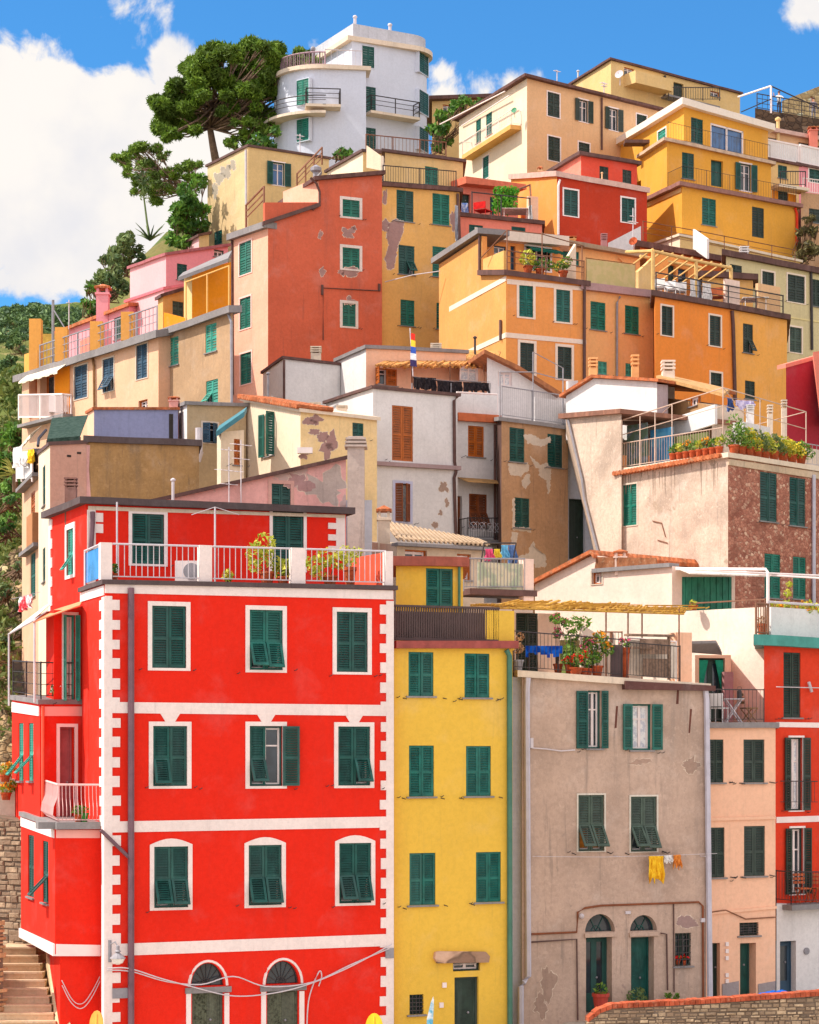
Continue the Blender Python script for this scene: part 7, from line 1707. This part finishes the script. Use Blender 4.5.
pot('round yellow flowered bush in a pot on the white banded house terrace', m.floor(528, .7), .25, .4, [(0, .35, .45, 170)], LIME, flower=YELF, size=.1); pot('pale green low plants along the railing of the white banded house', m.floor(540, .5), .25, .3, [(-.3, .2, .25, 60), (.1, .3, .3, 80), (.5, .2, .25, 60)], MID, size=.1); pot('plants with yellow blooms by the sloping parapet of the white banded house', m.floor(563, .6), .25, .35, [(-.2, .3, .3, 90), (.2, .5, .3, 90)], MID, flower=YELF, size=.1)
# roof terrace of the stone side house
for i in range(8):
    pos = ('first', 'second', 'third', 'fourth', 'fifth', 'sixth', 'seventh', 'eighth')[i]
    x = 673 + i * 6.6; pot('%s from left of the row of terracotta pots along the stained house roof edge' % pos, big.main.floor(x, .05, 'L'), .16, .3, [(0, .14 + .06 * (i % 3), .17, 60), (.08, .3, .1, 30)], (MID, LIME, GREYG)[i % 3], flower=(None, None, ORF)[i % 3], group='terracotta pots in a row')
specs = [(734, .9, 'tall leafy shrub at the corner of the planted roof terrace', MID, None, 1.0), (741, .7, 'second leafy shrub from the corner of the planted roof terrace', MID, None, .8), (749, .55, 'bush with yellow blooms in an orange pot on the planted roof terrace', LIME, YELF, .6), (757, .55, 'olive green shrub in a terracotta trough on the planted roof terrace', GREYG, None, .6), (765, .5, 'yellowish bush by a dark pot on the planted roof terrace', LIME, None, .5), (774, .5, 'grey green bush halfway along the planted roof terrace', GREYG, None, .5), (783, .45, 'yellow leaved bush on the right half of the planted roof terrace', LIME, YELF, .5), (792, .4, 'low golden bush near the right end of the planted roof terrace', LIME, YELF, .4), (801, .4, 'last low bush at the right end of the planted roof terrace', MID, None, .4)]
for x, h, lb, mt, fl_, k in specs: pot(lb, big.main.floor(x, .05), .22, .35, [(-.25, h * .3, .28 * (.7 + k * .4), 110), (.1, h * .6, .32 * (.7 + k * .4), 140), (.3, h * .2, .25, 80), (0, h, .22 * k + .1, 70)], mt, flower=fl_, group='bushes on the planted roof terrace')
# cream terrace, right
cm_ = [b for b in ALLB if b.h.o.name == 'orange_red_house'][0]
pot('tall yellow green cactus on the white walled terrace at the right edge', cm_.floor(786, 1.0), .2, .5, [(0, .3, .14, 60), (.02, .6, .14, 60), (.05, .95, .12, 60), (.1, 1.25, .09, 40)], LIME, size=.06); pot('orange flowered plants on the white walled terrace at the right edge', cm_.floor(800, .9), .25, .75, [(-.3, .2, .25, 90), (.2, .25, .25, 90), (.5, .2, .2, 60)], LIME, flower=ORF); pot('terracotta potted plant behind the white wall near its left end', cm_.floor(776, .9), .18, .85, [(0, .15, .2, 70)], LIME, flower=ORF)
pot('terracotta pot behind the rusty railing left of the white walled terrace', cm_.floor(762, .6), .16, .4, [(0, .1, .14, 40)], DRY)
pot('orange pot on the cream side wall beside the teal boards', P(693, 610, 71.7), .16, .16, [(0, .08, .12, 30)], LIME)
# ground-floor pots in front of the beige house
f = bei.main.F
for x, y, r, h, lb, sp, mt, pm in ((596, 1010, .24, .52, 'big red jar planter left of the first arched doorway', [(0, .1, .2, 60)], MID, paint('red_jar', C3(186, 60, 44), .15)), (632, 1013, .2, .3, 'round clipped green bush between the two arched doorways', [(0, .2, .3, 160)], GREYG, POT), (664, 1008, .1, .3, 'small red pot right of the second arched doorway, left one', [(0, .08, .09, 30)], MID, POT), (671.5, 1008, .1, .28, 'small red pot under the barred window, right one', [(0, .08, .09, 30)], MID, POT)):
    p = f.pt(x, y, .3); pot(lb, p, r, h, sp, mt, pm)
for x, lb in ((679.5, 'left little pot of red flowers inside the barred window'), (686, 'right little pot of red flowers inside the barred window')): pot(lb, f.pt(x, 965.5, -.11), .07, .14, [(0, .07, .08, 30)], MID, flower=REDF, size=.04)
mb = MB(); c = P(774, 997, 62); 
for i in range(9): mb.ball(c + V((RND.uniform(-.4, .4), RND.uniform(-.2, .2), RND.uniform(-.05, .1))), RND.uniform(.12, .2), (1.2, 1, .8), 8, 5)
tag(mb.build('tarpaulin', cloth('blue_plastic', C3(30, 90, 180)), loc=c), 'crumpled blue plastic sheet behind the rubble wall', 'tarpaulin')
# boards leaning at the street
def board(name, label, pts, Y, mat, lean=.25, th=.06):
    q = [P(x, y, Y) for x, y in pts]; z0 = min(p.z for p in q); q = [p + V((0, (p.z - z0) * lean, 0)) for p in q]
    mb = MB(); mb.prism(q, V((0, th, 0))); e = empty(name, P(sum(p[0] for p in pts) / len(pts), max(p[1] for p in pts), Y), label, 'kayak'); mb.build('hull', mat, e)
    mb = MB(); a = q[0].lerp(q[-1], .5); b = q[len(q) // 2]; mb.tube([a + V((0, -.02, 0)), b + V((0, -.02, -.08))], .02, 5); mb.build('ridge', mat, e); return e
board('kayak', 'yellow kayak with a rounded tip standing against the red house', [(364, 1070)] + [(374 - 9 * math.cos(math.pi * i / 10), 1030 - 15 * math.sin(math.pi * i / 10)) for i in range(11)] + [(384, 1070)], 56.2, paint('yellow_plastic', C3(240, 190, 20), .1, .35))
board('kayak', 'pointed pale blue and white kayak leaning by the barred window of the yellow house', [(425, 1060), (427, 1020), (431, 1004), (433.5, 998), (434, 1006), (433, 1024), (431, 1060)], 58.8, cloth('blue_white_plastic', C3(90, 180, 210), C3(230, 236, 236), 3))
board('kayak', 'small orange yellow kayak tip at the foot of the red house corner', [(88, 1060)] + [(95 - 7 * math.cos(math.pi * i / 8), 1026 - 14 * math.sin(math.pi * i / 8)) for i in range(9)] + [(103, 1060)], 55.8, paint('orange_plastic', C3(240, 170, 70), .1, .35))
# flag
e = empty('flag', P(412, 372, 103.4), 'rainbow coloured flag drooping from a thin pole over the cane awning', 'flag'); mb = MB(); mb.tube([P(413, 376, 103.4), P(410, 328, 103.4)], .03, 5); mb.build('pole', PALEMETAL, e)
FL = [cloth('flag_%s' % k, C3(*c_)) for k, c_ in (('red', (214, 50, 40)), ('yellow', (236, 190, 60)), ('blue', (60, 90, 180)), ('white', (220, 220, 230)), ('dark', (60, 50, 90)))]; mb = MB()
for i in range(5):
    y0, y1 = 333 + i * 6.6, 333 + (i + 1) * 6.6
    mb.hexa([P(411 - i * .2, y1, 103.35), P(415 + i * .5, y1 + 1, 103.2), P(415 + i * .5, y1 + 1, 103.25), P(411 - i * .2, y1, 103.4), P(411 - i * .2, y0, 103.35), P(415 + i * .4, y0 + 1, 103.2), P(415 + i * .4, y0 + 1, 103.25), P(411 - i * .2, y0, 103.4)], i)
mb.build('cloth', FL, e)
# vine screen, terrace furniture and a parasol-less table on the pink terrace
m = [b for b in ALLB if b.h.o.name == 'pink_terrace_house'][0]
e = empty('climbing_vine', m.floor(505, 1.6), 'bright green vine curtain hanging on the pink terrace', 'plant'); mb = MB()
for i in range(60):
    t = RND.random(); s_ = RND.random(); tuft(mb, P(496 + t * 20 - s_ * 4 * t, 189 + s_ * 21 + t * 1, 131.3), .28, 14, .15)
mb.build('foliage', leafmat('vine_leaves', C3(60, 140, 40), C3(120, 180, 60)), e, recalc=False); mb = MB(); mb.tube([m.floor(499, 1.6), P(497, 189, 131.3), P(516, 190, 131.6)], .06, 5); mb.build('stem', TWIG, e)
table('table under a pale pink cloth on the pink terrace', m.floor(515, 1.2), 1.7, cloth('pale_pink_cloth', C3(240, 206, 200))); chair('dark red deck chair on the left half of the pink terrace', m.floor(483, .8), 2.6, REDF, .8); washing('white towel over the end of the pink terrace railing', m.F.back(.1).pt(528, 206), m.F.back(.1).pt(532, 205), 1.0, WT); washing('blue and white clothes hung by the dark door of the pink terrace', m.F.back(1.5).pt(461, 203), m.F.back(1.5).pt(468, 203), .7, cloth('blue_white_linen', C3(110, 140, 200), C3(226, 226, 236), 3))
washing('grey cloth hanging on the pipe between the yellow and pink houses', P(455, 205, 125), P(458, 206, 125), 2.0, cloth('grey_linen', C3(180, 180, 190)))
# two people on the terrace at the top right
def person(label, base, H_, shirt, trousers, arms):
    e = empty('person', base, label, 'person', 'people on the skyline terrace'); b = V(base); k = H_ / 1.72
    J = dict(pelvis=(0, 0, .93), waist=(0, 0, 1.1), chest=(0, 0, 1.33), neck=(0, 0, 1.48), head0=(0, 0, 1.56), head=(0, -.01, 1.68), sL=(-.18, 0, 1.4), sR=(.18, 0, 1.4), hL=(-.09, 0, .88), hR=(.09, 0, .88), kL=(-.1, -.02, .48), kR=(.1, -.02, .48), aL=(-.1, .02, .08), aR=(.1, .02, .08), tL=(-.1, -.14, .03), tR=(.1, -.14, .03))
    J.update(arms); names = list(J); vs = [b + V(J[n]) * k for n in names]
    E = [('pelvis', 'waist'), ('waist', 'chest'), ('chest', 'neck'), ('neck', 'head0'), ('head0', 'head'), ('chest', 'sL'), ('sL', 'eL'), ('eL', 'wL'), ('wL', 'fL'), ('chest', 'sR'), ('sR', 'eR'), ('eR', 'wR'), ('wR', 'fR'), ('pelvis', 'hL'), ('hL', 'kL'), ('kL', 'aL'), ('aL', 'tL'), ('pelvis', 'hR'), ('hR', 'kR'), ('kR', 'aR'), ('aR', 'tR')]
    R = dict(pelvis=.14, waist=.125, chest=.15, neck=.055, head0=.075, head=.1, sL=.075, sR=.075, eL=.045, eR=.045, wL=.032, wR=.032, fL=.035, fR=.035, hL=.1, hR=.1, kL=.06, kR=.06, aL=.042, aR=.042, tL=.045, tR=.045)
    me = bpy.data.meshes.new('body'); me.from_pydata([tuple(v - b) for v in vs], [(names.index(a), names.index(c)) for a, c in E], []); ob = bpy.data.objects.new('body', me); COL.objects.link(ob); ob.parent = e
    ob.modifiers.new('s', 'SKIN'); ob.modifiers.new('d', 'SUBSURF').levels = 1
    for i, n in enumerate(names): r = R[n] * k; me.skin_vertices[0].data[i].radius = (r, r * .85)
    me.skin_vertices[0].data[0].use_root = True; bpy.context.view_layer.update()
    m2 = bpy.data.meshes.new_from_object(ob.evaluated_get(bpy.context.evaluated_depsgraph_get())); ob.modifiers.clear(); ob.data = m2
    sk = paint('skin', C3(206, 150, 120), .05, .6); m2.materials.clear()
    for q in (sk, shirt, trousers): m2.materials.append(q)
    for p in m2.polygons:
        z = p.center.z / k; p.material_index = 0 if z > 1.47 or abs(p.center.x) > .3 * k else (1 if z > .95 else 2)
        p.use_smooth = True
    mb = MB(); mb.ball(b + V((0, .015, 1.72)) * k, .105 * k, (1, 1.1, .8)); mb.build('hair', BROWNEDGE, e); return e
gw = [b for b in ALLB if b.h.o.name == 'garden_wall'][0]
person('person in a white top with raised arms at the skyline terrace railing', gw.floor(779, .6), 1.7, WT, cloth('dark_trousers', C3(60, 60, 80)), dict(eL=(-.36, -.08, 1.3), wL=(-.42, -.18, 1.52), fL=(-.42, -.2, 1.62), eR=(.34, -.08, 1.24), wR=(.3, -.28, 1.12), fR=(.28, -.34, 1.1)))
person('person in grey clothes standing before the pale stone tower', gw.floor(813.5, .8), 1.75, cloth('grey_shirt', C3(120, 110, 120)), cloth('grey_trousers', C3(150, 146, 156)), dict(eL=(-.27, 0, 1.14), wL=(-.28, -.05, .9), fL=(-.28, -.07, .8), eR=(.27, 0, 1.14), wR=(.28, -.05, .9), fR=(.28, -.07, .8)))
# pots by the stairs wall
for i, (x, y, lb) in enumerate(((5, 782, 'orange flower pot on the grey pillar at the left edge, upper one'), (6, 800, 'orange flower pot at the left edge, lower one'))): pot(lb, P(x, y, 63.3), .16, .22, [(0, .1, .2, 70), (.15, .2, .15, 40)], GREEN3, flower=ORF)
mb = MB(); a = P(-4, 779, 63.6); mb.box(a.x, a.x + .55, a.y, a.y + .5, -9, a.z); tag(mb.build('pillar', plaster('grey_pillar', C3(196, 176, 160), .4), loc=a), 'pale grey pillar with a flower pot at the left edge', 'pillar')
# ================================================================== light, sky, camera
SUN = V((-1.0, -.18, 1.25)).normalized()
el = math.asin(SUN.z); az = math.atan2(SUN.x, SUN.y)
w = bpy.data.worlds.new('World'); scene.world = w; w.use_nodes = True
nt = w.node_tree; N = nt.nodes; Lk = nt.links.new; bg = N['Background']
sky = N.new('ShaderNodeTexSky'); sky.sky_type = 'NISHITA'; sky.sun_disc = False
sky.sun_elevation = el; sky.sun_rotation = az % (2 * math.pi); sky.air_density = 1.0; sky.dust_density = .6; sky.ozone_density = 2.5
tc = N.new('ShaderNodeTexCoord'); gen = tc.outputs['Generated']
def nmath(op, a, b=None, c=None):
    q = N.new('ShaderNodeMath'); q.operation = op
    for i, x in enumerate((a, b, c)):
        if x is None: continue
        if isinstance(x, (int, float)): q.inputs[i].default_value = x
        else: Lk(x, q.inputs[i])
    return q.outputs[0]
def nnoise(scale, detail, rough, dist=0.0, sc=(1, 1, 1)):
    mp = N.new('ShaderNodeMapping'); mp.inputs['Scale'].default_value = sc; Lk(gen, mp.inputs['Vector'])
    q = N.new('ShaderNodeTexNoise'); q.inputs['Scale'].default_value = scale; q.inputs['Detail'].default_value = detail
    q.inputs['Roughness'].default_value = rough; q.inputs['Distortion'].default_value = dist; Lk(mp.outputs[0], q.inputs['Vector']); return q.outputs['Fac']
def smooth(x, a, b, lo=0.0, hi=1.0):
    q = N.new('ShaderNodeMapRange'); q.interpolation_type = 'SMOOTHSTEP'
    for k, vv in (('From Min', a), ('From Max', b), ('To Min', lo), ('To Max', hi)): q.inputs[k].default_value = vv
    Lk(x, q.inputs['Value']); return q.outputs['Result']
blobs = [(50, 140, 84, 1), (118, 124, 60, 1), (60, 190, 112, 1), (10, 78, 30, .8), (140, 180, 100, 1), (110, 252, 58, .9), (75, 262, 36, .5), (168, 54, 20, .5), (182, 80, 40, .6), (200, 150, 80, .8),
         (446, 100, 24, .6), (486, 92, 24, .4), (440, 74, 16, .4), (515, 88, 20, .4), (812, 8, 26, .62), (312, 40, 18, .22), (130, 10, 40, .3)]
fld = None
for x, y, r, k in blobs:
    d = V(((x - CX) / F, 1, (HY - y) / F)).normalized()
    vm = N.new('ShaderNodeVectorMath'); vm.operation = 'DISTANCE'; Lk(gen, vm.inputs[0]); vm.inputs[1].default_value = d
    q = nmath('MULTIPLY', nmath('SUBTRACT', 1.0, nmath('DIVIDE', vm.outputs['Value'], r / F * 1.15)), float(k))
    q = nmath('MAXIMUM', q, -1.0)
    fld = q if fld is None else nmath('MAXIMUM', fld, q)
n1 = nnoise(34, 10, .6, .25); n2 = nnoise(5, 5, .55)
fld2 = nmath('ADD', fld, nmath('MULTIPLY', nmath('SUBTRACT', n1, .5), 1.7))
local = smooth(fld2, .06, .34)
# cumulus added out of view, extra bright to fill the shaded fronts
sp = N.new('ShaderNodeSeparateXYZ'); Lk(gen, sp.inputs[0])
away = smooth(sp.outputs['Y'], .8, .3)
rest = nmath('MULTIPLY', smooth(nnoise(3.2, 7, .6, .2), .34, .52), away)
n3 = nnoise(16, 5, .55)
shade = N.new('ShaderNodeMix'); shade.data_type = 'RGBA'; Lk(smooth(n3, .38, .68), shade.inputs[0])
CK = CLOUD_K
shade.inputs[6].default_value = (1.0 * CK, .95 * CK, .90 * CK, 1); shade.inputs[7].default_value = (.84 * CK, .83 * CK, .86 * CK, 1)
tint = N.new('ShaderNodeMix'); tint.data_type = 'RGBA'; tint.blend_type = 'MULTIPLY'; tint.inputs[0].default_value = 1
Lk(sky.outputs[0], tint.inputs[6]); tint.inputs[7].default_value = SKY_TINT
mx = N.new('ShaderNodeMix'); mx.data_type = 'RGBA'; Lk(local, mx.inputs[0]); Lk(tint.outputs[2], mx.inputs[6]); Lk(shade.outputs[2], mx.inputs[7])
mx2 = N.new('ShaderNodeMix'); mx2.data_type = 'RGBA'; Lk(rest, mx2.inputs[0]); Lk(mx.outputs[2], mx2.inputs[6]); mx2.inputs[7].default_value = (CLOUD_FILL, CLOUD_FILL * .94, CLOUD_FILL * .92, 1)
Lk(mx2.outputs[2], bg.inputs['Color']); bg.inputs['Strength'].default_value = SKY_S
sd = bpy.data.lights.new('sun', 'SUN'); sd.energy = SUN_S; sd.angle = rad(.53); sd.color = (1.0, .93, .82)
so = bpy.data.objects.new('sun', sd); COL.objects.link(so); so.rotation_euler = (-SUN).to_track_quat('-Z', 'Y').to_euler(); so.location = SUN * 100

cd = bpy.data.cameras.new('camera'); cam = bpy.data.objects.new('camera', cd); COL.objects.link(cam)
cam.location = (0, 0, 0); cam.rotation_euler = (rad(90), 0, 0)
cd.sensor_fit = 'HORIZONTAL'; cd.sensor_width = 36; cd.lens = F / 819 * 36; cd.shift_y = (HY - 512) / 819; cd.clip_end = 6000; cd.clip_start = .5
scene.camera = cam
scene.render.resolution_x = 819; scene.render.resolution_y = 1024
scene.view_settings.view_transform = 'Standard'; scene.view_settings.look = 'None'; scene.view_settings.gamma = 1.0
scene.view_settings.exposure = EXPO; scene.view_settings.use_curve_mapping = False
finish_bodies()
